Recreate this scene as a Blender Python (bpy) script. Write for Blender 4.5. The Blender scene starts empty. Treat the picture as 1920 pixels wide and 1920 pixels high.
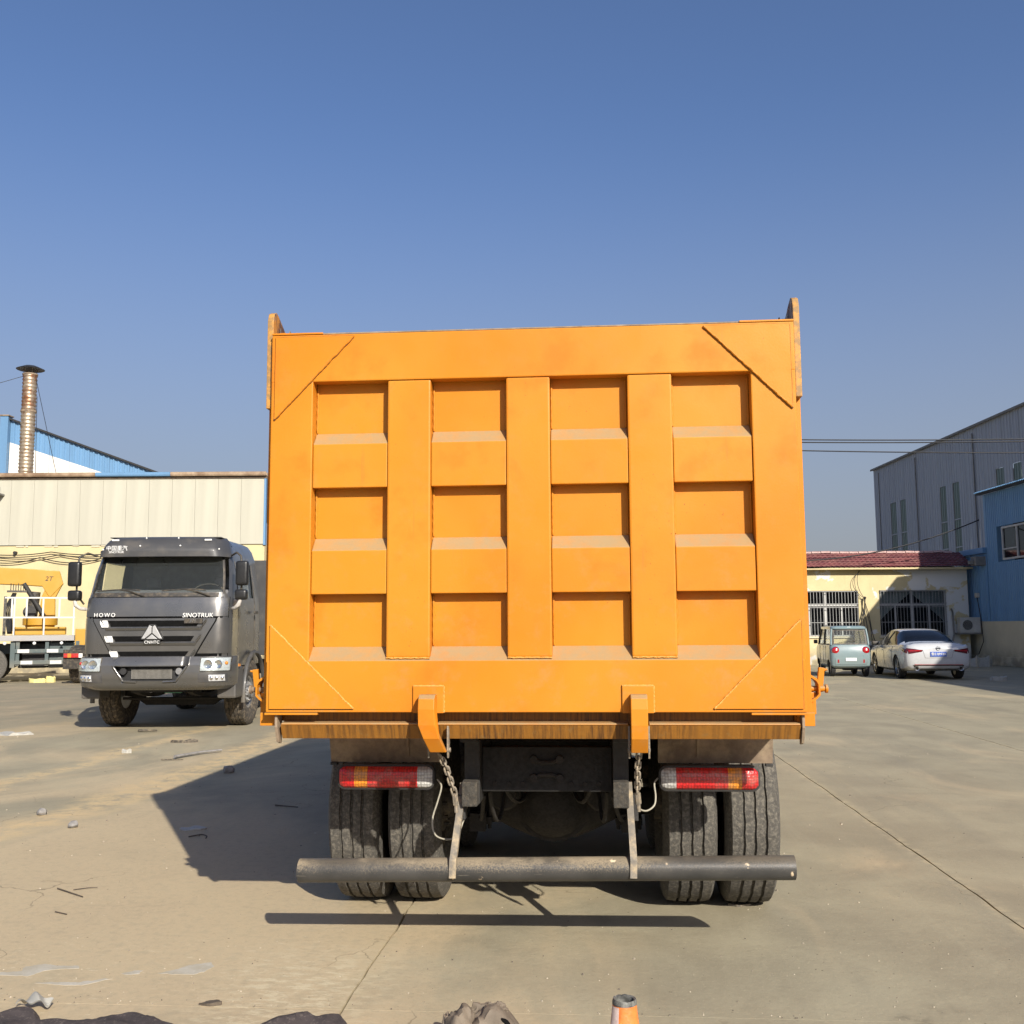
import bpy, bmesh, math, random
from mathutils import Vector, Matrix, Euler, noise as mnoise

scene = bpy.context.scene
rad = math.radians
# ---------------------------------------------------------------- camera, sky, sun, exposure
PITCH, ROLL = 0.1124, -0.0062
cam_d = bpy.data.cameras.new('camera')
cam_d.sensor_width = 36.0
cam_d.lens = 36.0
cam_d.clip_start = 0.05
cam_d.clip_end = 2000.0
cam = bpy.data.objects.new('camera', cam_d)
scene.collection.objects.link(cam)
_f = Vector((0, math.cos(PITCH), math.sin(PITCH)))
_R = Vector((1, 0, 0))
_U = _R.cross(_f)
_R2 = _R * math.cos(ROLL) + _U * math.sin(ROLL)
_U2 = -_R * math.sin(ROLL) + _U * math.cos(ROLL)
cam.matrix_world = Matrix(((_R2.x, _U2.x, -_f.x, 0), (_R2.y, _U2.y, -_f.y, 0), (_R2.z, _U2.z, -_f.z, 1.55), (0, 0, 0, 1)))
scene.camera = cam

SUN_DIR = Vector((-0.736, 1.66, -1.0)).normalized()      # the way the light travels
SUN_ELEV = math.asin(-SUN_DIR.z)
SUN_AZ = math.atan2(-SUN_DIR.x, -SUN_DIR.y)              # clockwise from +Y
world = bpy.data.worlds.new('World')
scene.world = world
world.use_nodes = True
wn = world.node_tree.nodes
sky = wn.new('ShaderNodeTexSky')
sky.sky_type = 'NISHITA'
sky.sun_disc = False
sky.sun_elevation = SUN_ELEV
sky.sun_rotation = SUN_AZ
sky.altitude = 30.0
sky.air_density = 1.0
sky.dust_density = 2.2
sky.ozone_density = 5.2
# the same thin grey haze all round the horizon
_tc = wn.new('ShaderNodeTexCoord')
_sp = wn.new('ShaderNodeSeparateXYZ')
_mr = wn.new('ShaderNodeMapRange')
_mr.interpolation_type = 'SMOOTHSTEP'
for _k, _v in (('From Min', 0.48), ('From Max', -0.02), ('To Min', 0.0), ('To Max', 0.85)):
    _mr.inputs[_k].default_value = _v
_mx = wn.new('ShaderNodeMix')
_mx.data_type = 'RGBA'
_mx.inputs[7].default_value = (2.62, 2.70, 2.9, 1.0)
_wl = world.node_tree.links
_wl.new(_tc.outputs['Generated'], _sp.inputs[0])
_wl.new(_sp.outputs['Z'], _mr.inputs['Value'])
_wl.new(_mr.outputs['Result'], _mx.inputs[0])
_tn = wn.new('ShaderNodeMix')
_tn.data_type = 'RGBA'
_tn.blend_type = 'MULTIPLY'
_tn.inputs[0].default_value = 1.0
_tn.inputs[7].default_value = (1.07, 1.03, 1.10, 1.0)
_wl.new(sky.outputs['Color'], _tn.inputs[6])
_wl.new(_tn.outputs[2], _mx.inputs[6])
_wl.new(_mx.outputs[2], wn['Background'].inputs['Color'])
wn['Background'].inputs['Strength'].default_value = 0.087
sun_d = bpy.data.lights.new('sun', 'SUN')
sun_d.energy = 4.9
sun_d.angle = rad(0.55)
sun_d.color = (1.0, 0.93, 0.82)
sun = bpy.data.objects.new('sun', sun_d)
scene.collection.objects.link(sun)
sun.rotation_euler = SUN_DIR.to_track_quat('-Z', 'Y').to_euler()
sun.location = (6, -12, 12)
scene.view_settings.view_transform = 'Standard'
scene.view_settings.look = 'None'
scene.view_settings.gamma = 1.0
scene.view_settings.use_curve_mapping = False
scene.view_settings.exposure = 0.52
scene.cycles.max_bounces = 6
scene.cycles.use_adaptive_sampling = True
scene.cycles.adaptive_threshold = 0.02
scene.cycles.diffuse_bounces = 3
scene.cycles.glossy_bounces = 3
scene.cycles.transparent_max_bounces = 16

# ---------------------------------------------------------------- helpers
COL = scene.collection


def hx(r, g, b):
    def f(c):
        c /= 255.0
        return c / 12.92 if c <= 0.04045 else ((c + 0.055) / 1.055) ** 2.4
    return (f(r), f(g), f(b))


def mul(c, k):
    return tuple(max(0.0, min(1.0, x * k)) for x in c)


class NT:
    """small node-tree helper"""
    def __init__(self, m):
        self.t = m.node_tree
        self.n = self.t.nodes
        self.l = self.t.links
        self.n.clear()

    def add(self, typ, ins=None, **props):
        nd = self.n.new(typ)
        for k, v in props.items():
            setattr(nd, k, v)
        for k, v in (ins or {}).items():
            if hasattr(v, 'links'):
                self.l.new(v, nd.inputs[k])
            else:
                nd.inputs[k].default_value = v
        return nd

    def noise(self, vec, scale, detail=4.0, rough=0.55, dist=0.0):
        return self.add('ShaderNodeTexNoise', {'Vector': vec, 'Scale': scale, 'Detail': detail, 'Roughness': rough, 'Distortion': dist}).outputs['Fac']

    def ramp(self, fac, a, b, va=0.0, vb=1.0):
        return self.add('ShaderNodeMapRange', {'Value': fac, 'From Min': a, 'From Max': b, 'To Min': va, 'To Max': vb}, interpolation_type='SMOOTHSTEP').outputs['Result']

    def math(self, op, a, b=0.0):
        nd = self.add('ShaderNodeMath', operation=op)
        for i, v in enumerate((a, b)):
            if hasattr(v, 'links'):
                self.l.new(v, nd.inputs[i])
            else:
                nd.inputs[i].default_value = v
        return nd.outputs[0]

    def mix(self, fac, a, b):
        nd = self.add('ShaderNodeMix', data_type='RGBA')
        for i, v in ((0, fac), (6, a), (7, b)):
            if hasattr(v, 'links'):
                self.l.new(v, nd.inputs[i])
            else:
                nd.inputs[i].default_value = v if i == 0 else (*v[:3], 1.0)
        return nd.outputs[2]

    def obj(self):
        return self.add('ShaderNodeTexCoord').outputs['Object']

    def mapped(self, vec, scale=(1, 1, 1), loc=(0, 0, 0), rot=(0, 0, 0)):
        return self.add('ShaderNodeMapping', {'Vector': vec, 'Scale': scale, 'Location': loc, 'Rotation': rot}).outputs['Vector']

    def out(self, bsdf):
        o = self.add('ShaderNodeOutputMaterial')
        self.l.new(bsdf, o.inputs['Surface'])

    def bsdf(self, col, rough=0.5, metal=0.0, spec=0.5, coat=0.0, bump=None, bump_s=0.2, bump_d=0.02, **kw):
        b = self.add('ShaderNodeBsdfPrincipled')
        for k, v in (('Base Color', col), ('Roughness', rough), ('Metallic', metal), ('Specular IOR Level', spec), ('Coat Weight', coat), *kw.items()):
            if hasattr(v, 'links'):
                self.l.new(v, b.inputs[k])
            elif k == 'Base Color':
                b.inputs[k].default_value = (*v[:3], 1.0)
            else:
                b.inputs[k].default_value = v
        if bump is not None:
            bn = self.add('ShaderNodeBump', {'Height': bump, 'Strength': bump_s, 'Distance': bump_d})
            self.l.new(bn.outputs[0], b.inputs['Normal'])
        return b.outputs[0]


MATS = {}


def new_mat(name):
    m = bpy.data.materials.new(name)
    m.use_nodes = True
    MATS[name] = m
    return m, NT(m)


DUST = hx(176, 158, 128)


def mat(name, col, rough=0.5, metal=0.0, var=0.12, scale=4.0, col2=None, bump=0.0, bscale=60.0, dust=0.0, coat=0.0, spec=0.5, dust_up=0.0, dcol=DUST):
    """mottled surface: base colour moved by two noises, optional dust film (all over / on faces that look up)"""
    m, t = new_mat(name)
    v = t.obj()
    n1 = t.noise(v, scale, 5, 0.6)
    n2 = t.noise(v, scale * 7.3, 3, 0.6)
    c = t.mix(t.ramp(n1, 0.3, 0.7), mul(col, 1 - var), col2 or mul(col, 1 + var))
    c = t.mix(t.ramp(n2, 0.35, 0.75, 0, 0.35), c, mul(col, 1 - 1.6 * var))
    r = t.ramp(n2, 0.25, 0.75, max(0.02, rough - 0.09), min(1, rough + 0.09))
    if dust or dust_up:
        n3 = t.noise(v, scale * 2.2, 6, 0.65)
        f = t.ramp(n3, 0.42, 0.72, 0.15 * dust, min(1, dust))
        if dust_up:
            nz = t.add('ShaderNodeSeparateXYZ', {'Vector': t.add('ShaderNodeNewGeometry').outputs['Normal']}).outputs['Z']
            f = t.math('MAXIMUM', f, t.math('MULTIPLY', t.ramp(nz, 0.25, 0.6), t.ramp(n3, 0.3, 0.7, dust_up * 0.6, dust_up)))
        c = t.mix(f, c, dcol)
        r = t.mix(f, t.add('ShaderNodeCombineColor', {'Red': r, 'Green': r, 'Blue': r}).outputs[0], (0.9, 0.9, 0.9))
    kw = {}
    if bump:
        kw = dict(bump=t.noise(v, bscale, 5, 0.65), bump_s=bump, bump_d=0.01)
    t.out(t.bsdf(c, r, metal, spec, coat, **kw))
    return m


def glass(name, tint=(0.75, 0.8, 0.8), thru=0.5, rough=0.03, dark=(0.01, 0.012, 0.014), coat=0.5):
    """a thin pane: part lets light straight through (tinted), part dark and mirror-like"""
    m, t = new_mat(name)
    tr = t.add('ShaderNodeBsdfTransparent', {'Color': (*tint, 1)}).outputs[0]
    v = t.obj()
    b = t.bsdf(dark, t.ramp(t.noise(v, 9, 4), 0.3, 0.7, rough, rough + 0.06), 0, 0.3 + 0.6 * coat, coat)
    fa = t.add('ShaderNodeLayerWeight', {'Blend': 0.5}).outputs['Facing']
    fr = t.math('ADD', 0.04, t.math('MULTIPLY', t.math('POWER', fa, 5.0), 0.9))
    f = t.math('ADD', t.math('MULTIPLY', fr, thru), 1 - thru)
    mx = t.add('ShaderNodeMixShader', {'Fac': f})
    t.l.new(tr, mx.inputs[1])
    t.l.new(b, mx.inputs[2])
    t.out(mx.outputs[0])
    return m


class MB:
    """collects shapes in one bmesh, build() links them as ONE mesh object"""
    def __init__(self):
        self.b = bmesh.new()

    def quad(self, *pts):
        vs = [self.b.verts.new(p) for p in pts]
        return self.b.faces.new(vs)

    def box(self, x0, x1, y0, y1, z0, z1, M=None):
        c = [(x, y, z) for z in (z0, z1) for y in (y0, y1) for x in (x0, x1)]
        if M is not None:
            c = [M @ Vector(p) for p in c]
        v = [self.b.verts.new(p) for p in c]
        for f in ((0, 2, 3, 1), (4, 5, 7, 6), (0, 1, 5, 4), (2, 6, 7, 3), (0, 4, 6, 2), (1, 3, 7, 5)):
            self.b.faces.new([v[i] for i in f])
        return self

    def loft(self, rings, closed=True, cap0=True, cap1=True, skip=None):
        V = [[self.b.verts.new(p) for p in r] for r in rings]
        n = len(rings[0])
        for i in range(len(V) - 1):
            for j in range(n if closed else n - 1):
                if skip and skip(i, j):
                    continue
                k = (j + 1) % n
                self.b.faces.new((V[i][j], V[i][k], V[i + 1][k], V[i + 1][j]))
        if closed and cap0:
            self.b.faces.new(list(reversed(V[0])))
        if closed and cap1:
            self.b.faces.new(V[-1])
        return self

    def prism(self, pts, axis, a, b_):
        """polygon pts in the plane of the two other axes, pushed along axis from a to b_"""
        def P(p, h):
            return {'x': (h, p[0], p[1]), 'y': (p[0], h, p[1]), 'z': (p[0], p[1], h)}[axis]
        return self.loft([[P(p, a) for p in pts], [P(p, b_) for p in pts]])

    def cyl(self, p, q, r, r2=None, n=14, caps=True):
        p, q = Vector(p), Vector(q)
        d = (q - p).normalized()
        u = d.orthogonal().normalized()
        w = d.cross(u)
        r2 = r if r2 is None else r2
        rg = [[c + (u * math.cos(2 * math.pi * i / n) + w * math.sin(2 * math.pi * i / n)) * rr for i in range(n)] for c, rr in ((p, r), (q, r2))]
        return self.loft(rg, cap0=caps, cap1=caps)

    def tube(self, path, r, n=8):
        P = [Vector(p) for p in path]
        rings = []
        u = None
        for i, p in enumerate(P):
            d = (P[min(i + 1, len(P) - 1)] - P[max(i - 1, 0)]).normalized()
            if u is None:
                u = d.orthogonal().normalized()
            u = (u - d * u.dot(d)).normalized()
            w = d.cross(u)
            rr = r[i] if isinstance(r, (list, tuple)) else r
            rings.append([p + (u * math.cos(2 * math.pi * k / n) + w * math.sin(2 * math.pi * k / n)) * rr for k in range(n)])
        return self.loft(rings)

    def lathe(self, prof, o=(0, 0, 0), axis='z', n=24, closed_prof=False):
        """prof: (r, h) pairs turned round the axis through o"""
        o = Vector(o)
        ax = {'x': (Vector((0, 1, 0)), Vector((0, 0, 1)), Vector((1, 0, 0))), 'y': (Vector((0, 0, 1)), Vector((1, 0, 0)), Vector((0, 1, 0))),
              'z': (Vector((1, 0, 0)), Vector((0, 1, 0)), Vector((0, 0, 1)))}[axis]
        rings = [[o + (ax[0] * math.cos(2 * math.pi * i / n) + ax[1] * math.sin(2 * math.pi * i / n)) * max(r, 1e-4) + ax[2] * h for i in range(n)] for r, h in prof]
        if closed_prof:
            rings.append(rings[0])
        return self.loft(rings, cap0=not closed_prof, cap1=not closed_prof)

    def sphere(self, c, r, n=10, sq=(1, 1, 1)):
        c = Vector(c)
        m = Matrix.Translation(c) @ Matrix.Diagonal((*sq, 1))
        bmesh.ops.create_uvsphere(self.b, u_segments=n, v_segments=max(5, n // 2 + 1), radius=r, matrix=m)
        return self

    def grid(self, f, nu, nv):
        V = [[self.b.verts.new(f(i / nu, j / nv)) for j in range(nv + 1)] for i in range(nu + 1)]
        for i in range(nu):
            for j in range(nv):
                self.b.faces.new((V[i][j], V[i + 1][j], V[i + 1][j + 1], V[i][j + 1]))
        return self

    def shell(self, f, nu, nv, back):
        """grid surface f(u,v) with a back face moved by vector back: a closed panel"""
        bk = Vector(back)
        A = [[self.b.verts.new(f(i / nu, j / nv)) for j in range(nv + 1)] for i in range(nu + 1)]
        B = [[self.b.verts.new(Vector(f(i / nu, j / nv)) + bk) for j in range(nv + 1)] for i in range(nu + 1)]
        for i in range(nu):
            for j in range(nv):
                self.b.faces.new((A[i][j], A[i + 1][j], A[i + 1][j + 1], A[i][j + 1]))
                self.b.faces.new((B[i][j], B[i][j + 1], B[i + 1][j + 1], B[i + 1][j]))
        for i in range(nu):
            self.b.faces.new((A[i][0], B[i][0], B[i + 1][0], A[i + 1][0]))
            self.b.faces.new((A[i][nv], A[i + 1][nv], B[i + 1][nv], B[i][nv]))
        for j in range(nv):
            self.b.faces.new((A[0][j], A[0][j + 1], B[0][j + 1], B[0][j]))
            self.b.faces.new((A[nu][j], B[nu][j], B[nu][j + 1], A[nu][j + 1]))
        return self

    def jitter(self, amp, freq=3.0, seed=0.0):
        for v in self.b.verts:
            v.co += mnoise.noise_vector(v.co * freq + Vector((seed, seed * 2.1, -seed))) * amp
        return self

    def mesh(self, name, smooth=None, bevel=0.0, bseg=2):
        b = self.b
        bmesh.ops.recalc_face_normals(b, faces=b.faces)
        if bevel:
            es = [e for e in b.edges if len(e.link_faces) == 2 and e.calc_face_angle(0) > 0.5]
            bmesh.ops.bevel(b, geom=es, offset=bevel, segments=bseg, profile=0.6, affect='EDGES', clamp_overlap=True)
        me = bpy.data.meshes.new(name)
        if smooth is not None:
            for f in b.faces:
                f.smooth = True
            for e in b.edges:
                if len(e.link_faces) == 2:
                    e.smooth = e.calc_face_angle(0) < rad(smooth)
        b.to_mesh(me)
        b.free()
        return me

    def build(self, name, m, parent=None, smooth=None, bevel=0.0, bseg=2, loc=None, rot=None):
        return link(name, self.mesh(name, smooth, bevel, bseg), m, parent, loc, rot)


def link(name, me, m, parent=None, loc=None, rot=None):
    if m is not None and not me.materials:
        me.materials.append(MATS[m] if isinstance(m, str) else m)
    o = bpy.data.objects.new(name, me)
    COL.objects.link(o)
    o.parent = parent
    if loc is not None:
        o.location = loc
    if rot is not None:
        o.rotation_euler = rot
    return o


def tag(o, label, cat=None, group=None, kind=None):
    o['label'] = label
    if cat:
        o['category'] = cat
    if group:
        o['group'] = group
    if kind:
        o['kind'] = kind
    return o


def thing(name, label, cat, loc=(0, 0, 0), rz=0.0, group=None):
    o = bpy.data.objects.new(name, None)
    COL.objects.link(o)
    o.location = loc
    o.rotation_euler = (0, 0, rz)
    o.empty_display_size = 0.3
    return tag(o, label, cat, group)


def structure(o):
    o['kind'] = 'structure'
    return o


def text_mesh(txt, size, depth=0.004, shear=0.0, space=1.0):
    cu = bpy.data.curves.new('text', 'FONT')
    cu.body = txt
    cu.size = size
    cu.extrude = depth
    cu.shear = shear
    cu.space_character = space
    cu.align_x = 'CENTER'
    cu.align_y = 'CENTER'
    cu.resolution_u = 3
    ob = bpy.data.objects.new('text', cu)
    COL.objects.link(ob)
    dg = bpy.context.evaluated_depsgraph_get()
    dg.update()
    me = bpy.data.meshes.new_from_object(ob.evaluated_get(dg))
    bpy.data.objects.remove(ob)
    bpy.data.curves.remove(cu)
    return me


def lerp(a, b, t):
    return a + (b - a) * t


def interp(tab, x):
    """piecewise linear table [(x, y...)]"""
    if x <= tab[0][0]:
        return tab[0][1:]
    for a, b in zip(tab, tab[1:]):
        if x <= b[0]:
            t = (x - a[0]) / (b[0] - a[0])
            return tuple(lerp(p, q, t) for p, q in zip(a[1:], b[1:]))
    return tab[-1][1:]


def spline(tab, x):
    """Catmull-Rom table [(x, y...)]"""
    n = len(tab)
    if x <= tab[0][0]:
        return tab[0][1:]
    if x >= tab[-1][0]:
        return tab[-1][1:]
    for i in range(n - 1):
        if x <= tab[i + 1][0]:
            break
    p0, p1, p2, p3 = tab[max(0, i - 1)], tab[i], tab[i + 1], tab[min(n - 1, i + 2)]
    h = p2[0] - p1[0]
    t = (x - p1[0]) / h
    o = []
    for k in range(1, len(p1)):
        m1 = (p2[k] - p0[k]) / max(1e-6, p2[0] - p0[0]) * h
        m2 = (p3[k] - p1[k]) / max(1e-6, p3[0] - p1[0]) * h
        lim = 3 * abs(p2[k] - p1[k])
        m1 = max(-lim, min(lim, m1))
        m2 = max(-lim, min(lim, m2))
        o.append((2 * t ** 3 - 3 * t * t + 1) * p1[k] + (t ** 3 - 2 * t * t + t) * m1 + (-2 * t ** 3 + 3 * t * t) * p2[k] + (t ** 3 - t * t) * m2)
    return tuple(o)


# ---------------------------------------------------------------- materials
def paint_truck():
    m, t = new_mat('orange_paint')
    v = t.obj()
    a = t.noise(v, 0.9, 3, 0.5, 0.4)
    b = t.noise(v, 3.1, 4, 0.6)
    c = t.mix(t.ramp(a, 0.36, 0.66), (0.51, 0.174, 0.0105), (0.52, 0.206, 0.017))
    c = t.mix(t.ramp(b, 0.5, 0.72, 0, 0.75), c, (0.50, 0.146, 0.0075))
    c = t.mix(t.ramp(t.noise(v, 1.7, 2), 0.62, 0.76, 0, 0.4), c, (0.44, 0.2, 0.012))
    # thumb-sized scuffs
    vo = t.add('ShaderNodeTexVoronoi', {'Vector': t.mapped(v, (2.6, 2.6, 1.9)), 'Scale': 1.0, 'Randomness': 1.0})
    sc = t.math('MULTIPLY', t.ramp(vo.outputs['Distance'], 0.075, 0.02), t.ramp(t.noise(v, 55, 4, 0.7), 0.5, 0.62))
    c = t.mix(t.math('MULTIPLY', sc, 0.75), c, (0.16, 0.075, 0.02))
    # chips
    ch = t.math('MULTIPLY', t.ramp(t.noise(v, 85, 3, 0.6), 0.69, 0.74), t.ramp(t.noise(v, 1.3, 3), 0.48, 0.6))
    c = t.mix(t.math('MULTIPLY', ch, 0.8), c, (0.13, 0.06, 0.02))
    # rubbed grey-brown dirt film, heavier low down on the gate
    zz = t.add('ShaderNodeSeparateXYZ', {'Vector': v}).outputs['Z']
    df = t.math('MULTIPLY', t.ramp(t.noise(v, 6.5, 6, 0.72), 0.5, 0.72), t.ramp(zz, 2.6, 1.2, 0.10, 0.34))
    c = t.mix(df, c, (0.36, 0.215, 0.085))
    # thin run-down stains
    st = t.noise(t.mapped(v, (16, 16, 0.9)), 1.0, 4, 0.7)
    c = t.mix(t.ramp(st, 0.62, 0.78, 0, 0.42), c, (0.30, 0.14, 0.03))
    # dust on ledges that look up
    nz = t.add('ShaderNodeSeparateXYZ', {'Vector': t.add('ShaderNodeNewGeometry').outputs['Normal']}).outputs['Z']
    f = t.math('MULTIPLY', t.ramp(nz, 0.25, 0.55), t.ramp(t.noise(v, 13, 5, 0.7), 0.25, 0.7, 0.62, 0.97))
    c = t.mix(f, c, hx(152, 130, 95))
    f2 = t.ramp(t.noise(v, 190, 3, 0.7), 0.63, 0.8, 0, 0.35)
    c = t.mix(f2, c, (0.40, 0.17, 0.03))
    r = t.ramp(b, 0.3, 0.7, 0.36, 0.55)
    r = t.math('MAXIMUM', r, t.math('MULTIPLY', f, 0.9))
    t.out(t.bsdf(c, r, 0, 0.22, 0.0, bump=t.math('ADD', t.noise(v, 2.2, 2), t.math('MULTIPLY', t.noise(v, 120, 4), 0.05)), bump_s=0.3, bump_d=0.025))


paint_truck()


def stained_lip():
    m, t = new_mat('stained_orange')
    v = t.obj()
    st = t.noise(t.mapped(v, (75, 9, 2.5)), 1.0, 4, 0.6)
    lo = t.noise(t.mapped(v, (1.6, 1, 1)), 1.0, 2)
    f = t.math('MULTIPLY', t.ramp(st, 0.38, 0.66), t.ramp(lo, 0.35, 0.62, 0.35, 1.0))
    c = t.mix(f, (0.27, 0.115, 0.016), (0.085, 0.038, 0.012))
    c = t.mix(t.ramp(t.noise(v, 26, 4), 0.55, 0.75, 0, 0.5), c, (0.2, 0.12, 0.04))
    t.out(t.bsdf(c, 0.55, 0, 0.4, bump=t.noise(v, 40, 4), bump_s=0.15, bump_d=0.01))


stained_lip()
mat('weld_paint', (0.64, 0.29, 0.05), 0.4, var=0.15, scale=40, bump=0.6, bscale=150)
mat('seam_dark', (0.16, 0.07, 0.015), 0.7, var=0.4, scale=30)
mat('rust_plate', (0.19, 0.135, 0.095), 0.72, 0, 0.3, 5, (0.27, 0.2, 0.14), 0.15, 40, dust=0.5)
mat('chassis_black', (0.02, 0.019, 0.018), 0.65, 0, 0.3, 6, None, 0.2, 50, dust=0.12, dust_up=0.45, dcol=(0.1, 0.09, 0.07))
mat('frame_black', (0.009, 0.0085, 0.008), 0.75, 0, 0.3, 6, None, 0.2, 50, dust=0.12, dcol=(0.05, 0.045, 0.036))
mat('axle_grime', (0.016, 0.014, 0.012), 0.8, 0, 0.35, 9, None, 0.4, 40, dust=0.3, dcol=(0.06, 0.052, 0.042))
mat('chain_steel', (0.2, 0.18, 0.15), 0.6, 0.4, 0.3, 30, None, 0.3, 80, dust=0.7)
mat('strut_grey', (0.12, 0.115, 0.105), 0.7, 0, 0.2, 8, None, 0.2, 60, dust=0.9)
mat('foam_block', (0.04, 0.038, 0.034), 0.95, 0, 0.3, 20, None, 0.8, 90, dust=0.12)


def bar_mat():
    m, t = new_mat('bumper_bar')
    v = t.obj()
    c = t.mix(t.ramp(t.noise(v, 5, 5), 0.3, 0.7), (0.035, 0.035, 0.034), (0.06, 0.058, 0.054))
    nz = t.add('ShaderNodeSeparateXYZ', {'Vector': t.add('ShaderNodeNewGeometry').outputs['Normal']}).outputs['Z']
    sp = t.noise(v, 130, 3, 0.75)
    lo = t.noise(t.mapped(v, (1.2, 1, 1)), 1.5, 3)
    xx = t.add('ShaderNodeSeparateXYZ', {'Vector': v}).outputs['X']
    lo = t.math('MULTIPLY', t.ramp(lo, 0.2, 0.6, 0.6, 1.0), t.ramp(xx, 1.0, 0.3, 0.3, 1.0))
    f = t.math('MULTIPLY', t.ramp(t.math('ADD', nz, t.math('MULTIPLY', t.math('SUBTRACT', sp, 0.5), 2.6)), -0.1, 0.95), lo)
    f = t.math('MULTIPLY', f, t.ramp(t.noise(t.mapped(v, (1, 1, 2.5)), 2.6, 5, 0.65), 0.36, 0.58, 0.25, 1.0))
    c = t.mix(f, c, hx(138, 125, 103))
    sk = t.math('MULTIPLY', t.ramp(t.noise(t.mapped(v, (1, 3, 9)), 4.0, 4, 0.7), 0.62, 0.68), 0.6)
    c = t.mix(sk, c, (0.16, 0.145, 0.12))
    vo = t.add('ShaderNodeTexVoronoi', {'Vector': v, 'Scale': 9.0}).outputs['Distance']
    c = t.mix(t.math('MULTIPLY', t.ramp(vo, 0.16, 0.08), t.ramp(t.noise(v, 31, 3), 0.5, 0.6)), c, hx(200, 180, 150))
    t.out(t.bsdf(c, t.ramp(f, 0, 1, 0.38, 0.9), 0, 0.4, bump=sp, bump_s=0.2, bump_d=0.004))


bar_mat()
mat('tyre_dusty', (0.05, 0.047, 0.042), 0.9, 0, 0.2, 26, None, 0.5, 90, dust=0.8, dcol=(0.19, 0.172, 0.138))
mat('tyre_muddy', (0.022, 0.021, 0.02), 0.9, 0, 0.25, 9, None, 0.3, 60, dust=1.0, dcol=(0.19, 0.15, 0.1))
mat('tyre_clean', (0.022, 0.022, 0.023), 0.8, 0, 0.2, 9, None, 0.2, 60, dust=0.35, dcol=(0.1, 0.095, 0.085))
mat('rim_steel', (0.4, 0.41, 0.42), 0.35, 0.8, 0.12, 9, dust=0.3)
mat('rim_dull', (0.2, 0.17, 0.13), 0.7, 0.1, 0.2, 9, dust=0.5)
mat('rim_dark', (0.04, 0.038, 0.035), 0.7, 0.1, 0.2, 9, dust=0.4)
mat('rim_alloy', (0.3, 0.3, 0.31), 0.3, 0.9, 0.1, 9)


def lens(name, col, cell=70):
    m, t = new_mat(name)
    v = t.obj()
    vo = t.add('ShaderNodeTexVoronoi', {'Vector': t.mapped(v, (1, 0.0, 1)), 'Scale': cell, 'Randomness': 0.35}).outputs['Distance']
    c = t.mix(t.ramp(vo, 0.2, 0.7), mul(col, 1.2), mul(col, 0.6))
    c = t.mix(t.ramp(t.noise(v, 14, 4), 0.42, 0.75, 0.05, 0.5), c, (0.22, 0.17, 0.13))
    t.out(t.bsdf(c, 0.3, 0, 0.5, 0.25, bump=vo, bump_s=0.5, bump_d=0.006))


lens('lens_red', (0.5, 0.008, 0.012))
lens('lens_amber', (0.7, 0.24, 0.015))
lens('lens_white', (0.45, 0.45, 0.43))
mat('film', (0.5, 0.5, 0.48), 0.2, 0, 0.1, 9)
mat('steel_bright', (0.62, 0.62, 0.62), 0.25, 0.9, 0.08, 20)
mat('cable_grey', (0.3, 0.28, 0.22), 0.6, 0, 0.2, 9)
mat('cable_black', (0.015, 0.015, 0.016), 0.6, 0, 0.2, 3)


def ear_mat():
    m, t = new_mat('ear_steel')
    v = t.obj()
    st = t.noise(t.mapped(v, (9, 9, 2.5)), 1.0, 5, 0.75, 0.4)
    c = t.mix(t.ramp(st, 0.42, 0.5), (0.38, 0.37, 0.33), (0.10, 0.05, 0.03))
    c = t.mix(t.ramp(t.noise(v, 6, 4), 0.5, 0.62), c, (0.48, 0.2, 0.03))
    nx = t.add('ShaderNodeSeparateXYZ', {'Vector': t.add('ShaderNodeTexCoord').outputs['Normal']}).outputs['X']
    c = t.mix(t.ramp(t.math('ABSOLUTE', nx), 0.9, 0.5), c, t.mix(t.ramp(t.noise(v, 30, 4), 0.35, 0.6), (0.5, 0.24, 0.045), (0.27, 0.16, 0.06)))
    t.out(t.bsdf(c, 0.6, 0, 0.4))


ear_mat()
# ---------------------------------------------------------------- the yard
TRUCK_O = (0.08, 4.687, 0.0)
YAW = -0.076


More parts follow.
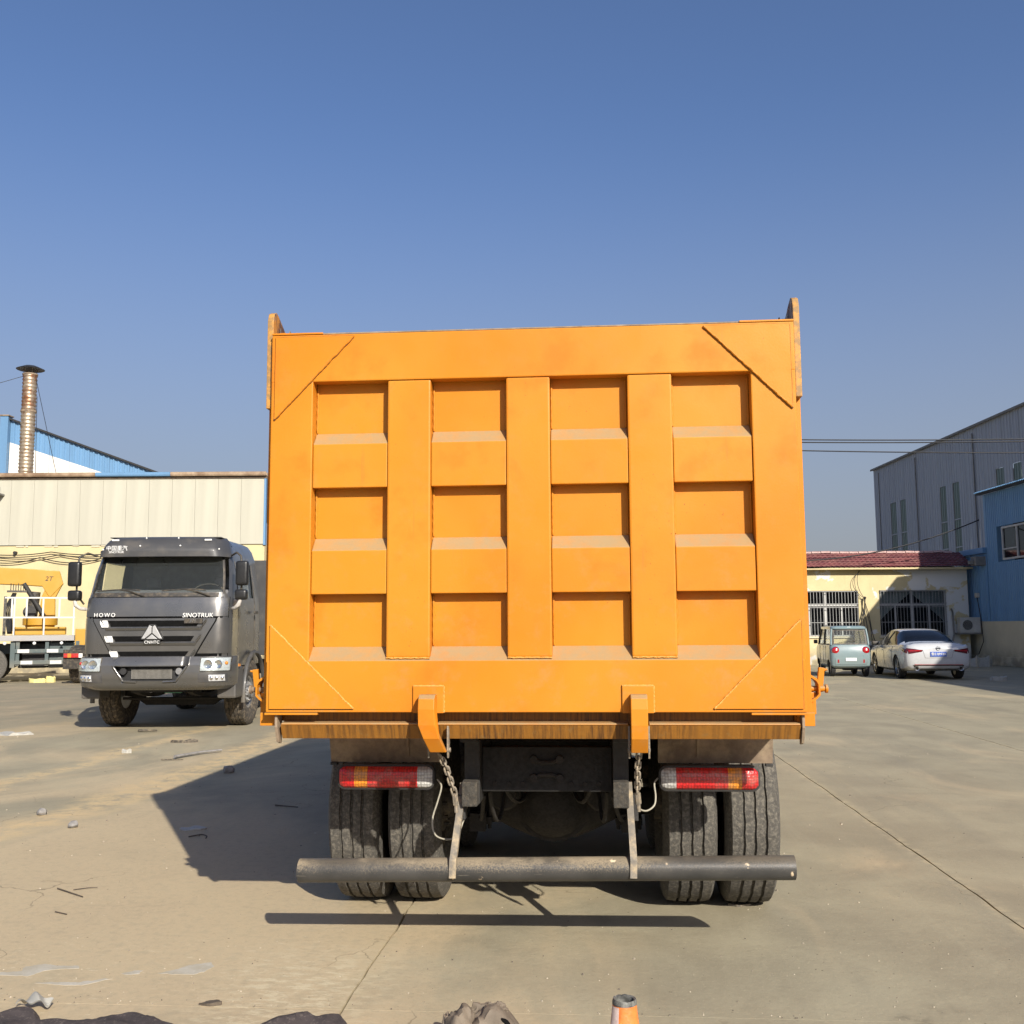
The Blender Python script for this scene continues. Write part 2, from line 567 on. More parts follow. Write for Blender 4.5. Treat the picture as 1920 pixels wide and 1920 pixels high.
def concrete():
    m, t = new_mat('concrete_yard')
    v = t.obj()
    sx = t.add('ShaderNodeSeparateXYZ', {'Vector': v})
    X, Y = sx.outputs['X'], sx.outputs['Y']
    mid = t.noise(v, 1.1, 5, 0.65, 0.5)
    fin = t.noise(v, 17, 4, 0.7)
    grit = t.noise(v, 150, 3, 0.8)
    c = t.mix(t.ramp(mid, 0.3, 0.7), (0.235, 0.208, 0.166), (0.30, 0.27, 0.215))
    # streaks left by wheels, drawn out along the yard and bending
    wv = t.mapped(v, (2.4, 0.16, 1), rot=(0, 0, 0.22))
    wh = t.noise(wv, 1.0, 5, 0.62, 0.4)
    c = t.mix(t.ramp(wh, 0.5, 0.72, 0, 0.4), c, (0.20, 0.185, 0.16))
    c = t.mix(t.ramp(wh, 0.46, 0.3, 0, 0.4), c, (0.315, 0.285, 0.228))
    # orange earth dust, more of it on the left, in drifts
    dn = t.noise(t.mapped(v, (0.55, 0.3, 1)), 1.0, 6, 0.62, 0.7)
    left = t.math('MULTIPLY', t.ramp(X, 3.0, -2.5, 0.02, 0.24), t.ramp(Y, 4.5, 0.3, 0.45, 1.0))
    f = t.math('MULTIPLY', t.ramp(t.math('ADD', dn, left), 0.52, 0.76), t.ramp(fin, 0.25, 0.6, 0.55, 1.0))
    c = t.mix(t.math('MULTIPLY', f, 0.85), c, (0.44, 0.35, 0.255))
    # two ridges of blown sand
    wob = t.math('MULTIPLY', t.math('SUBTRACT', t.noise(v, 0.6, 4), 0.5), 1.3)
    for x0, w, a in ((-4.15, 0.42, 0.9), (-5.75, 0.3, 0.8), (-8.6, 0.5, 0.5)):
        dd = t.math('ABSOLUTE', t.math('ADD', t.math('SUBTRACT', X, x0), wob))
        g = t.math('MULTIPLY', t.ramp(dd, w, w * 0.15), t.ramp(t.noise(v, 5, 6, 0.75), 0.36, 0.6))
        c = t.mix(t.math('MULTIPLY', g, a), c, (0.49, 0.37, 0.235))
    # pale scabbed surface beside the joint near the camera
    dd = t.math('ABSOLUTE', t.math('ADD', X, 1.0))
    sc = t.math('MULTIPLY', t.math('MULTIPLY', t.ramp(dd, 0.55, 0.1), t.ramp(Y, 0.75, -0.1)), t.ramp(t.noise(t.mapped(v, (6, 15, 1)), 1.6, 6, 0.75), 0.47, 0.6))
    c = t.mix(t.math('MULTIPLY', sc, 0.75), c, (0.50, 0.44, 0.345))
    sc2 = t.math('MULTIPLY', t.ramp(Y, 1.0, 0.2), t.math('MULTIPLY', t.ramp(X, -0.9, -1.4), t.ramp(t.noise(t.mapped(v, (7, 18, 1)), 1.5, 6, 0.8), 0.58, 0.66)))
    c = t.mix(t.math('MULTIPLY', sc2, 0.55), c, (0.56, 0.50, 0.40))
    # far, tarry part of the yard on the left
    far = t.math('MULTIPLY', t.ramp(Y, 8.5, 14.0), t.ramp(X, -2.0, -6.0))
    c = t.mix(t.math('MULTIPLY', far, t.ramp(mid, 0.3, 0.7, 0.35, 0.75)), c, (0.17, 0.15, 0.125))
    # oil spots
    oil = t.math('MULTIPLY', t.ramp(t.noise(v, 0.9, 5, 0.7), 0.64, 0.74), t.ramp(fin, 0.4, 0.6))
    c = t.mix(t.math('MULTIPLY', oil, 0.5), c, (0.13, 0.115, 0.095))
    c = t.mix(t.ramp(fin, 0.55, 0.8, 0, 0.4), c, (0.20, 0.175, 0.14))
    c = t.mix(t.ramp(grit, 0.6, 0.78, 0, 0.55), c, (0.44, 0.385, 0.30))
    c = t.mix(t.ramp(grit, 0.4, 0.26, 0, 0.5), c, (0.13, 0.115, 0.09))
    # pale dust caught along the joints, coarse sand grains, pits
    for x0 in (-0.76, 2.47, 5.56, 8.7):
        jd = t.math('ABSOLUTE', t.math('SUBTRACT', X, x0))
        c = t.mix(t.math('MULTIPLY', t.ramp(jd, 0.09, 0.01), t.ramp(t.noise(v, 8, 5, 0.7), 0.42, 0.62, 0, 0.6)), c, (0.40, 0.34, 0.25))
    sand = t.noise(v, 48, 4, 0.75)
    c = t.mix(t.ramp(sand, 0.56, 0.7, 0, 0.5), c, (0.39, 0.34, 0.26))
    c = t.mix(t.ramp(sand, 0.42, 0.3, 0, 0.45), c, (0.17, 0.15, 0.115))
    pit = t.add('ShaderNodeTexVoronoi', {'Vector': v, 'Scale': 11.0}).outputs['Distance']
    c = t.mix(t.math('MULTIPLY', t.ramp(pit, 0.075, 0.03), t.ramp(t.noise(v, 3.1, 3), 0.48, 0.56)), c, (0.11, 0.095, 0.07))
    # hairline cracks
    cv = t.add('ShaderNodeVectorMath', {0: v, 1: t.add('ShaderNodeTexNoise', {'Vector': v, 'Scale': 1.3, 'Detail': 5.0}).outputs['Color']}, operation='ADD').outputs[0]
    ck = t.add('ShaderNodeTexVoronoi', {'Vector': t.mapped(cv, (0.5, 0.33, 1)), 'Scale': 1.0}, feature='DISTANCE_TO_EDGE').outputs['Distance']
    c = t.mix(t.math('MULTIPLY', t.ramp(ck, 0.0035, 0.001), t.ramp(t.noise(v, 0.5, 3), 0.5, 0.6, 0, 0.6)), c, (0.12, 0.1, 0.075))
    mm = t.add('ShaderNodeMix', data_type='RGBA', blend_type='MULTIPLY')
    mm.inputs[0].default_value = 1.0
    t.l.new(c, mm.inputs[6])
    mm.inputs[7].default_value = (1.12, 1.11, 0.95, 1.0)
    c = mm.outputs[2]
    h = t.math('ADD', t.math('MULTIPLY', fin, 0.6), t.math('MULTIPLY', grit, 0.25))
    t.out(t.bsdf(c, t.ramp(mid, 0.3, 0.7, 0.78, 0.95), 0, 0.3, bump=h, bump_s=0.45, bump_d=0.012))


concrete()
mat('joint_dirt', (0.12, 0.10, 0.078), 0.95, 0, 0.3, 20, None, 0.5, 80)

ground = MB()
ground.quad((-700, -300, -0.05), (700, -300, -0.05), (700, 1200, -0.05), (-700, 1200, -0.05))
ground = structure(ground.build('ground', 'joint_dirt', loc=(TRUCK_O[0], TRUCK_O[1], 0), rot=(0, 0, YAW)))
ground['label'] = 'dusty concrete yard with dark joints between its slabs'


def wobble(y, k):
    return 0.011 * mnoise.noise(Vector((k * 7.7, y * 2.3, 0.3))) + 0.006 * mnoise.noise(Vector((k * 3.1, y * 9.0, 5.0)))


def slab(xa, xb, ya, yb, ka, kb, gap=0.006):
    b = MB()
    ys = [ya]
    while ys[-1] < yb:
        ys.append(min(yb, ys[-1] + (0.1 if ys[-1] < 9 else 0.6)))
    rows = []
    for y in ys:
        gx = gap * (0.8 + 0.9 * abs(mnoise.noise(Vector((ka, y * 1.7, 9)))))
        rows.append((xa + (wobble(y, ka) if ka else 0) + (gx if ka else 0), xb + (wobble(y, kb) if kb else 0) - (gx if kb else 0), y))
    rings = [[(a, y, -0.06), (a, y, 0.0), (c, y, 0.0), (c, y, -0.06)] for a, c, y in rows]
    b.loft(rings)
    return b.build('concrete_slab', 'concrete_yard', ground)


XS = [(-0.76, 1), (2.47, 2), (5.56, 3), (8.7, 4), (11.8, 5)]
for ya, yb in ((-14, -0.3515), (-0.3495, 70)):
    slab(-60, XS[0][0], ya, yb, 0, 1)
    for (a, ka), (c, kc) in zip(XS, XS[1:]):
        slab(a, c, ya, yb, ka, kc)
    slab(XS[-1][0], 45, ya, yb, 5, 0)

# ---------------------------------------------------------------- wheels (shared meshes)
def tyre_mesh(R, W, Rin, style, n=112):
    """ring round the x axis; style 'rib' = three wavy grooves, 'lug' = cut shoulder blocks, 'car'"""
    hw = W / 2
    tw = hw * 0.80
    prof = [(-hw * 0.72, Rin, 0), (-hw * 0.82, Rin + 0.03, 0), (-hw, (R + Rin) / 2 + 0.01, 0), (-hw * 0.985, R - 0.075, 0), (-hw * 0.9, R - 0.03, 2), (-tw, R - 0.006, 2)]
    gro = (-0.5, 0.0, 0.5)
    gw, gd = (0.0065, 0.015) if style == 'rib' else (0.006, 0.012)
    if style == 'car':
        gw, gd = 0.005, 0.007
    for g in gro:
        x = g * tw
        prof += [(x - gw - 0.002, R, 1), (x - gw, R - gd, 1), (x + gw, R - gd, 1), (x + gw + 0.002, R, 1)]
    prof += [(-p[0], p[1], p[2]) for p in reversed(prof[:6])]
    b = MB()
    rings = []
    for i in range(n):
        a = 2 * math.pi * i / n
        row = []
        z4 = (i % 4) / 4
        tri = abs(z4 - 0.5) * 4 - 1
        for x, r, k in prof:
            if k == 1:
                x += tri * (0.002 if style == 'rib' else 0.009 if style == 'lug' else 0)
            if style == 'lug' and k == 2 and i % 4 == 0:
                r -= 0.016
            if style == 'rib' and k == 2 and i % 4 == 0:
                r -= 0.003
            row.append(Vector((x, r * math.cos(a), r * math.sin(a))))
        rings.append(row)
    rings.append(rings[0])
    V = [[b.b.verts.new(p) for p in row] for row in rings[:-1]]
    m = len(prof)
    for i in range(n):
        k = (i + 1) % n
        for j in range(m - 1):
            b.b.faces.new((V[i][j], V[i][j + 1], V[k][j + 1], V[k][j]))
        b.b.faces.new((V[i][m - 1], V[i][0], V[k][0], V[k][m - 1]))
    return b.mesh('tyre', smooth=38)


def truck_rim_mesh(Rin, W, out=1):
    """steel disc wheel with hand holes and a hub; out = +1 dish looks to +x"""
    b = MB()
    o = out
    hw = W / 2
    b.lathe([(Rin + 0.012, -o * hw * 0.7), (Rin - 0.02, -o * hw * 0.55), (Rin - 0.03, o * hw * 0.55), (Rin + 0.012, o * hw * 0.72), (Rin - 0.03, o * hw * 0.66), (Rin - 0.045, o * hw * 0.4),
             (Rin - 0.07, o * hw * 0.35), (0.17, o * hw * 0.72), (0.15, o * hw * 0.75), (0.1, o * hw * 0.75), (0.095, o * hw * 1.15), (0.0, o * hw * 1.2)], axis='x', n=40)
    for i in range(10):
        a = 2 * math.pi * i / 10
        b.cyl((o * hw * 0.7, 0.135 * math.cos(a), 0.135 * math.sin(a)), (o * hw * 0.95, 0.135 * math.cos(a), 0.135 * math.sin(a)), 0.013, n=6)
    return b.mesh('rim', smooth=35)


def hole_mesh(Rin, W, out=1):
    b = MB()
    for i in range(10):
        a = 2 * math.pi * (i + 0.5) / 10
        c, s = math.cos(a), math.sin(a)
        r = (Rin + 0.1) / 2
        b.cyl((out * W / 2 * 0.5, r * c, r * s), (out * (W / 2 * 0.60), r * c, r * s), 0.026, n=10)
    return b.mesh('hand_holes')


TY_RIB = tyre_mesh(0.54, 0.29, 0.262, 'rib')
TY_LUG = tyre_mesh(0.535, 0.32, 0.262, 'lug')
RIM_OUT_R = truck_rim_mesh(0.262, 0.29, 1)
RIM_OUT_L = truck_rim_mesh(0.262, 0.29, -1)
HOLE_R = hole_mesh(0.262, 0.29, 1)
HOLE_L = hole_mesh(0.262, 0.29, -1)


def wheel(parent, x, y, z, tyre, rim, tm, rm, hole=None, rz=0.0, spin=0.0):
    tme = tyre
    if not tme.materials:
        tme.materials.append(MATS[tm])
    o = link('tyre', tme, None, parent, (x, y, z), (spin, 0, rz))
    if tme.materials[0] is not MATS[tm]:
        o.material_slots[0].link = 'OBJECT'
        o.material_slots[0].material = MATS[tm]
    r = link('rim', rim, rm, o)
    if r.data.materials[0] is not MATS[rm]:
        r.material_slots[0].link = 'OBJECT'
        r.material_slots[0].material = MATS[rm]
    if hole:
        link('hand_hole', hole, 'cable_black', o)
    return o


# ---------------------------------------------------------------- the orange dump truck
dt = thing('dump_truck', 'orange dump truck seen from behind, standing in the middle of the yard', 'dump truck', TRUCK_O, YAW)
OP = 'orange_paint'
D = 0.076                                   # depth of the recessed fields
gate = MB().box(-1.225, 1.225, D, D + 0.012, 1.18, 2.94).build('tailgate', OP, dt, bevel=0.002)


def gate_part(b, name, m=OP, bevel=0.006, smooth=None, bseg=2):
    return b.build(name, m, gate, smooth=smooth, bevel=bevel, bseg=bseg)


gate_part(MB().box(-1.227, 1.227, 0, D - 0.002, 2.716, 2.946), 'frame_rail')
b = MB()
b.prism([(0, 1.170), (0, 1.402), (D - 0.002, 1.466), (D - 0.002, 1.170)], 'x', -1.222, 1.222)
gate_part(b, 'frame_rail', bevel=0.004)
for s in (-1, 1):
    b = MB().box(s * 1.024 if s > 0 else -1.2265, 1.2265 if s > 0 else -1.024, 0.0008, D - 0.003, 1.395, 2.72)
    gate_part(b, 'frame_rail')
for xc in (-0.563, -0.003, 0.561):
    b = MB().box(xc - 0.102, xc + 0.102, 0.004, D - 0.003, 1.416, 2.7145)
    gate_part(b, 'rib', bevel=0.009)
    wb = MB()
    wb.tube([(xc - 0.1 + 0.2 * i / 24, 0.0035 + 0.0008 * math.sin(i * 2.1), 1.4145 + 0.0008 * math.sin(i * 1.3)) for i in range(25)], [0.004 + 0.0008 * math.sin(i * 2.7) for i in range(25)], 6)
    gate_part(wb, 'weld_bead', 'weld_paint', 0, 60)
edges = [(-1.022, -0.667), (-0.459, -0.107), (0.101, 0.457), (0.665, 1.022)]
for xa, xb in edges:
    for z0, z1 in ((2.208, 2.416), (1.709, 1.912)):
        b = MB()
        b.prism([(0.012, z0), (0.012, z1), (D - 0.003, z1 + 0.062), (D - 0.003, z0 + 0.002)], 'x', xa, xb)
        gate_part(b, 'cross_rail', bevel=0.005)
# thin weld fillets in the field corners
for xa, xb in edges:
    for z0, z1 in ((2.48, 2.70), (1.978, 2.2), (1.47, 1.7)):
        for x in (xa + 0.004, xb - 0.004):
            w = MB()
            n = 14
            w.tube([(x, D - 0.004, z0 + (z1 - z0) * i / n) for i in range(n + 1)], [0.0045 + 0.0012 * math.sin(i * 2.3 + x) for i in range(n + 1)], 6)
            gate_part(w, 'weld_bead', OP, 0, 60)


def wavy(p, q, n, amp, seed):
    out = []
    for i in range(n + 1):
        t = i / n
        j = amp * mnoise.noise(Vector((i * 0.55, seed, 1.3))) + amp * 0.8 * mnoise.noise(Vector((i * 0.21, seed + 9, 0.2)))
        dx, dz = q[0] - p[0], q[1] - p[1]
        L = math.hypot(dx, dz)
        out.append((lerp(p[0], q[0], t) - dz / L * j, lerp(p[1], q[1], t) + dx / L * j))
    return out


gus = {'tl': ((-0.829, 2.934), (-1.206, 2.934), (-1.206, 2.540)), 'tr': ((0.814, 2.934), (1.206, 2.934), (1.206, 2.543)),
       'bl': ((-0.812, 1.186), (-1.204, 1.186), (-1.206, 1.568)), 'br': ((0.818, 1.186), (1.206, 1.186), (1.208, 1.578))}
for k, (a, c, e) in gus.items():
    hyp = wavy(a, e, 60, 0.0022 if k[0] == 't' else 0.0016, ord(k[0]) + ord(k[1]))
    pts = hyp + [c]
    pts2 = [(x, z) for x, z in pts]
    b = MB()
    b.prism(pts2, 'y', -0.0105, -0.002)
    gate_part(b, 'gusset_plate', OP, 0)
    # weld: bright bead where the light catches it, dark open seam on the upper plates
    bead = MB()
    bead.tube([(x, -0.0065, z) for x, z in hyp], [0.0052 + 0.002 * mnoise.noise(Vector((i * 0.9, 3, 0))) for i in range(len(hyp))], 6)
    gate_part(bead, 'weld_bead', OP if k[0] == 't' else 'weld_paint', 0, 60)
    e2 = wavy(c, (e[0], e[1]), 24, 0.0011, 2.0)
    a2 = wavy(c, (a[0], a[1]), 24, 0.0011, 5.0)
    for ln in (e2, a2):
        seam = MB()
        seam.tube([(x, -0.0035, z) for x, z in ln], 0.0034, 6)
        gate_part(seam, 'weld_seam', 'seam_dark', 0)
    if k[0] == 't':
        off = 0.005 if k[1] == 'l' else -0.005
        seam = MB()
        seam.tube([(x - off * 0.6, -0.003, z - 0.006) for x, z in hyp], 0.0045, 6)
        gate_part(seam, 'weld_seam', 'seam_dark', 0)
# edge strips: the folded rim that shows beside and below the corner plates
for s in (-1, 1):
    b = MB().box(min(s * 0.98, s * 1.2275), max(s * 0.98, s * 1.2275), -0.0012, 0.03, 1.158, 1.168)
    gate_part(b, 'rim_strip', bevel=0.002)
    b = MB().box(min(s * 0.98, s * 1.2275), max(s * 0.98, s * 1.2275), -0.0012, 0.05, 2.948, 2.957)
    gate_part(b, 'rim_strip', bevel=0.002)
# top capping seen as a dark line
gate_part(MB().box(-1.2, 1.2, 0.006, D + 0.02, 2.9475, 2.955), 'top_cap', 'rust_plate', 0.002)
# lock pads on the bottom rail
for x0 in (-0.466, 0.480):
    b = MB().box(x0 - 0.07, x0 + 0.07, -0.013, -0.0012, 1.167, 1.288)
    pad = gate_part(b, 'lock_pad', OP, 0.003)
    w = MB()
    w.tube([(x0 + 0.071 + 0.0015 * math.sin(i * 2.0), -0.006, 1.17 + 0.118 * i / 18) for i in range(19)], [0.0042 + 0.0008 * math.sin(i * 1.9) for i in range(19)], 6)
    gate_part(w, 'weld_bead', 'weld_paint', 0, 60)
    w = MB()
    w.tube([(x0 - 0.07 + 0.14 * i / 18, -0.006, 1.289) for i in range(19)], [0.0042 + 0.0008 * math.sin(i * 1.7) for i in range(19)], 6)
    gate_part(w, 'weld_bead', 'weld_paint', 0, 60)

# --- the tipper body behind the gate
b = MB()
BL = 5.6
for s in (-1, 1):
    b.box(min(s * 1.2, s * 1.235), max(s * 1.2, s * 1.235), 0.13, BL, 1.12, 2.97)
b.box(-1.2, 1.2, 0.13, BL, 1.12, 1.18)
b.box(-1.2, 1.2, BL - 0.05, BL, 1.18, 3.15)
body = b.build('tipper_body', OP, dt, bevel=0.004)


def body_part(b, name, m=OP, bevel=0.004, smooth=None):
    return b.build(name, m, body, smooth=smooth, bevel=bevel)


for s in (-1, 1):
    lo, hi = (1.183, 1.262) if s > 0 else (-1.262, -1.183)
    body_part(MB().box(lo if s > 0 else lo, hi, 0.085, 0.128, 1.105, 2.972), 'rear_post')
    body_part(MB().box(min(s * 1.2, s * 1.29), max(s * 1.2, s * 1.29), 0.13, BL, 1.15, 1.25), 'bottom_rail')
    body_part(MB().box(min(s * 1.2, s * 1.272), max(s * 1.2, s * 1.272), 0.135, BL, 2.9, 3.0), 'top_rail')
    body_part(MB().box(min(s * 1.19, s * 1.27), max(s * 1.19, s * 1.27), 0.07, 0.084, 1.103, 1.163), 'corner_foot', bevel=0.003)
    for k in range(8):
        y = 0.5 + k * 0.68
        b = MB()
        b.prism([(y - 0.07, s * 1.236), (y - 0.045, s * 1.29), (y + 0.045, s * 1.29), (y + 0.07, s * 1.236)][::1], 'z', 1.205, 2.895)
        for v in b.b.verts:
            v.co.x, v.co.y = v.co.y, v.co.x
        body_part(b, 'side_stake', bevel=0.003)
    # ear that carries the gate hinge: a flame-cut plate, highest at the rear
    b = MB()
    prof = [(0.034, 2.60), (0.034, 3.03), (0.05, 3.07), (0.085, 3.085), (0.13, 3.07), (0.22, 3.03), (0.33, 3.015), (0.4, 2.99), (0.4, 2.6), (0.135, 2.6)]
    b.prism(prof, 'x', min(s * 1.232, s * 1.262), max(s * 1.232, s * 1.262))
    # keep it clear of the post: it sits outside the post's face
    for v in b.b.verts:
        if v.co.y > 0.09:
            v.co.y += 0.0
    ear = body_part(b, 'hinge_ear', 'ear_steel' if 'ear_steel' in MATS else OP, 0.004)
    hb = MB().cyl((s * 1.231, 0.2, 2.985), (s * 1.2, 0.2, 2.985), 0.03, n=12)
    hb.cyl((s * 1.201, 0.2, 2.985), (s * 1.195, 0.2, 2.985), 0.04, n=6)
    body_part(hb, 'hinge_pin', 'rust_plate', 0.002, 40)
# pouring lip under the gate: dark web, rounded flange edge, stained sloping plate
body_part(MB().box(-1.165, 1.18, 0.10, 0.128, 1.06, 1.20), 'lip_web', 'stained_orange', 0.003)
for xa, xb in ((-1.155, -0.52), (-0.43, 0.435), (0.53, 1.195)):
    b = MB()
    b.prism([(0.022, 1.113), (0.026, 1.119), (0.098, 1.124), (0.098, 1.118), (0.03, 1.110)], 'x', xa, xb)
    body_part(b, 'lip_flange', OP, 0.0015)
b = MB()
b.prism([(0.027, 1.110), (0.062, 1.046), (0.07, 1.046), (0.092, 1.109)], 'x', -1.16, 1.2)
body_part(b, 'lip_plate', 'stained_orange', 0.003)
for s in (-1, 1):
    b = MB()
    x0 = -1.185 if s < 0 else 1.203
    b.prism([(0.02, 1.16), (0.02, 1.10), (0.055, 1.03), (0.099, 1.02), (0.099, 1.16)], 'x', x0, x0 + 0.012)
    body_part(b, 'lip_end_plate', 'rust_plate', 0.002)
# side locks of the gate: strap, pin and lever
for s in (-1, 1):
    b = MB()
    pl = [(1.264, 1.33), (1.292, 1.312), (1.305, 1.29), (1.305, 1.238), (1.29, 1.222), (1.264, 1.205)]
    inn = [(1.264, 1.318), (1.288, 1.302), (1.297, 1.287), (1.297, 1.243), (1.285, 1.23), (1.264, 1.217)]
    for (p0, p1), (q0, q1) in zip(zip(pl, pl[1:]), zip(inn, inn[1:])):
        b.prism([(s * p0[0], p0[1]), (s * p1[0], p1[1]), (s * q1[0], q1[1]), (s * q0[0], q0[1])], 'y', 0.10, 0.175)
    lk = b.build('side_lock_strap', OP, dt, bevel=0.0)
    b = MB().cyl((s * 1.25, 0.14, 1.265), (s * 1.335, 0.14, 1.265), 0.013, n=12)
    b.cyl((s * 1.335, 0.14, 1.265), (s * 1.345, 0.14, 1.265), 0.02, n=12)
    b.build('pin', 'rust_plate' if s < 0 else OP, lk, smooth=40)
    b = MB()
    M4 = Matrix.Translation((s * 1.318, 0.16, 1.30)) @ Matrix.Rotation(s * 0.12, 4, 'Y')
    b.box(-0.013, 0.013, -0.012, 0.012, -0.05, 0.06, M4)
    b.cyl((s * 1.315, 0.155, 1.345), (s * 1.35, 0.155, 1.352), 0.006, n=8)
    b.build('lever', OP, lk, bevel=0.002)

# --- lock hooks with their chains
LINK = None
def link_mesh():
    b = MB()
    n, m = 20, 8
    rings = []
    for i in range(n):
        a = 2 * math.pi * i / n
        ox = 0.011 * math.cos(a)
        oz = 0.011 * math.sin(a) + (0.009 if math.sin(a) > 0 else -0.009)
        rings.append([Vector((ox + math.cos(a) * 0.0052 * math.cos(2 * math.pi * k / m), 0.0052 * math.sin(2 * math.pi * k / m), oz + math.sin(a) * 0.0052 * math.cos(2 * math.pi * k / m))) for k in range(m)])
    rings.append(rings[0])
    V = [[b.b.verts.new(p) for p in r] for r in rings[:-1]]
    for i in range(n):
        for k in range(m):
            b.b.faces.new((V[i][k], V[i][(k + 1) % m], V[(i + 1) % n][(k + 1) % m], V[(i + 1) % n][k]))
    return b.mesh('chain_link', smooth=80)
LINK = link_mesh()
for idx, (x0, lean, ch) in enumerate(((-0.463, 0.045, [(-0.425, 0.06, 0.975), (-0.398, 0.09, 0.915), (-0.362, 0.12, 0.79)]), (0.482, 0.0, [(0.484, 0.07, 0.985), (0.476, 0.09, 0.91), (0.475, 0.12, 0.8)]))):
    b = MB()
    prof = [(-0.014, 1.252), (-0.06, 1.252), (-0.085, 1.236), (-0.094, 1.19), (-0.092, 1.12), (-0.078, 1.06), (-0.03, 0.995), (0.005, 0.995), (-0.02, 1.05), (-0.035, 1.1), (-0.03, 1.15), (-0.014, 1.17)]
    hw = 0.037
    rings = []
    for x in (-hw, hw):
        rings.append([(x0 + x + lean * max(0, (1.12 - z) / 0.125), y, z) for y, z in prof])
    b.loft(rings)
    hk = b.build('lock_hook', OP, dt, bevel=0.004)
    # cheek plates and shackle
    for s in (-1, 1):
        c = MB()
        xx = x0 + lean * 0.9 + s * 0.044
        c.prism([(0.0, 1.11), (0.03, 1.10), (0.05, 1.03), (0.03, 0.97), (0.012, 0.965), (0.0, 1.0)], 'x', xx - 0.004, xx + 0.004)
        c.build('cheek_plate', 'chain_steel', hk, bevel=0.0015)
    c = MB().cyl((x0 + lean - 0.05, 0.026, 1.0), (x0 + lean + 0.05, 0.026, 1.0), 0.011, n=10)
    c.build('shackle_pin', 'chain_steel', hk, smooth=40)
    # chain: links alternately turned
    P = [Vector(p) for p in ch]
    n = 8
    prev = P[0]
    tot = (P[1] - P[0]).length + (P[2] - P[1]).length
    for i in range(n):
        s = (i + 0.5) / n * tot
        l0 = (P[1] - P[0]).length
        p = P[0].lerp(P[1], s / l0) if s < l0 else P[1].lerp(P[2], (s - l0) / (tot - l0))
        d = (P[1] - P[0]) if s < l0 else (P[2] - P[1])
        q = d.to_track_quat('Z', 'Y').to_matrix().to_4x4() @ Matrix.Rotation((i % 2) * math.pi / 2 + 0.3, 4, 'Z')
        o = link('chain_link', LINK, 'chain_steel', hk)
        o.matrix_local = Matrix.Translation(p) @ q
    e = P[2]
    c = MB().cyl(e, e + Vector((0.004, 0.01, -0.05)), 0.014, n=6)
    c.cyl(e + Vector((0.004, 0.01, -0.05)), e + Vector((0.006, 0.012, -0.085)), 0.009, n=8)
    c.build('turnbuckle', 'chain_steel', hk, smooth=40)

# --- chassis (sits a hand's breadth to the right of the body)
CX = 0.045
for s in (-1, 1):
    xr = CX + s * 0.365
    b = MB().box(xr - 0.038, xr + 0.038, 0.45, 7.3, 0.69, 1.0)
    rl = b.build('chassis_rail', 'chassis_black', dt, bevel=0.004)
    b = MB().box(xr - 0.04, xr + 0.034, 0.36, 0.445, 0.69, 0.81)
    b.jitter(0.003, 30)
    b.build('rubber_stop', 'foam_block', rl, bevel=0.006)
    b = MB().box(xr + s * 0.055 - 0.025, xr + s * 0.055 + 0.025, 0.42, 0.5, 0.62, 0.74)
    b.build('stop_bracket', 'chassis_black', rl, bevel=0.003)
    b = MB().box(xr - 0.04, xr + 0.04, 0.3, 6.0, 1.004, 1.083)
    b.build('sub_frame_rail', 'chassis_black', dt, bevel=0.003)
b = MB().box(CX - 0.326, CX + 0.326, 0.55, 0.62, 0.735, 0.955)
cm = b.build('cross_member', 'frame_black', dt, bevel=0.006)
MB().box(CX - 0.32, CX + 0.32, 0.95, 1.0, 0.72, 1.1).build('gap_blocker', 'frame_black', dt, bevel=0.006)  # added with the bearers below to block the bright gap under the floor
MB().box(-1.1, 1.15, 1.9, 2.0, 1.0, 1.115).build('floor_bearer', 'chassis_black', dt)
MB().box(-1.1, 1.15, 0.75, 0.85, 1.06, 1.115).build('floor_bearer', 'chassis_black', dt)
b = MB()
for sx in (-1, 1):
    for sz in (-1, 1):
        b.cyl((CX + sx * 0.065, 0.546, 0.85 + sz * 0.045), (CX + sx * 0.065, 0.515, 0.85 + sz * 0.045), 0.02, n=10)
for sz in (-1, 1):
    b.tube([(CX - 0.065, 0.53, 0.85 + sz * 0.045), (CX - 0.03, 0.53, 0.85 + sz * 0.03), (CX + 0.03, 0.53, 0.85 + sz * 0.03), (CX + 0.065, 0.53, 0.85 + sz * 0.045)], 0.011, 8)
b.build('tow_bracket', 'axle_grime', cm, smooth=40)
b = MB().box(CX - 0.326, CX + 0.326, 0.7, 0.78, 0.965, 0.995)
b.build('cross_member', 'frame_black', dt, bevel=0.004)

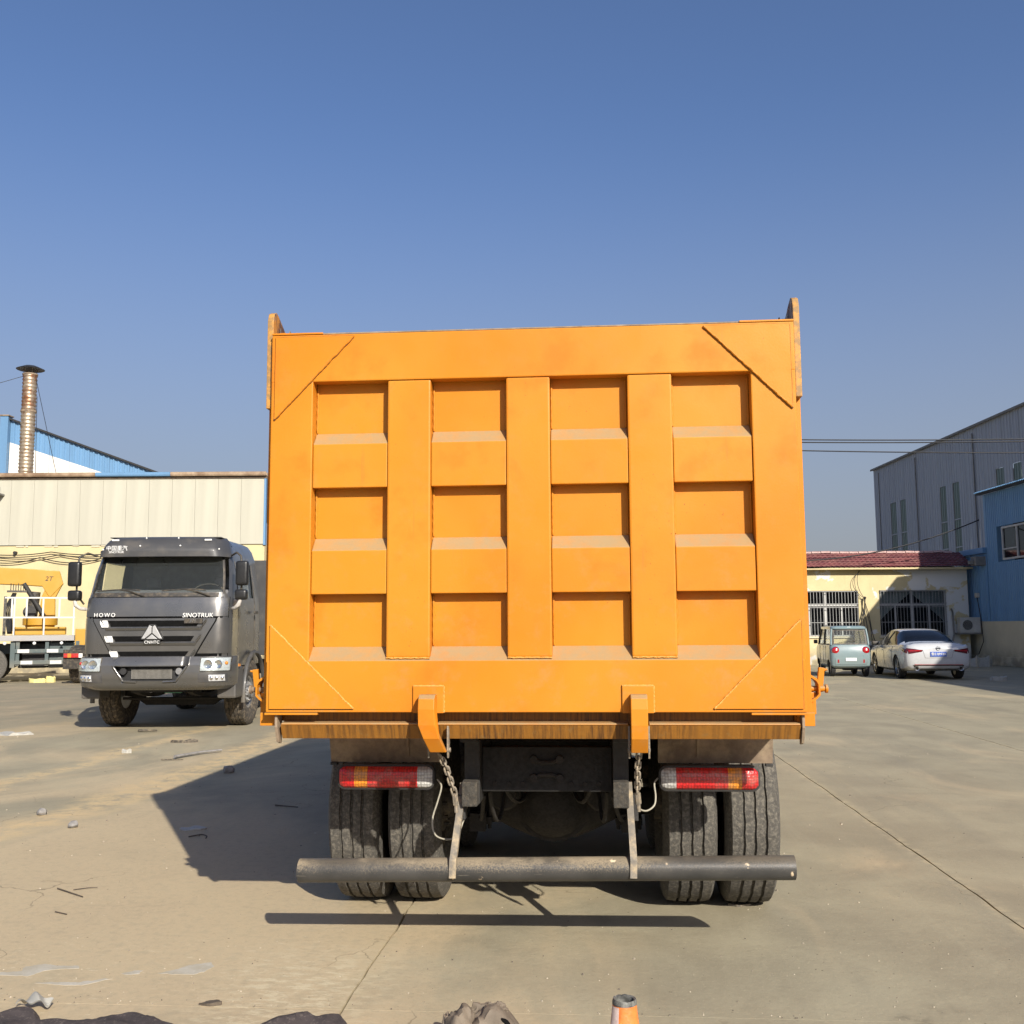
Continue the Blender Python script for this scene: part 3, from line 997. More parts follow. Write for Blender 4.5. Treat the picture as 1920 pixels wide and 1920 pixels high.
AX = (1.47, 2.84)
for ay in AX:
    b = MB()
    prof = [(0.06, -0.95), (0.075, -0.55), (0.085, -0.42), (0.10, -0.36), (0.16, -0.24), (0.205, -0.12), (0.215, 0), (0.205, 0.12), (0.16, 0.24), (0.10, 0.36), (0.085, 0.42), (0.075, 0.55), (0.06, 0.95)]
    b.lathe(prof, (CX, ay, 0.545), 'x', 24)
    ax = b.build('axle', 'axle_grime', dt, smooth=50)
    b = MB()
    b.lathe([(0.2, -0.14), (0.19, -0.2), (0.12, -0.27), (0.05, -0.3), (0.0, -0.3)], (CX, ay, 0.56), 'y', 24)
    b.lathe([(0.22, -0.12), (0.222, -0.15), (0.2, -0.155)], (CX, ay, 0.56), 'y', 24)
    b.build('differential', 'axle_grime', ax, smooth=40)
    for s in (-1, 1):
        xs = CX + s * 0.43
        b = MB()
        b.box(xs - 0.075, xs + 0.075, ay - 0.14, ay + 0.14, 0.43, 0.47)
        b.box(xs - 0.045, xs + 0.045, ay - 0.2, ay - 0.12, 0.40, 0.5)
        for q in (-1, 1):
            for w_ in (-1, 1):
                b.cyl((xs + q * 0.06, ay + w_ * 0.1, 0.40), (xs + q * 0.06, ay + w_ * 0.1, 0.72), 0.012, n=8)
        b.build('spring_clamp', 'axle_grime', ax, bevel=0.003)
for s in (-1, 1):
    xs = CX + s * 0.43
    for k in range(9):
        L = 1.0 - 0.075 * k
        b = MB()
        yc = (AX[0] + AX[1]) / 2
        rings = []
        for i in range(13):
            t = i / 12 * 2 - 1
            y = yc + t * L
            z = 0.70 - 0.02 * k - 0.11 * (t * L) ** 2
            rings.append([(xs - 0.045, y, z - 0.009), (xs + 0.045, y, z - 0.009), (xs + 0.045, y, z + 0.009), (xs - 0.045, y, z + 0.009)])
        b.loft(rings)
        b.build('spring_leaf', 'axle_grime', dt)
rng = random.Random(4)
for ay in AX:
    for x, out in ((CX - 1.08, -1), (CX - 0.75, 1), (CX + 0.745, -1), (CX + 1.075, 1)):
        rim = RIM_OUT_R if out > 0 else RIM_OUT_L
        wheel(dt, x, ay, 0.54, TY_RIB, rim, 'tyre_dusty', 'rim_dark', spin=rng.uniform(0, 6))
for s in (-1, 1):
    wheel(dt, CX + s * 1.03, 6.75, 0.54, TY_RIB, RIM_OUT_R if s > 0 else RIM_OUT_L, 'tyre_dusty', 'rim_dull', spin=rng.uniform(0, 6))
b = MB().cyl((CX - 0.95, 6.75, 0.5), (CX + 0.95, 6.75, 0.5), 0.06)
b.build('axle', 'axle_grime', dt)
b = MB().cyl((CX, 1.6, 0.62), (CX, 5.5, 0.8), 0.06)
b.build('drive_shaft', 'axle_grime', dt, smooth=40)

# brake chambers, air tanks, hoses and bolts in the dark under the frame
for s in (-1, 1):
    b = MB().lathe([(0.0, 0.0), (0.07, 0.0), (0.085, 0.02), (0.085, 0.09), (0.095, 0.1), (0.085, 0.11), (0.08, 0.19), (0.0, 0.2)], (CX + s * 0.27, 1.14, 0.62), 'y', 18)
    b.build('brake_chamber', 'axle_grime', dt, smooth=35)
    MB().cyl((CX + s * 0.27, 1.3, 0.62), (CX + s * 0.5, 1.42, 0.66), 0.016, n=8).build('push_rod', 'axle_grime', dt)
    MB().cyl((CX + s * 0.58, 3.6, 0.78), (CX + s * 0.58, 4.3, 0.78), 0.13, n=20).build('air_tank', 'axle_grime', dt, smooth=40)
    for k, (xa, za, xb, zb, dip) in enumerate(((0.30, 0.72, 0.26, 0.66, 0.16), (0.22, 0.74, 0.10, 0.72, 0.1), (0.33, 0.7, 0.4, 0.5, 0.05))):
        pth = []
        for i in range(13):
            t = i / 12
            pth.append((CX + s * lerp(xa, xb, t), lerp(0.66, 1.15, t), lerp(za, zb, t) - dip * 4 * t * (1 - t)))
        MB().tube(pth, 0.011, 6).build('air_hose', 'axle_grime', dt, smooth=60)
    for k in range(3):
        MB().cyl((CX + s * (0.12 + 0.07 * k), 0.549, 0.775), (CX + s * (0.12 + 0.07 * k), 0.538, 0.775), 0.011, n=6).build('bolt', 'axle_grime', cm)

# --- mudguards, tail lamps
for s in (-1, 1):
    xi, xo = (0.60, 1.165) if s > 0 else (0.505, 1.065)
    xa, xb = sorted((s * xi, s * xo))
    ins = 0.03 * s
    b = MB()
    f = lambda u, v: (lerp(xa, xb, u) + (0.03 * (u - 0.5)) * (0), lerp(0.60, 0.55, v), lerp(0.872, 1.045, v))
    b.shell(f, 1, 1, (0, 0.006, 0.001))
    # top flange
    b.box(xa, xb, 0.56, 1.5, 1.05, 1.056)
    mg = b.build('mudguard', 'rust_plate', dt, bevel=0.0)
    e = MB().box((xb - 0.035) if s > 0 else xa, xb if s > 0 else xa + 0.035, 0.585, 0.62, 0.857, 0.871)
    e.build('guard_edge', 'chassis_black', mg, bevel=0.002)
    e = MB()
    xm = lerp(xa, xb, 0.35 if s > 0 else 0.72)
    e.prism([(0.58, 0.90), (0.545, 1.0), (0.56, 1.04), (0.59, 1.04)], 'x', xm - 0.006, xm + 0.006)
    e.build('bracket', 'rust_plate', mg)
    # lamp
    la, lb = (0.600, 1.080) if s > 0 else (-0.999, -0.517)
    z0, z1 = 0.754, 0.870
    b = MB()
    def ring(y, g):
        pts = []
        n = 6
        rr = 0.035
        for cx_, cz_, a0 in ((lb - rr, z1 - rr, 0), (la + rr, z1 - rr, 90), (la + rr, z0 + rr, 180), (lb - rr, z0 + rr, 270)):
            for i in range(n + 1):
                a = rad(a0 + 90 * i / n)
                pts.append((cx_ + (rr + g) * math.cos(a), y, cz_ + (rr + g) * math.sin(a)))
        return pts
    b.loft([ring(0.54, 0.004), ring(0.49, 0.004), ring(0.488, 0.0)])
    lamp = b.build('tail_lamp', 'chassis_black', dt, smooth=40)
    cols = ['lens_red', 'lens_amber', 'lens_red', 'lens_red', 'lens_white']
    cut = [0, 0.17, 0.31, 0.45, 0.845, 1.0]
    for i in range(5):
        u0, u1 = cut[i], cut[i + 1]
        if s > 0:
            u0, u1 = 1 - u1, 1 - u0
        xa_, xb_ = la + 0.006 + (lb - la - 0.012) * u0, la + 0.006 + (lb - la - 0.012) * u1
        def lf(u, v, xa_=xa_, xb_=xb_):
            x = lerp(xa_, xb_, u)
            e_ = min(x - la, lb - x)
            rz = 0.034 if e_ > 0.035 else 0.034
            cut_ = 0 if e_ > 0.04 else 0.04 - math.sqrt(max(0, 0.04 ** 2 - (0.04 - e_) ** 2))
            zz = lerp(z0 + 0.006 + cut_, z1 - 0.006 - cut_, v)
            bulge = 0.022 * (1 - (2 * v - 1) ** 4) * (1 - max(0, 1 - e_ / 0.06) ** 2)
            return (x, 0.487 - bulge, zz)
        lbm = MB()
        lbm.shell(lf, 12, 10, (0, 0.004, 0))
        lbm.build('lens', cols[i], lamp, smooth=50)
    b = MB().box(la + 0.05, lb - 0.05, 0.545, 0.60, z1 - 0.05, z1 - 0.03)
    b.build('lamp_bracket', 'chassis_black', lamp)
    # wires to the lamp
    b = MB()
    if s < 0:
        path = [(-0.50, 0.5, 0.80), (-0.475, 0.47, 0.77), (-0.49, 0.44, 0.70), (-0.512, 0.42, 0.62), (-0.50, 0.42, 0.55), (-0.45, 0.44, 0.522), (-0.40, 0.46, 0.53), (-0.37, 0.5, 0.6), (-0.35, 0.52, 0.68)]
    else:
        path = [(0.59, 0.5, 0.81), (0.572, 0.47, 0.79), (0.576, 0.45, 0.73), (0.565, 0.43, 0.69), (0.525, 0.42, 0.668), (0.485, 0.43, 0.685), (0.462, 0.46, 0.73), (0.45, 0.5, 0.78)]
    fine = []
    tab = [(i, *p) for i, p in enumerate(path)]
    for i in range(len(path) * 5):
        fine.append(spline(tab, i / 5))
    b.tube(fine, 0.0045, 7)
    b.build('lamp_cable', 'cable_grey', dt, smooth=60)

# --- round underrun bar on two angle struts
b = MB()
A, B_ = Vector((-1.135, 0.30, 0.399)), Vector((1.198, 0.30, 0.438))
n = 28
rings = []
dv = (B_ - A)
for i in range(41):
    c = A + dv * i / 40
    sl = 0.012 if i == 0 else 0
    rings.append([c + Vector((0, 0.055 * math.cos(2 * math.pi * k / n), 0.055 * math.sin(2 * math.pi * k / n))) for k in range(n)])
b.loft(rings, cap0=False, cap1=False)
inner = [[Vector((p.x, 0.30 + (p.y - 0.30) * 0.9, (p.z - c_) * 0.9 + c_)) for p in r] for r, c_ in ((rings[0], 0.399), (rings[-1], 0.438))]
for r, q in ((rings[0], inner[0]), (rings[-1], inner[1])):
    b.loft([r, q], cap0=False, cap1=False)
b.loft([[p + Vector((0.0, 0, 0)) for p in inner[0]], [p for p in inner[1]]], cap0=False, cap1=False)
ub = b.build('underrun_bar', 'bumper_bar', dt, smooth=40)
for (xt, zt), (xb, zb) in (((-0.365, 0.79), (-0.39, 0.385)), ((0.447, 0.80), (0.455, 0.395))):
    b = MB()
    yt, yb = 0.46, 0.236
    w, th = 0.032, 0.007
    def sec(x, y, z):
        return [(x - w / 2, y, z), (x + w / 2, y, z), (x + w / 2, y + 0.05, z), (x + w / 2 - th, y + 0.05, z), (x + w / 2 - th, y + th, z), (x - w / 2, y + th, z)]
    b.loft([sec(xb, yb, zb), sec(xb + 0.002, yb + 0.002, zb + 0.08), sec(xt, yt, zt)])
    b.build('bar_strut', 'strut_grey', ub, bevel=0.001)

# --- cab and tank, ahead of the body and out of the photograph's sight
b = MB()
rings = []
for z, w, yf, r in ((0.75, 1.2, 7.75, 0.1), (1.7, 1.22, 7.78, 0.18), (2.1, 1.2, 7.7, 0.2), (2.75, 1.1, 7.45, 0.2), (2.98, 1.0, 7.2, 0.2)):
    rings.append([(CX - w, 5.85, z), (CX + w, 5.85, z), (CX + w, yf - r, z), (CX + w - r, yf, z), (CX - w + r, yf, z), (CX - w, yf - r, z)])
b.loft(rings)
dcab = b.build('cab', OP, dt, bevel=0.03)
b = MB().box(CX + 0.55, CX + 1.1, 4.2, 5.4, 0.5, 1.0)
b.build('fuel_tank', 'chassis_black', dt, bevel=0.06)
for s in (-1, 1):
    b = MB()
    x = CX + s * 1.205
    b.prism([(6.45, 2.02), (7.5, 2.02), (7.36, 2.68), (6.45, 2.68)], 'x', x - 0.045, x + 0.01)
    b.build('side_window', 'cable_black', dcab)
# ---------------------------------------------------------------- buildings
def plaster(name, col, peel=0.0, white=(0.62, 0.61, 0.56)):
    m, t = new_mat(name)
    v = t.obj()
    c = t.mix(t.ramp(t.noise(v, 0.7, 5, 0.6), 0.3, 0.7), mul(col, 0.9), mul(col, 1.06))
    c = t.mix(t.ramp(t.noise(t.mapped(v, (2.5, 2.5, 0.5)), 1.5, 5, 0.7), 0.55, 0.8, 0, 0.45), c, mul(col, 0.62))
    z = t.add('ShaderNodeSeparateXYZ', {'Vector': v})
    if peel:
        xx = t.ramp(z.outputs['X'], 14.5, 16.0, 0.0, 0.13)
        n = t.noise(v, 0.95, 6, 0.62, 0.3)
        f = t.ramp(t.math('ADD', n, xx), 0.585, 0.62)
        c = t.mix(t.math('MULTIPLY', f, peel), c, white)
        f2 = t.ramp(t.noise(v, 2.3, 5, 0.7), 0.66, 0.7)
        c = t.mix(t.math('MULTIPLY', f2, peel * 0.6), c, (0.42, 0.2, 0.2))
    # splashed dirt at the foot
    c = t.mix(t.math('MULTIPLY', t.ramp(z.outputs['Z'], 0.9, 0.0), t.ramp(t.noise(v, 2.4, 5), 0.3, 0.6, 0.2, 0.8)), c, (0.17, 0.15, 0.12))
    t.out(t.bsdf(c, 0.9, 0, 0.25, bump=t.noise(v, 25, 4), bump_s=0.2, bump_d=0.01))


def sheet(name, col, streak=(0.1, 0.08, 0.05), amt=0.4, rough=0.5, metal=0.0):
    """profiled steel sheet: slight tone change from sheet to sheet, runs of dirt from the top"""
    m, t = new_mat(name)
    v = t.obj()
    c = t.mix(t.ramp(t.noise(t.mapped(v, (1.1, 1.1, 0.12)), 1.0, 3), 0.3, 0.7), mul(col, 0.88), mul(col, 1.08))
    rnd = t.add('ShaderNodeObjectInfo').outputs['Random']
    c = t.mix(t.ramp(rnd, 0, 1, 0, 0.18), c, mul(col, 0.8))
    st = t.noise(t.mapped(v, (7, 7, 0.35)), 1.0, 5, 0.7)
    c = t.mix(t.ramp(st, 0.52, 0.78, 0, amt), c, streak)
    c = t.mix(t.ramp(t.noise(v, 2.2, 5, 0.7), 0.58, 0.75, 0, amt * 0.8), c, mul(streak, 1.8))
    t.out(t.bsdf(c, rough, metal, 0.4, bump=t.noise(v, 3, 3), bump_s=0.1, bump_d=0.02))


sheet('cream_panel', (0.44, 0.425, 0.345), (0.34, 0.31, 0.24), 0.16, 0.55)
plaster('yellow_plaster', (0.55, 0.46, 0.265))
plaster('yellow_peeling', (0.55, 0.465, 0.265), 1.0)
plaster('old_plaster', (0.55, 0.50, 0.37), 0.0)
sheet('blue_sheet', (0.155, 0.30, 0.47), (0.08, 0.14, 0.2), 0.4, 0.45)
sheet('blue_sheet_light', (0.125, 0.25, 0.41), (0.07, 0.14, 0.24), 0.25, 0.45)
sheet('white_sheet', (0.66, 0.64, 0.58), (0.4, 0.36, 0.28), 0.2, 0.45)
sheet('grey_sheet', (0.36, 0.38, 0.41), (0.22, 0.235, 0.255), 0.4, 0.45)
sheet('green_strip', (0.13, 0.175, 0.15), (0.05, 0.06, 0.05), 0.4, 0.3)
mat('rust_gutter', (0.27, 0.17, 0.10), 0.8, 0, 0.3, 1.5, (0.4, 0.3, 0.2), 0.2, 20)
mat('red_tile', (0.13, 0.022, 0.026), 0.6, 0, 0.25, 1.2, (0.18, 0.04, 0.04), dust=0.12)
mat('ridge_pink', (0.36, 0.16, 0.14), 0.7, 0, 0.3, 0.8, (0.6, 0.45, 0.4))
mat('white_frame', (0.42, 0.42, 0.40), 0.5, 0, 0.1, 3)
mat('bar_metal', (0.3, 0.3, 0.29), 0.45, 0.3, 0.15, 3)
mat('curtain', (0.5, 0.54, 0.53), 0.9, 0, 0.15, 3)
mat('ac_white', (0.5, 0.49, 0.44), 0.55, 0, 0.15, 3, dust=0.3)
mat('dark_grille', (0.02, 0.02, 0.02), 0.6, 0, 0.2, 8)
mat('pipe_grey', (0.2, 0.19, 0.17), 0.7, 0, 0.2, 4)
mat('room_dark', (0.03, 0.03, 0.03), 0.9, 0, 0.2, 2)
glass('window_glass', (0.8, 0.83, 0.83), 0.9)
glass('window_glass_dark', (0.25, 0.28, 0.27), 0.5)


def chim_mat():
    m, t = new_mat('flue_steel')
    v = t.obj()
    z = t.add('ShaderNodeSeparateXYZ', {'Vector': v}).outputs['Z']
    n = t.noise(v, 2.0, 5, 0.6)
    f = t.math('MULTIPLY', t.ramp(z, 2.5, 3.0), t.ramp(n, 0.4, 0.6))
    c = t.mix(f, (0.40, 0.33, 0.24), (0.26, 0.11, 0.05))
    c = t.mix(t.ramp(t.noise(v, 7, 5), 0.45, 0.7, 0, 0.8), c, (0.2, 0.11, 0.06))
    t.out(t.bsdf(c, 0.42, 0.6, 0.5))


chim_mat()


def corrugated(w, z0, z1, pitch=0.2, depth=0.035, top=None, axis='x'):
    """one sheet of trapezoid profile, width w from 0, standing from z0 to z1 (z1 may be a function of x); thickness 4 mm"""
    b = MB()
    pts = []
    x = 0.0
    while x < w - 1e-6:
        for fx, d in ((0.0, 0), (0.52, 0), (0.62, depth), (0.90, depth)):
            if x + fx * pitch <= w:
                pts.append((x + fx * pitch, d))
        x += pitch
    pts.append((w, 0))
    t = top or (lambda q: z1)
    A = [(p[0], -p[1]) for p in pts]
    B = [(p[0], -p[1] + 0.006) for p in reversed(pts)]
    ring = A + B
    lo = [(p[0], p[1], z0) for p in ring]
    hi = [(p[0], p[1], t(p[0])) for p in ring]
    n = len(A)
    V0 = [b.b.verts.new(p) for p in lo]
    V1 = [b.b.verts.new(p) for p in hi]
    m = len(ring)
    for i in range(m):
        k = (i + 1) % m
        b.b.faces.new((V0[i], V0[k], V1[k], V1[i]))
    for i in range(n - 1):
        b.b.faces.new((V1[i], V1[i + 1], V1[m - 2 - i], V1[m - 1 - i]))
        b.b.faces.new((V0[i], V0[m - 1 - i], V0[m - 2 - i], V0[i + 1]))
    return b.mesh('wall_sheet')


# --- long shed on the left: yellow wall below, cream panels above, rusty gutter
ls = thing('storage_shed', 'long yellow and cream shed with a rusty gutter behind the grey lorry', 'shed', (0, 38, 0))
# right end at px 497 -> x = -9.25
XR = -9.22
b = MB().box(-60, XR, 0, 14, 0, 4.68)
shw = b.build('wall', 'yellow_plaster', ls)
pm = None
k = 0
x = XR - 0.04
PW = 0.86
while x > -34:
    b = MB().box(x - PW + 0.012, x, -0.06, -0.004, 4.70, 7.16)
    if pm is None:
        pm = MB().box(-PW + 0.008, 0, -0.05, 0.0, 4.70, 7.16).mesh('panel', bevel=0.004)
    b.b.free()
    link('wall_panel', pm, 'cream_panel', ls, (x, -0.004, 0))
    x -= PW
MB().box(x - 26, x - 0.02, -0.05, 0.0, 4.70, 7.16).build('wall_panel', 'cream_panel', ls)
MB().box(-60, XR - 0.03, 0.0, 0.12, 4.685, 7.2).build('back_wall', 'cream_panel', ls)
MB().box(XR - 0.035, XR + 0.03, -0.075, 0.12, 4.66, 7.3).build('corner_trim', 'blue_sheet_light', ls, bevel=0.004)
b = MB()
b.prism([(-0.1, 7.17), (-0.1, 7.205), (-0.07, 7.24), (0.2, 7.24), (0.2, 7.165)], 'x', -60, XR + 0.04)
b.build('fascia', 'rust_plate', ls)
# gutter in lengths: rusty, one blue replacement
for xa, xb, m_ in ((-60, -15.55, 'rust_gutter'), (-15.53, -12.75, 'blue_sheet_light'), (-12.73, XR + 0.06, 'rust_gutter')):
    b = MB()
    b.prism([(-0.22, 7.25), (-0.24, 7.30), (-0.23, 7.39), (-0.2, 7.40), (-0.19, 7.28), (-0.05, 7.27), (-0.02, 7.38), (0.05, 7.38), (0.05, 7.245)], 'x', xa, xb)
    b.build('gutter', m_, ls)
b = MB()
b.shell(lambda u, v: (lerp(-60, XR, u), lerp(0.1, 14, v), lerp(7.36, 7.0, v)), 4, 4, (0, 0, -0.08))
b.build('roof', 'rust_gutter', ls)
# ragged edge where the panels meet the plaster
b = MB()
rr = random.Random(3)
pts = []
x = -30.0
while x < XR:
    pts.append((x, 4.69))
    x += 0.35
for a_, c_ in zip(pts, pts[1:]):
    if rr.random() < 0.55:
        b.box(a_[0], a_[0] + rr.uniform(0.08, 0.34), -0.03, -0.001, 4.655 - rr.uniform(0, 0.03), 4.684)
lp = b.build('mortar_lumps', 'old_plaster', ls)
lp['kind'] = 'stuff'
# cables strung along the wall
for k, (z, sag, x0, x1) in enumerate(((4.32, 0.10, -22, -12.2), (4.22, 0.16, -22, -11.5), (4.12, 0.22, -22, -13.0))):
    b = MB()
    path = []
    n = 44
    for i in range(n + 1):
        t = i / n
        seg = (t * 4) % 1
        path.append((lerp(x0, x1, t), -0.12, z + 0.12 * (1 - abs(2 * t - 1)) - sag * 4 * seg * (1 - seg) * 0.8))
    b.tube(path, 0.018, 6)
    b.build('wall_cable', 'cable_black', ls)
for x in (-18.45, -15.2):
    b = MB().cyl((x, -0.14, 4.42), (x, 0.02, 4.42), 0.06, n=10)
    b.build('insulator', 'dark_grille', ls)
b = MB().box(-19.35, -18.95, -0.45, 0.0, 6.55, 6.62, Matrix.Translation((0, 0, 0)))
b.box(-19.2, -18.98, -0.6, -0.35, 6.55, 6.85)
b.build('wall_lamp', 'pipe_grey', ls, bevel=0.02)

# --- gabled factory hall behind it
gh = thing('factory_hall', 'blue and white gabled factory hall rising behind the cream shed', 'factory hall', (0, 50, 0))
SL = (9.26 - 11.96) / (-17.63 + 24.92)


def gtop(x):
    return 11.96 + SL * (x + 24.92)


def gwhite(x):
    return 10.86 + (9.23 - 10.86) / (-20.05 + 24.97) * (x + 24.97)


x = -24.85
while x < -13.5:
    w = 1.0
    zt = lambda q, x=x: gtop(x + q)
    zw = lambda q, x=x: gwhite(x + q) - 0.004
    if gtop(x + w) > 5.5:
        if gwhite(x + w) > 5:
            link('wall_sheet', corrugated(w - 0.01, 0.0, 0, 0.25, 0.05, zw), 'white_sheet', gh, (x, 0, 0))
        me = corrugated(w - 0.01, 0.0, 0, 0.25, 0.05, zt)
        n2 = len(me.vertices) // 2
        for i in range(n2):
            me.vertices[i].co.z = gwhite(x + me.vertices[i].co.x)
        link('wall_sheet', me, 'blue_sheet_light', gh, (x, 0, 0))
    x += w
MB().box(-25.25, -24.87, -0.25, 0.2, 0, 12.1).build('corner_post', 'blue_sheet_light', gh, bevel=0.01)
MB().box(-25.3, -24.82, -0.3, 0.25, 12.105, 12.16).build('post_cap', 'rust_plate', gh)
b = MB()
b.shell(lambda u, v: (lerp(-24.85, -12.0, u), lerp(-0.18, 30, v), gtop(lerp(-24.85, -12.0, u)) + 0.10), 2, 2, (0, 0, -0.09))
b.build('roof', 'dark_grille', gh)
MB().box(-60, -25.26, 0.6, 0.8, 0, 10.1).build('wall', 'white_sheet', gh)
MB().box(-60, -25.26, 0.5, 0.9, 10.105, 10.75).build('eave_band', 'blue_sheet_light', gh)
b = MB()
b.shell(lambda u, v: (lerp(-60, -25.0, u), lerp(0.7, 30, v), 10.8), 1, 1, (0, 0, -0.04))
b.build('roof', 'grey_sheet', gh)

# --- steel flue with a rain hat and guy wires
ch = thing('flue', 'ribbed steel flue with rain hat standing behind the cream shed', 'chimney', (-20.16, 42, 0))
b = MB()
prof = []
z = 6.5
R0 = 0.28
while z < 12.2:
    prof += [(R0 - 0.012, z), (R0 + 0.012, z + 0.045), (R0 + 0.012, z + 0.075), (R0 - 0.012, z + 0.12)]
    z += 0.155
prof.append((R0 - 0.012, 12.22))
b.lathe(prof, (0, 0, 0), 'z', 28)
for v in b.b.verts:
    v.co.z -= 8.0
fl = b.build('flue_pipe', 'flue_steel', ch, smooth=60, loc=(0, 0, 8.0))
b = MB().lathe([(R0, 10.60), (R0 + 0.03, 10.60), (R0 + 0.03, 10.68), (R0, 10.68)], axis='z', n=24, closed_prof=True)
b.build('joint_band', 'rust_plate', ch, smooth=40)
b = MB().lathe([(R0, 12.18), (R0 + 0.025, 12.18), (R0 + 0.025, 12.24), (R0, 12.24)], axis='z', n=24, closed_prof=True)
b.build('joint_band', 'rust_plate', ch, smooth=40)
b = MB().lathe([(0.0, 12.62), (0.25, 12.57), (0.56, 12.43), (0.55, 12.42), (0.25, 12.53), (0.0, 12.57)], axis='z', n=30)
hat = b.build('rain_hat', 'dark_grille', ch, smooth=40)
for i in range(4):
    a = rad(40 + 90 * i)
    b = MB().box(-0.015, 0.015, -0.004, 0.004, 12.2, 12.5, Matrix.Translation((0.25 * math.cos(a), 0.25 * math.sin(a), 0)) @ Matrix.Rotation(a, 4, 'Z'))
    b.build('hat_stay', 'rust_plate', hat)
for p, q in (((-0.28, 0, 12.15), (-9, -3.9, 8.1)), ((0.28, -0.05, 12.0), (2.9, -3.6, 7.4)), ((0.28, 0.1, 11.3), (2.1, -3.6, 7.35))):
    b = MB().cyl(p, q, 0.012, n=5)
    b.build('guy_wire', 'cable_black', ch)

# --- tile-roofed house on the right
hs = thing('tiled_house', 'low yellow house with red tiled roof and barred windows behind the parked cars', 'house', (0, 41, 0))
W1 = (11.2, 13.80, 1.13, 2.93)
W2 = (14.63, 17.30, 1.13, 2.94)
HX0, HX1, HZ = 4.0, 18.18, 3.84
cuts = [HX0, W1[0], W1[1], W2[0], W2[1], HX1]
b = MB()
T = 0.28
for i, (xa, xb) in enumerate(zip(cuts, cuts[1:])):
    if i in (1, 3):
        w_ = W1 if i == 1 else W2
        b.box(xa, xb, 0, T, 0, w_[2])
        b.box(xa, xb, 0, T, w_[3], HZ)
    else:
        b.box(xa, xb, 0, T, 0, HZ)
bmesh.ops.remove_doubles(b.b, verts=b.b.verts, dist=0.0005)
b.build('wall', 'yellow_peeling', hs)
MB().box(HX0, HX1, 6.0, 6.2, 0, HZ).build('wall', 'yellow_peeling', hs)
MB().box(HX0, HX0 + 0.2, T + 0.005, 5.995, 0, HZ).build('wall', 'yellow_peeling', hs)
MB().box(HX1 - 0.2, HX1, T + 0.005, 5.995, 0, HZ).build('wall', 'yellow_peeling', hs)
MB().box(HX0 + 0.21, HX1 - 0.21, 1.9, 1.95, 0, HZ - 0.3).build('partition', 'room_dark', hs)
for wi, (xa, xb, za, zb) in enumerate((W1, W2)):
    b = MB()
    fr = 0.045
    y0, y1 = 0.1, 0.16
    b.box(xa, xb, y0, y1, za, za + fr)
    b.box(xa, xb, y0, y1, zb - fr, zb)
    b.box(xa, xa + fr, y0, y1, za + fr, zb - fr)
    b.box(xb - fr, xb, y0, y1, za + fr, zb - fr)
    zt = za + (zb - za) * 0.66
    b.box(xa + fr, xb - fr, y0 + 0.004, y1 - 0.004, zt, zt + 0.07)
    for fx in (0.25, 0.5, 0.75):
        xm = lerp(xa, xb, fx)
        wd = 0.045 if fx == 0.5 else 0.028
        b.box(xm - wd, xm + wd, y0 + 0.008, y1 - 0.008, za + fr, zt)
    xm = lerp(xa, xb, 0.5)
    b.box(xm - 0.03, xm + 0.03, y0 + 0.008, y1 - 0.008, zt + 0.07, zb - fr)
    win = b.build('window', 'white_frame', hs)
    for fx in range(4):
        MB().box(lerp(xa, xb, fx / 4) + 0.03, lerp(xa, xb, (fx + 1) / 4) - 0.03, 0.125, 0.131, za + fr, zt).build('pane', 'window_glass', win)
    for fx in range(2):
        MB().box(lerp(xa, xb, fx / 2) + 0.04, lerp(xa, xb, (fx + 1) / 2) - 0.04, 0.125, 0.131, zt + 0.07, zb - fr).build('pane', 'window_glass', win)
    # curtains drawn aside
    if wi == 1:
        for s in (-1, 1):
            b = MB()
            xo = xa + 0.03 if s < 0 else xb - 0.03
            xm = (xa + xb) / 2
            def cf(u, v, xo=xo, xm=xm, za=za, zb=zb):
                x = lerp(xo, xm, u)
                low = lerp(za + 0.55, zb - 0.1, u ** 0.9)
                return (x, 0.24 + 0.02 * math.sin(u * 40), lerp(low, zb - 0.03, v))
            b.shell(cf, 40, 3, (0, 0.006, 0))
            b.build('curtain', 'curtain', win, smooth=60)
    # iron bars
    bm = MB().box(-0.008, 0.008, -0.008, 0.008, za + 0.02, zb - 0.02).mesh('window_bar')
    n = 21
    for i in range(n):
        link('window_bar', bm, 'bar_metal', win, (lerp(xa + 0.05, xb - 0.05, i / (n - 1)), -0.05, 0))
    for z in (za + 0.03, za + (zb - za) * 0.30, za + (zb - za) * 0.63, za + (zb - za) * 0.71, zb - 0.03):
        MB().box(xa + 0.01, xb - 0.01, -0.078, -0.062, z - 0.011, z + 0.011).build('grille_rail', 'bar_metal', win)
    MB().box(xa - 0.05, xb + 0.05, -0.06, 0.0, za - 0.07, za - 0.005).build('sill', 'old_plaster', win)
# roof: interlocking tiles, one sheet of rolls and courses; ridge tiles one by one
b = MB()
x0, x1 = HX0 - 0.2, HX1 + 0.12
nx = int((x1 - x0) / 0.05)
rows = []
NR = 7
for r in range(NR):
    for e in (0, 1):
        t = (r + e) / NR
        y = lerp(-0.42, 0.95, t)
        z = lerp(3.82, 4.50, t) + (0.035 if e == 0 else 0.0)
        rows.append((y, z))
def roll(i):
    ph = (i % 4) / 4
    return 0.028 * (1 - abs(2 * ph - 1) * 1.0)
VV = [[b.b.verts.new((x0 + i * 0.05, y, z + roll(i))) for i in range(nx + 1)] for y, z in rows]
for r in range(len(rows) - 1):
    for i in range(nx):
        b.b.faces.new((VV[r][i], VV[r][i + 1], VV[r + 1][i + 1], VV[r + 1][i]))
rf = b.build('roof', 'red_tile', hs)
tile = MB()
tile.prism([(-0.11, 0), (-0.08, 0.06), (0, 0.085), (0.08, 0.06), (0.11, 0)], 'x', 0, 0.36)
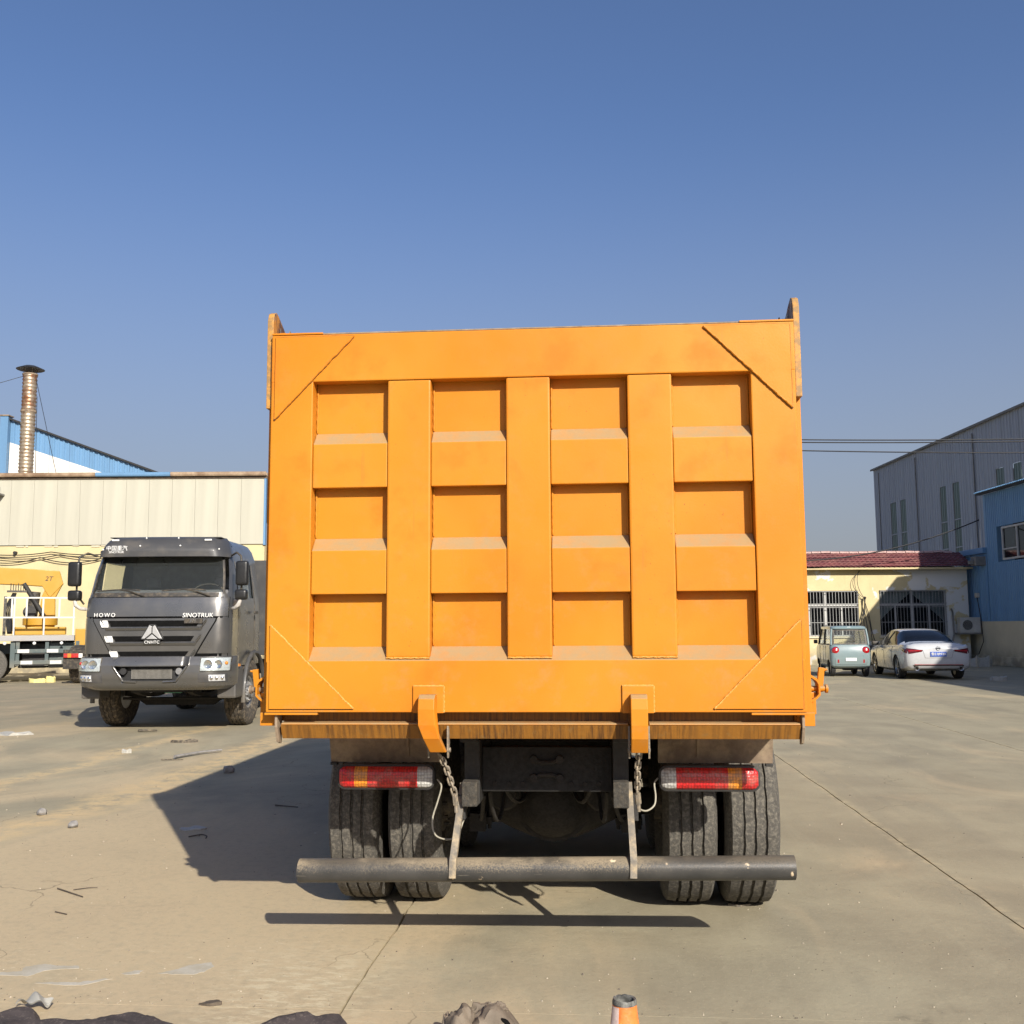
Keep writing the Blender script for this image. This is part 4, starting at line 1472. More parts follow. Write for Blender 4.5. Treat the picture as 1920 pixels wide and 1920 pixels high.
tm = tile.mesh('ridge_tile')
x = x0
rr = random.Random(8)
while x < x1 - 0.3:
    link('ridge_tile', tm, 'ridge_pink' if rr.random() < 0.6 and x < 16.5 else 'red_tile', rf, (x, 0.97, 4.50 + rr.uniform(-0.01, 0.01)), (0, rr.uniform(-0.02, 0.02), 0))
    x += 0.385
MB().box(x0 + 0.02, x1 - 0.02, -0.36, 0.30, 3.76, 3.83).build('eave_board', 'yellow_plaster', hs)
MB().box(HX0 + 0.01, HX1 - 0.01, 1.1, 6.2, 3.85, 4.40).build('parapet', 'yellow_plaster', hs)
# air conditioners
def ac_unit(parent, M, name='air_conditioner'):
    b = MB().box(0, 0.80, 0, 0.32, 0, 0.60)
    o = b.build(name, 'ac_white', parent, bevel=0.02)
    o.matrix_local = M
    f = MB().lathe([(0.235, -0.004), (0.235, -0.012), (0.20, -0.014), (0.2, -0.004)], (0.28, 0, 0.30), 'y', 24, True)
    f.build('fan_ring', 'ac_white', o)
    f = MB().cyl((0.28, -0.005, 0.30), (0.28, -0.002, 0.30), 0.2, n=24)
    f.build('fan_opening', 'dark_grille', o)
    f = MB()
    for k in range(9):
        f.box(0.28 - 0.2, 0.28 + 0.2, -0.012, -0.007, 0.12 + 0.045 * k - 0.004, 0.12 + 0.045 * k + 0.004)
    g = f.build('fan_guard', 'ac_white', o)
    g['kind'] = 'stuff'
    return o


a1 = ac_unit(None, Matrix.Translation((17.62, 40.55, 1.24)))
tag(a1, 'air conditioner hung on the corner of the yellow house beside the blue wall', 'air conditioner', 'air conditioners of the house')
a2 = ac_unit(None, Matrix.Translation((13.55, 40.3, 0.12)))
a2.scale = (1.5, 1.2, 1.35)
tag(a2, 'large air conditioner standing on the ground between teal microcar and white saloon', 'air conditioner', 'air conditioners of the house')
MB().box(-0.05, 0.85, -0.05, 0.44, -0.06, -0.004).build('shelf', 'pipe_grey', a1)
for sx in (0.1, 0.7):
    MB().box(sx - 0.04, sx + 0.04, 0.02, 0.3, -0.09, -0.002).build('foot', 'pipe_grey', a2)

# bundle of cables hanging down the house front
cb = thing('cable_bundle', 'bundle of black cables spreading down the yellow wall between the barred windows', 'cables', (14.0, 40.9, 0))
top = Vector((0.0, 0, 2.62))
for k, (dx, z) in enumerate(((-0.42, 0.7), (-0.34, 0.75), (-0.12, 0.8), (0.05, 0.8), (0.28, 0.78), (0.36, 0.9))):
    b = MB()
    path = []
    for i in range(13):
        t = i / 12
        path.append((dx * t ** 1.3 + 0.03 * math.sin(k + t * 7), -0.02 - 0.01 * k, lerp(2.62, z, t)))
    b.tube(path, 0.016, 5)
    b.build('cable', 'cable_black', cb)
for k, (dx, dz) in enumerate(((-0.22, 1.22), (-0.42, 1.1))):
    b = MB()
    path = [(dx * (1 - (2 * t - 1) ** 2) * 0.9 - 0.12 * t, -0.03, lerp(2.62, 2.62 + dz, t)) for t in [i / 14 for i in range(15)]]
    b.tube(path, 0.011, 5)
    b.build('cable', 'cable_black', cb)
b = MB().cyl((0, 0.0, 2.60), (0.02, -0.06, 2.66), 0.05, n=8)
b.build('cable_knot', 'cable_black', cb)
pp = MB().tube([(16.9 + 0.55, 40.93, 2.2), (17.5, 40.93, 2.05), (17.52, 40.93, 1.2), (17.45, 40.93, 0.9)], 0.035, 8)
tag(pp.build('drain_pipe', 'pipe_grey', smooth=50), 'short grey pipe on the house wall right of the curtained window', 'pipe')

# --- blue sheet-metal hall on the right, its long wall runs towards the camera
bh = thing('blue_hall', 'blue corrugated hall with a plastered base along the right edge', 'hall', (18.5, 0, 0))
RZ = -math.pi / 2
Y0B, Y1B = 34.2, 39.85
me1 = corrugated(0.9, 1.68, 6.6, 0.15, 0.03)
y = Y1B
WIN = (36.2, 38.49, 3.96, 5.21)
while y > Y0B:
    if y - 0.9 < WIN[1] and y > WIN[0]:
        lo_ = corrugated(0.9, 1.68, WIN[2] - 0.05, 0.15, 0.03)
        hi_ = corrugated(0.9, WIN[3] + 0.05, 6.6, 0.15, 0.03)
        link('wall_sheet', lo_, 'blue_sheet', bh, (0, y, 0), (0, 0, RZ))
        link('wall_sheet', hi_, 'blue_sheet', bh, (0, y, 0), (0, 0, RZ))
    else:
        link('wall_sheet', me1, 'blue_sheet', bh, (0, y, 0), (0, 0, RZ))
    y -= 0.9
me2 = corrugated(0.7, 1.68, 4.3, 0.15, 0.03)
for k in range(3):
    link('wall_sheet', me2, 'blue_sheet', bh, (-0.02, 41.98 - 0.705 * k, 0), (0, 0, RZ))
MB().box(-0.16, 0.3, 39.87, 42.0, 4.32, 4.55).build('annex_gutter', 'blue_sheet_light', bh, bevel=0.02)
MB().box(-0.02, 0.22, Y0B, 42.0, 0, 1.675).build('base_wall', 'old_plaster', bh)
MB().box(-0.10, -0.025, Y0B, 42.0, 0, 0.35).build('plinth', 'old_plaster', bh, bevel=0.02)
MB().box(0.0, 5.0, 39.86, 39.95, 0, 6.6).build('gable_wall', 'blue_sheet', bh)
# wavy roof edge
b = MB()
n = 150
V0, V1, V2 = [], [], []
for i in range(n + 1):
    yy = lerp(Y0B, Y1B + 0.35, i / n)
    zz = 0.03 * math.sin(i * 1.9)
    V0.append(b.b.verts.new((-0.24, yy, 6.70 + zz)))
    V1.append(b.b.verts.new((3.0, yy, 7.5 + zz)))
for i in range(n):
    b.b.faces.new((V0[i], V0[i + 1], V1[i + 1], V1[i]))
b.build('roof', 'blue_sheet_light', bh)
MB().box(-0.18, 0.0, Y0B, Y1B + 0.3, 6.62, 6.69).build('eave_board', 'dark_grille', bh)
# window
b = MB()
ya, yb, za, zb = WIN
b.box(-0.05, 0.03, ya, yb, za, za + 0.07)
b.box(-0.05, 0.03, ya, yb, zb - 0.07, zb)
for yy in (ya, (ya + yb) / 2 - 0.035, yb - 0.07):
    b.box(-0.048, 0.028, yy, yy + 0.07, za + 0.07, zb - 0.07)
b.box(-0.046, 0.02, (ya + yb) / 2 + 0.035, yb - 0.07, za + 0.38, za + 0.43)
wn_ = b.build('window', 'white_frame', bh)
for q in (0, 1):
    MB().box(0.0, 0.008, lerp(ya, yb, q / 2) + 0.07, lerp(ya, yb, (q + 1) / 2) - 0.04, za + 0.07, zb - 0.07).build('pane', 'window_glass_dark', wn_)
MB().box(0.7, 0.75, ya - 0.6, yb + 0.6, za - 0.6, zb + 0.6).build('room', 'room_dark', bh)
b = MB().box(-0.45, -0.02, 39.9, 40.3, 3.85, 4.2)
b.box(-0.62, -0.46, 40.0, 40.2, 3.9, 4.05)
b.build('flood_lamp', 'pipe_grey', bh, bevel=0.02)
b = MB().box(-0.16, -0.025, 40.6, 40.8, 2.62, 2.80)
b.build('junction_box', 'ac_white', bh, bevel=0.02)
b = MB().tube([(-0.1, 40.7, 2.62), (-0.08, 40.5, 1.8), (-0.12, 40.3, 0.9), (-0.2, 40.6, 0.4)], 0.018, 5)
b.build('cable', 'cable_black', bh)

# --- taller hall, out of frame on the right: only its shadow on the yard is in the picture
th = thing('workshop', 'tall grey workshop whose shadow lies on the yard at the right', 'workshop', (18.5, 34.05, 0), -0.0717)
HT, YT0, YT1 = 7.55, -40.0, 0.0
me3 = corrugated(1.0, 0, HT, 0.25, 0.04)
y = YT1
while y > YT0:
    link('wall_sheet', me3, 'grey_sheet', th, (0, y, 0), (0, 0, RZ))
    y -= 1.003
MB().box(0.05, 12, YT1 - 0.1, YT1, 0, HT).build('gable_wall', 'grey_sheet', th)
b = MB()
b.prism([(0.0 - 0.12, HT + 0.01), (6, HT + 1.2), (12, HT + 0.01), (12, HT - 0.02), (6, HT + 1.1), (-0.12, HT - 0.03)][::1], 'y', YT0, YT1 + 0.15)
b.build('roof', 'grey_sheet', th)
MB().box(0.05, 12, YT0, YT0 + 0.1, 0, HT).build('gable_wall', 'grey_sheet', th)

MB().cyl((1.0, 35.4, 6.75), (1.0, 35.4, 8.2), 0.05, n=10).build('wire_mast', 'pipe_grey', bh)

# --- concrete pole hidden by the dump truck: the power lines start there
up = thing('utility_pole', 'round concrete utility pole standing behind the dump truck', 'pole', (-1.0, 35.0, 0))
MB().cyl((0, 0, 0), (0, 0, 8.6), 0.17, 0.10, n=16).build('shaft', 'old_plaster', up, smooth=40)
MB().box(-0.05, 0.05, -0.7, 0.7, 8.0, 8.1).build('cross_arm', 'pipe_grey', up)

# --- big grey warehouse behind
gw = thing('grey_warehouse', 'large grey steel warehouse in shade with narrow green skylight strips', 'warehouse', (24.0, 0, 0))
HG = 11.84
Y0G, Y1G = 42.0, 67.25
strips = [(63.55, 64.47), (61.97, 62.83), (56.16, 56.94), (54.46, 55.25), (49.40, 50.23), (47.67, 48.49), (43.0, 43.8)]
cutsG = [Y0G]
for a_, c_ in sorted(strips):
    cutsG += [a_, c_]
cutsG.append(Y1G)
def put(w, z0, z1, y, m_):
    link('wall_sheet', corrugated(w, z0, z1, 0.30, 0.035), m_, gw, (0, y, 0), (0, 0, RZ))
for i, (a_, c_) in enumerate(zip(cutsG, cutsG[1:])):
    if i % 2 == 0:
        n = max(1, round((c_ - a_) / 1.0))
        w = (c_ - a_) / n
        for k in range(n):
            put(w - 0.012, 0, HG, a_ + (k + 1) * w, 'grey_sheet')
    else:
        w = c_ - a_
        put(w - 0.012, 9.2, HG, c_, 'grey_sheet')
        put(w - 0.012, 0, 4.2, c_, 'grey_sheet')
        o = link('skylight_strip', corrugated(w - 0.02, 4.21, 9.19, 0.27, 0.03), 'green_strip', gw, (0.03, c_, 0), (0, 0, RZ))
        for z in (5.7, 7.2):
            MB().box(-0.03, 0.0, a_ + 0.01, c_ - 0.02, z - 0.03, z + 0.03).build('strip_rail', 'grey_sheet', o).parent = gw
b = MB()
b.prism([(-0.15, HG), (12, HG + 2.4), (24, HG), (24, HG - 0.1), (12, HG + 2.3), (-0.15, HG - 0.12)], 'y', Y0G, Y1G + 0.2)
b.build('roof', 'pipe_grey', gw)
MB().box(0.05, 24, Y1G - 0.1, Y1G, 0, HG).build('gable_wall', 'grey_sheet', gw)
MB().box(0.05, 24, Y0G, Y0G + 0.1, 0, HG).build('gable_wall', 'grey_sheet', gw)
# drain lines on the wall
for y in (66.2, 60.1, 52.5, 46.2):
    MB().cyl((-0.06, y, 0), (-0.06, y, HG - 0.4), 0.03, n=6).build('down_pipe', 'pipe_grey', gw)

# --- overhead lines, strung from the left far beyond the truck to a pole out of frame on the right
def wire(name, label, p, q, sag, r=0.018, group=None):
    p, q = Vector(p), Vector(q)
    path = []
    for i in range(31):
        t = i / 30
        c = p.lerp(q, t)
        c.z -= sag * 4 * t * (1 - t)
        path.append(c)
    o = MB().tube(path, r, 5).build(name, 'cable_black')
    return tag(o, label, 'power line', 'power lines over the yard')


wire('power_line', 'topmost of the thin power lines crossing in front of the grey warehouse', (-1.0, 35, 8.30), (19.5, 35.4, 8.02), 0.15, 0.022)
wire('power_line', 'middle one of the thin power lines crossing in front of the grey warehouse', (-1.0, 35.0, 8.19), (19.5, 35.4, 7.94), 0.15, 0.022)
wire('power_line', 'lowest of the thin power lines crossing in front of the grey warehouse', (-1.0, 35, 8.05), (19.5, 35.4, 7.52), 0.15, 0.022)
wire('power_line', 'black cable rising from the red tiled roof to the blue hall', (9.5, 40.4, 4.15), (18.15, 39.6, 5.6), 0.55, 0.025)
# ---------------------------------------------------------------- vehicle materials
def car_paint(name, col, metal=0.0, rough=0.32, coat=0.6, dirt=0.15, flake=0.0):
    m, t = new_mat(name)
    v = t.obj()
    n = t.noise(v, 2.5, 5, 0.6)
    c = t.mix(t.ramp(n, 0.45, 0.75, 0, dirt), col, hx(150, 138, 118))
    c = t.mix(t.ramp(t.noise(v, 30, 4, 0.7), 0.55, 0.8, 0, dirt * 0.6), c, mul(col, 0.7))
    z = t.add('ShaderNodeSeparateXYZ', {'Vector': v}).outputs['Z']
    c = t.mix(t.math('MULTIPLY', t.ramp(z, 0.8, 0.3), min(1, dirt * 1.6)), c, hx(140, 128, 108))
    t.out(t.bsdf(c, t.ramp(n, 0.3, 0.7, rough * 0.85, rough * 1.3), metal, 0.5, coat, **{'Coat Roughness': 0.12}))


car_paint('lorry_grey', (0.155, 0.152, 0.145), 0.7, 0.3, 0.5, 0.12)
car_paint('lorry_grey_plain', (0.055, 0.055, 0.056), 0.1, 0.5, 0.1, 0.2)
car_paint('saloon_white', (0.47, 0.48, 0.49), 0.0, 0.25, 0.8, 0.08)
car_paint('micro_teal', (0.175, 0.24, 0.25), 0.0, 0.3, 0.7, 0.08)
car_paint('crane_yellow', (0.42, 0.225, 0.016), 0.0, 0.55, 0.0, 0.06)
mat('mirror_black', (0.012, 0.012, 0.012), 0.4, 0, 0.2, 6)
mat('slot_black', (0.006, 0.006, 0.006), 1.0, 0, 0.3, 20, spec=0.1)
car_paint('cab_white', (0.66, 0.66, 0.63), 0.0, 0.35, 0.4, 0.1)
car_paint('frame_teal', (0.05, 0.075, 0.075), 0.0, 0.5, 0.1, 0.3)
car_paint('rail_white', (0.52, 0.52, 0.48), 0.0, 0.45, 0.1, 0.1)
car_paint('flat_grey', (0.30, 0.29, 0.28), 0.0, 0.5, 0.1, 0.2)
mat('black_plastic', (0.018, 0.018, 0.018), 0.5, 0, 0.2, 6, dust=0.25)
mat('chrome', (0.8, 0.8, 0.8), 0.12, 1.0, 0.05, 5)
mat('lamp_silver', (0.66, 0.67, 0.68), 0.3, 0.35, 0.15, 25, bump=0.5, bscale=30)
mat('badge_white', (0.75, 0.75, 0.72), 0.4, 0, 0.05, 9)
mat('plate_blue', (0.06, 0.12, 0.42), 0.4, 0, 0.05, 9)
mat('seat_grey', (0.2, 0.2, 0.2), 0.9, 0, 0.15, 9)
mat('rope', (0.45, 0.42, 0.38), 0.9, 0, 0.2, 20)
mat('engine_green', (0.03, 0.16, 0.11), 0.5, 0, 0.2, 5)
mat('stripe_white', (0.5, 0.5, 0.47), 0.5, 0, 0.1, 5)
mat('lamp_red', (0.35, 0.008, 0.012), 0.15, 0, 0.2, 9, coat=0.8)
mat('lamp_dark_red', (0.10, 0.006, 0.008), 0.12, 0, 0.2, 9, coat=0.8)
glass('cab_glass', (0.93, 0.95, 0.94), 0.93, 0.04, (0.10, 0.11, 0.11))
glass('clear_glass', (0.95, 0.97, 0.96), 0.96, 0.02, (0.3, 0.3, 0.3))
glass('tint_glass', (0.10, 0.11, 0.12), 0.25, 0.05, (0.006, 0.007, 0.009), 0.1)
mat('badge_steel', (0.5, 0.5, 0.49), 0.35, 0.4, 0.1, 9)

# ---------------------------------------------------------------- grey heavy lorry facing the camera
gl = thing('grey_lorry', 'dark grey heavy lorry facing the camera left of the orange dump truck', 'lorry', (-5.45, 15.62, 0))
LG = 'lorry_grey'
CAB = [  # z, half width, front y, corner radius
    (0.98, 1.119, 0.05, 0.22), (1.40, 1.128, 0.03, 0.22), (1.72, 1.128, 0.04, 0.22), (1.96, 1.123, 0.07, 0.22), (2.06, 1.114, 0.10, 0.22), (2.12, 1.104, 0.12, 0.22), (2.40, 1.076, 0.22, 0.2), (2.66, 1.033, 0.32, 0.2), (2.72, 1.018, 0.345, 0.2), (2.86, 0.965, 0.43, 0.22), (2.95, 0.897, 0.52, 0.25), (2.985, 0.830, 0.62, 0.25)]
CAB_BACK = 2.0


def cabw(z):
    return spline(CAB, z)


def csurf(x, z):
    w, yf, r = cabw(z)
    e = abs(x) - (w - r)
    y = yf + 0.05 * (x / w) ** 2
    if e > 0:
        y += r - math.sqrt(max(0, r * r - min(e, r) ** 2))
    return y


NC = 18


def cab_ring(z):
    w, yf, r = cabw(z)
    pts = []
    xs = [-w + r * (1 - math.cos(rad(90 * i / 5))) * 1.0 for i in range(0, 6)]
    left = [(-w + r - r * math.cos(rad(90 * i / 5)), ) for i in range(6)]
    fr = []
    for i in range(6):
        a = rad(90 * i / 5)
        fr.append((-(w - r) - r * math.cos(a), r * (1 - math.sin(a))))
    for i in range(1, 6):
        fr.append((lerp(-(w - r), w - r, i / 6), 0.0))
    for i in range(6):
        a = rad(90 * (5 - i) / 5)
        fr.append(((w - r) + r * math.cos(a), r * (1 - math.sin(a))))
    for x, dy in fr:
        pts.append((x, yf + dy + 0.05 * (x / w) ** 2, z))
    # right side going back, back wall, left side coming forward
    for y in (0.75, 1.55, CAB_BACK):
        pts.append((w * (1.0 if y < 1.9 else 0.99), y, z))
    for y in (CAB_BACK, 1.55, 0.75):
        pts.append((-w * (1.0 if y < 1.9 else 0.99), y, z))
    return pts


ZC = [0.98, 1.15, 1.40, 1.72, 1.96, 2.06, 2.12, 2.40, 2.62, 2.68, 2.72, 2.86, 2.95, 2.985]
rings = [cab_ring(z) for z in ZC]
npt = len(rings[0])


def is_hole(i, j):
    z0 = ZC[i]
    if 2.12 - 1e-6 <= z0 < 2.68 - 1e-6 and 3 <= j <= 13:
        return True                       # windscreen
    if 2.06 - 1e-6 <= z0 < 2.62 - 1e-6 and j in (17, 21):
        return True                       # side windows
    return False


b = MB()
b.loft(rings, skip=is_hole, cap0=False)
cab_ = b.build('cab_shell', LG, gl, smooth=35)


def cpatch(name, m, zs, xl, xr, d, t, nx=24, parent=None, smooth=45):
    """panel that follows the cab front: zs list, xl/xr functions of z"""
    def f(u, v):
        k = v * (len(zs) - 1)
        i = min(int(k), len(zs) - 2)
        z = lerp(zs[i], zs[i + 1], k - i)
        x = lerp(xl(z), xr(z), u)
        return (x, csurf(x, z) - d, z)
    b = MB().shell(f, nx, (len(zs) - 1) * 3, (0, t, 0))
    return b.build(name, m, parent or gl, smooth=smooth)


cpatch('windscreen', 'cab_glass', [2.11, 2.3, 2.5, 2.69], lambda z: -cabw(z)[0] + 0.095, lambda z: cabw(z)[0] - 0.095, -0.006, 0.006)
# black rubber frame round the windscreen
for za, zb in ((2.055, 2.115),):
    cpatch('cowl', 'black_plastic', [za, zb], lambda z: -0.98, lambda z: 0.94, 0.006, 0.02)
for s in (-1, 1):
    fx = (lambda z, s=s: s * (cabw(z)[0] - 0.115), lambda z, s=s: s * (cabw(z)[0] - 0.085))
    cpatch('screen_seal', 'black_plastic', [2.10, 2.4, 2.70], fx[0] if s < 0 else fx[0], fx[1], 0.003, 0.012, 3)
    # side glass
    b = MB()
    w1, w2 = cabw(2.08)[0], cabw(2.6)[0]
    b.shell(lambda u, v, s=s: (s * (lerp(w1, w2, v) - 0.01), lerp(0.76, 1.54, u), lerp(2.06, 2.62, v)), 2, 2, (-s * 0.006, 0, 0))
    b.build('side_window', 'cab_glass', gl)
    # door seams and handle
    b = MB()
    for y in (0.62, 1.62):
        b.tube([(s * (cabw(z)[0] + 0.001), y, z) for z in (1.12, 1.4, 1.72, 2.0, 2.3, 2.62)], 0.006, 5)
    b.build('door_seam', 'black_plastic', gl)['kind'] = 'stuff'
    b = MB().box(s * 1.19 - 0.012, s * 1.19 + 0.012, 1.36, 1.56, 1.80, 1.85)
    b.build('door_handle', 'black_plastic', gl, bevel=0.008)
# inside: bulkhead, dash, seats, wheel
MB().box(-1.0, 1.0, 1.80, 1.84, 1.2, 2.62).build('rear_bulkhead', 'seat_grey', gl)
MB().box(-1.1, 1.1, 0.45, 1.95, 1.15, 1.2).build('cab_floor', 'seat_grey', gl)
b = MB()
b.prism([(0.22, 1.95), (0.22, 2.12), (0.42, 2.17), (0.62, 2.10), (0.66, 1.6), (0.22, 1.6)], 'x', -1.05, 1.05)
b.build('dashboard', 'seat_grey', gl, bevel=0.02)
for x in (-0.55, 0.6):
    b = MB().box(x - 0.24, x + 0.24, 1.0, 1.5, 1.5, 1.62)
    b.box(x - 0.23, x + 0.23, 1.5, 1.62, 1.55, 2.22)
    b.box(x - 0.13, x + 0.13, 1.52, 1.6, 2.24, 2.42)
    b.build('seat', 'seat_grey', gl, bevel=0.03)
b = MB()
ring = []
for i in range(25):
    a = 2 * math.pi * i / 24
    ring.append((0.6 + 0.24 * math.cos(a), 0.72 + 0.07 * math.sin(a), 2.14 + 0.13 * math.sin(a)))
b.tube(ring, 0.016, 6)
b.build('steering_wheel', 'black_plastic', gl, smooth=60)
# sun visor
def vz(v):
    return lerp(2.675, 3.0, v)
def vis(u, v):
    z = vz(v)
    w = interp([(2.675, 1.045), (2.85, 0.985), (2.95, 0.94), (3.0, 0.87)], z)[0]
    yb = interp([(2.675, 0.14), (2.78, 0.14), (2.88, 0.20), (2.96, 0.28), (3.0, 0.42)], z)[0]
    x = lerp(-w, w, u)
    e = max(0, abs(x) - (w - 0.2))
    return (x, yb + 0.06 * (x / w) ** 2 + (0.28 * (e / 0.2) ** 2.2), z)
b = MB().shell(vis, 30, 12, (0, 0.03, -0.004))
visor = b.build('sun_visor', 'lorry_grey_plain', gl, smooth=35)
b = MB()
b.shell(lambda u, v: (lerp(-0.87, 0.87, u), lerp(0.43, 0.75, v), 2.998 - 0.01 * v), 1, 1, (0, 0, -0.012))
b.build('visor_top', 'lorry_grey_plain', visor)
for x in (-0.72, 0.72):
    MB().box(x - 0.055, x + 0.055, 0.255, 0.275, 2.925, 2.95).build('marker_lamp', 'badge_white', visor, bevel=0.005)
for x, z in ((-0.9, 2.79), (-0.3, 2.84), (0.32, 2.84), (0.9, 2.79), (-0.25, 2.97), (0.25, 2.97)):
    v_ = 2.79
    y = {2.79: 0.235, 2.84: 0.165, 2.97: 0.29}[z]
    MB().sphere((x, y, z), 0.014, 8).build('visor_screw', 'badge_white', visor)
t1 = text_mesh('中国重汽', 0.085, 0.002)
link('lettering', t1, 'badge_white', visor, (-0.66, 0.162, 2.80), (rad(84), 0, rad(-4)))
t2 = text_mesh('SINOTRUK', 0.05, 0.002)
link('lettering', t2, 'badge_white', visor, (-0.66, 0.152, 2.742), (rad(88), 0, rad(-4)))
# front flap with the maker's name, V-shaped grille; black backing shows in the panel gaps
cpatch('panel_backing', 'slot_black', [1.0, 1.3, 1.7, 2.05], lambda z: -1.09, lambda z: 1.09, 0.003, 0.004)
cpatch('front_flap', LG, [1.752, 1.85, 1.95, 2.04], lambda z: -1.085, lambda z: 1.085, 0.022, 0.03)
VL = lambda z: -interp([(1.05, 0.56), (1.70, 0.93)], z)[0]
VR = lambda z: interp([(1.05, 0.56), (1.70, 0.93)], z)[0]
grille = cpatch('grille_panel', LG, [1.05, 1.2, 1.4, 1.6, 1.722], VL, VR, 0.03, 0.03)
for z0, z1, w in ((1.60, 1.69, 0.70), (1.375, 1.455, 0.62), (1.155, 1.225, 0.54)):
    # dark slot, white patch painting the reflection at the left tip, proud lower lip
    cpatch('grille_slot', 'slot_black', [z0, z1], lambda z, w=w, z0=z0, z1=z1: -w + 0.05 * (z1 - z) / (z1 - z0), lambda z, w=w, z0=z0, z1=z1: w - 0.05 * (z1 - z) / (z1 - z0), 0.036, 0.006, parent=grille)
    b = MB()
    n = 30
    path = [(lerp(-w - 0.1, -w - 0.02, i / 4), csurf(-w, z0) - 0.05, lerp(z1 + 0.01, z0 - 0.03, (i / 4) ** 1.2)) for i in range(5)]
    path += [(x, csurf(x, z0 - 0.03) - 0.05, z0 - 0.03) for x in [lerp(-w + 0.03, w - 0.03, i / n) for i in range(n + 1)]]
    path += [(lerp(w + 0.02, w + 0.1, i / 4), csurf(w, z0) - 0.05, lerp(z0 - 0.03, z1 + 0.01, (i / 4) ** 0.8)) for i in range(5)]
    rings_ = []
    P = [Vector(p) for p in path]
    for i, p in enumerate(P):
        rings_.append([p + Vector((0, -0.014, 0.006)), p + Vector((0, 0.006, 0.026)), p + Vector((0, 0.03, 0.0)), p + Vector((0, 0.004, -0.028))])
    b.loft(rings_)
    b.build('grille_lip', LG, grille, smooth=50)
    cpatch('tip_glint', 'badge_white', [z0 - 0.01, z1 + 0.004], lambda z, w=w, z0=z0: -w - 0.11 + 0.5 * max(0, z0 + 0.05 - z), lambda z, w=w, z0=z0: -w + 0.02 - 0.4 * max(0, z - z0 - 0.03), 0.062, 0.02, 5, parent=grille)
# emblem: three-part steel triangle
ey = csurf(0, 1.5) - 0.05
em = MB()
em.prism([(-0.165, 1.40), (-0.17, 1.43), (-0.045, 1.635), (0.045, 1.635), (0.17, 1.43), (0.165, 1.40)], 'y', ey - 0.018, ey + 0.02)
emb = em.build('emblem', 'dark_grille', gl)
for pts in ([(-0.155, 1.418), (-0.04, 1.62), (-0.008, 1.60), (-0.008, 1.50), (-0.11, 1.418)], [(0.155, 1.418), (0.04, 1.62), (0.008, 1.60), (0.008, 1.50), (0.11, 1.418)], [(-0.085, 1.412), (0, 1.482), (0.085, 1.412)]):
    b = MB()
    b.prism(pts, 'y', ey - 0.035, ey - 0.019)
    b.build('emblem_blade', 'badge_steel', emb, bevel=0.004)
MB().box(-0.125, 0.125, ey - 0.022, ey + 0.01, 1.335, 1.392).build('badge_plate', 'dark_grille', emb)
link('lettering', text_mesh('CNHTC', 0.062, 0.002, space=1.1), 'badge_white', emb, (0, ey - 0.024, 1.363), (rad(90), 0, 0))
yy = csurf(-0.7, 1.78) - 0.03
link('lettering', text_mesh('HOWO', 0.085, 0.003, space=1.35), 'badge_white', gl, (-0.76, csurf(-0.76, 1.775) - 0.027, 1.775), (rad(88), 0, rad(-3)))
link('lettering', text_mesh('SINOTRUK', 0.095, 0.003, 0.1), 'badge_white', gl, (0.66, csurf(0.66, 1.765) - 0.027, 1.765), (rad(88), 0, rad(3)))
MB().box(0.47, 0.74, csurf(0.6, 1.68) - 0.07, csurf(0.6, 1.68) - 0.03, 1.645, 1.715).build('badge_plate', 'black_plastic', grille)
link('lettering', text_mesh('371', 0.07, 0.002, 0.2), 'chrome', grille, (0.6, csurf(0.6, 1.68) - 0.073, 1.68), (rad(90), 0, 0))
# lower corner panels beside the grille
for s in (-1, 1):
    fa = (lambda z: VR(z) + 0.02) if s > 0 else (lambda z: -1.11)
    fb = (lambda z: 1.11) if s > 0 else (lambda z: VL(z) - 0.02)
    cpatch('corner_panel', LG, [1.19, 1.4, 1.6, 1.725], fa, fb, 0.012, 0.02, 14)
    cpatch('step_slot', 'black_plastic', [1.12, 1.185], fa, fb, -0.02, 0.02, 8)
# bumper: wraps the corners, with a trapezoid mouth
BUMP = [(0.60, 1.12, 0.02), (0.66, 1.19, -0.06), (0.80, 1.215, -0.10), (0.98, 1.215, -0.09), (1.10, 1.205, -0.03)]


def bsurf(x, z):
    w, yf = interp(BUMP, z)
    r = 0.42
    e = max(0, abs(x) - (w - r))
    return yf + 0.04 * (x / w) ** 2 + r - math.sqrt(max(0.0, r * r - min(e, r * 0.995) ** 2))


def bpatch(name, m, zs, xl, xr, d, t, nx=20, parent=None, nz=3, smooth=40):
    def f(u, v):
        k = v * (len(zs) - 1)
        i = min(int(k), len(zs) - 2)
        z = lerp(zs[i], zs[i + 1], k - i)
        x = lerp(xl(z), xr(z), u)
        return (x, bsurf(x, z) - d, z)
    b = MB().shell(f, nx, (len(zs) - 1) * nz, (0, t, 0))
    return b.build(name, m, parent or bump_, smooth=smooth)


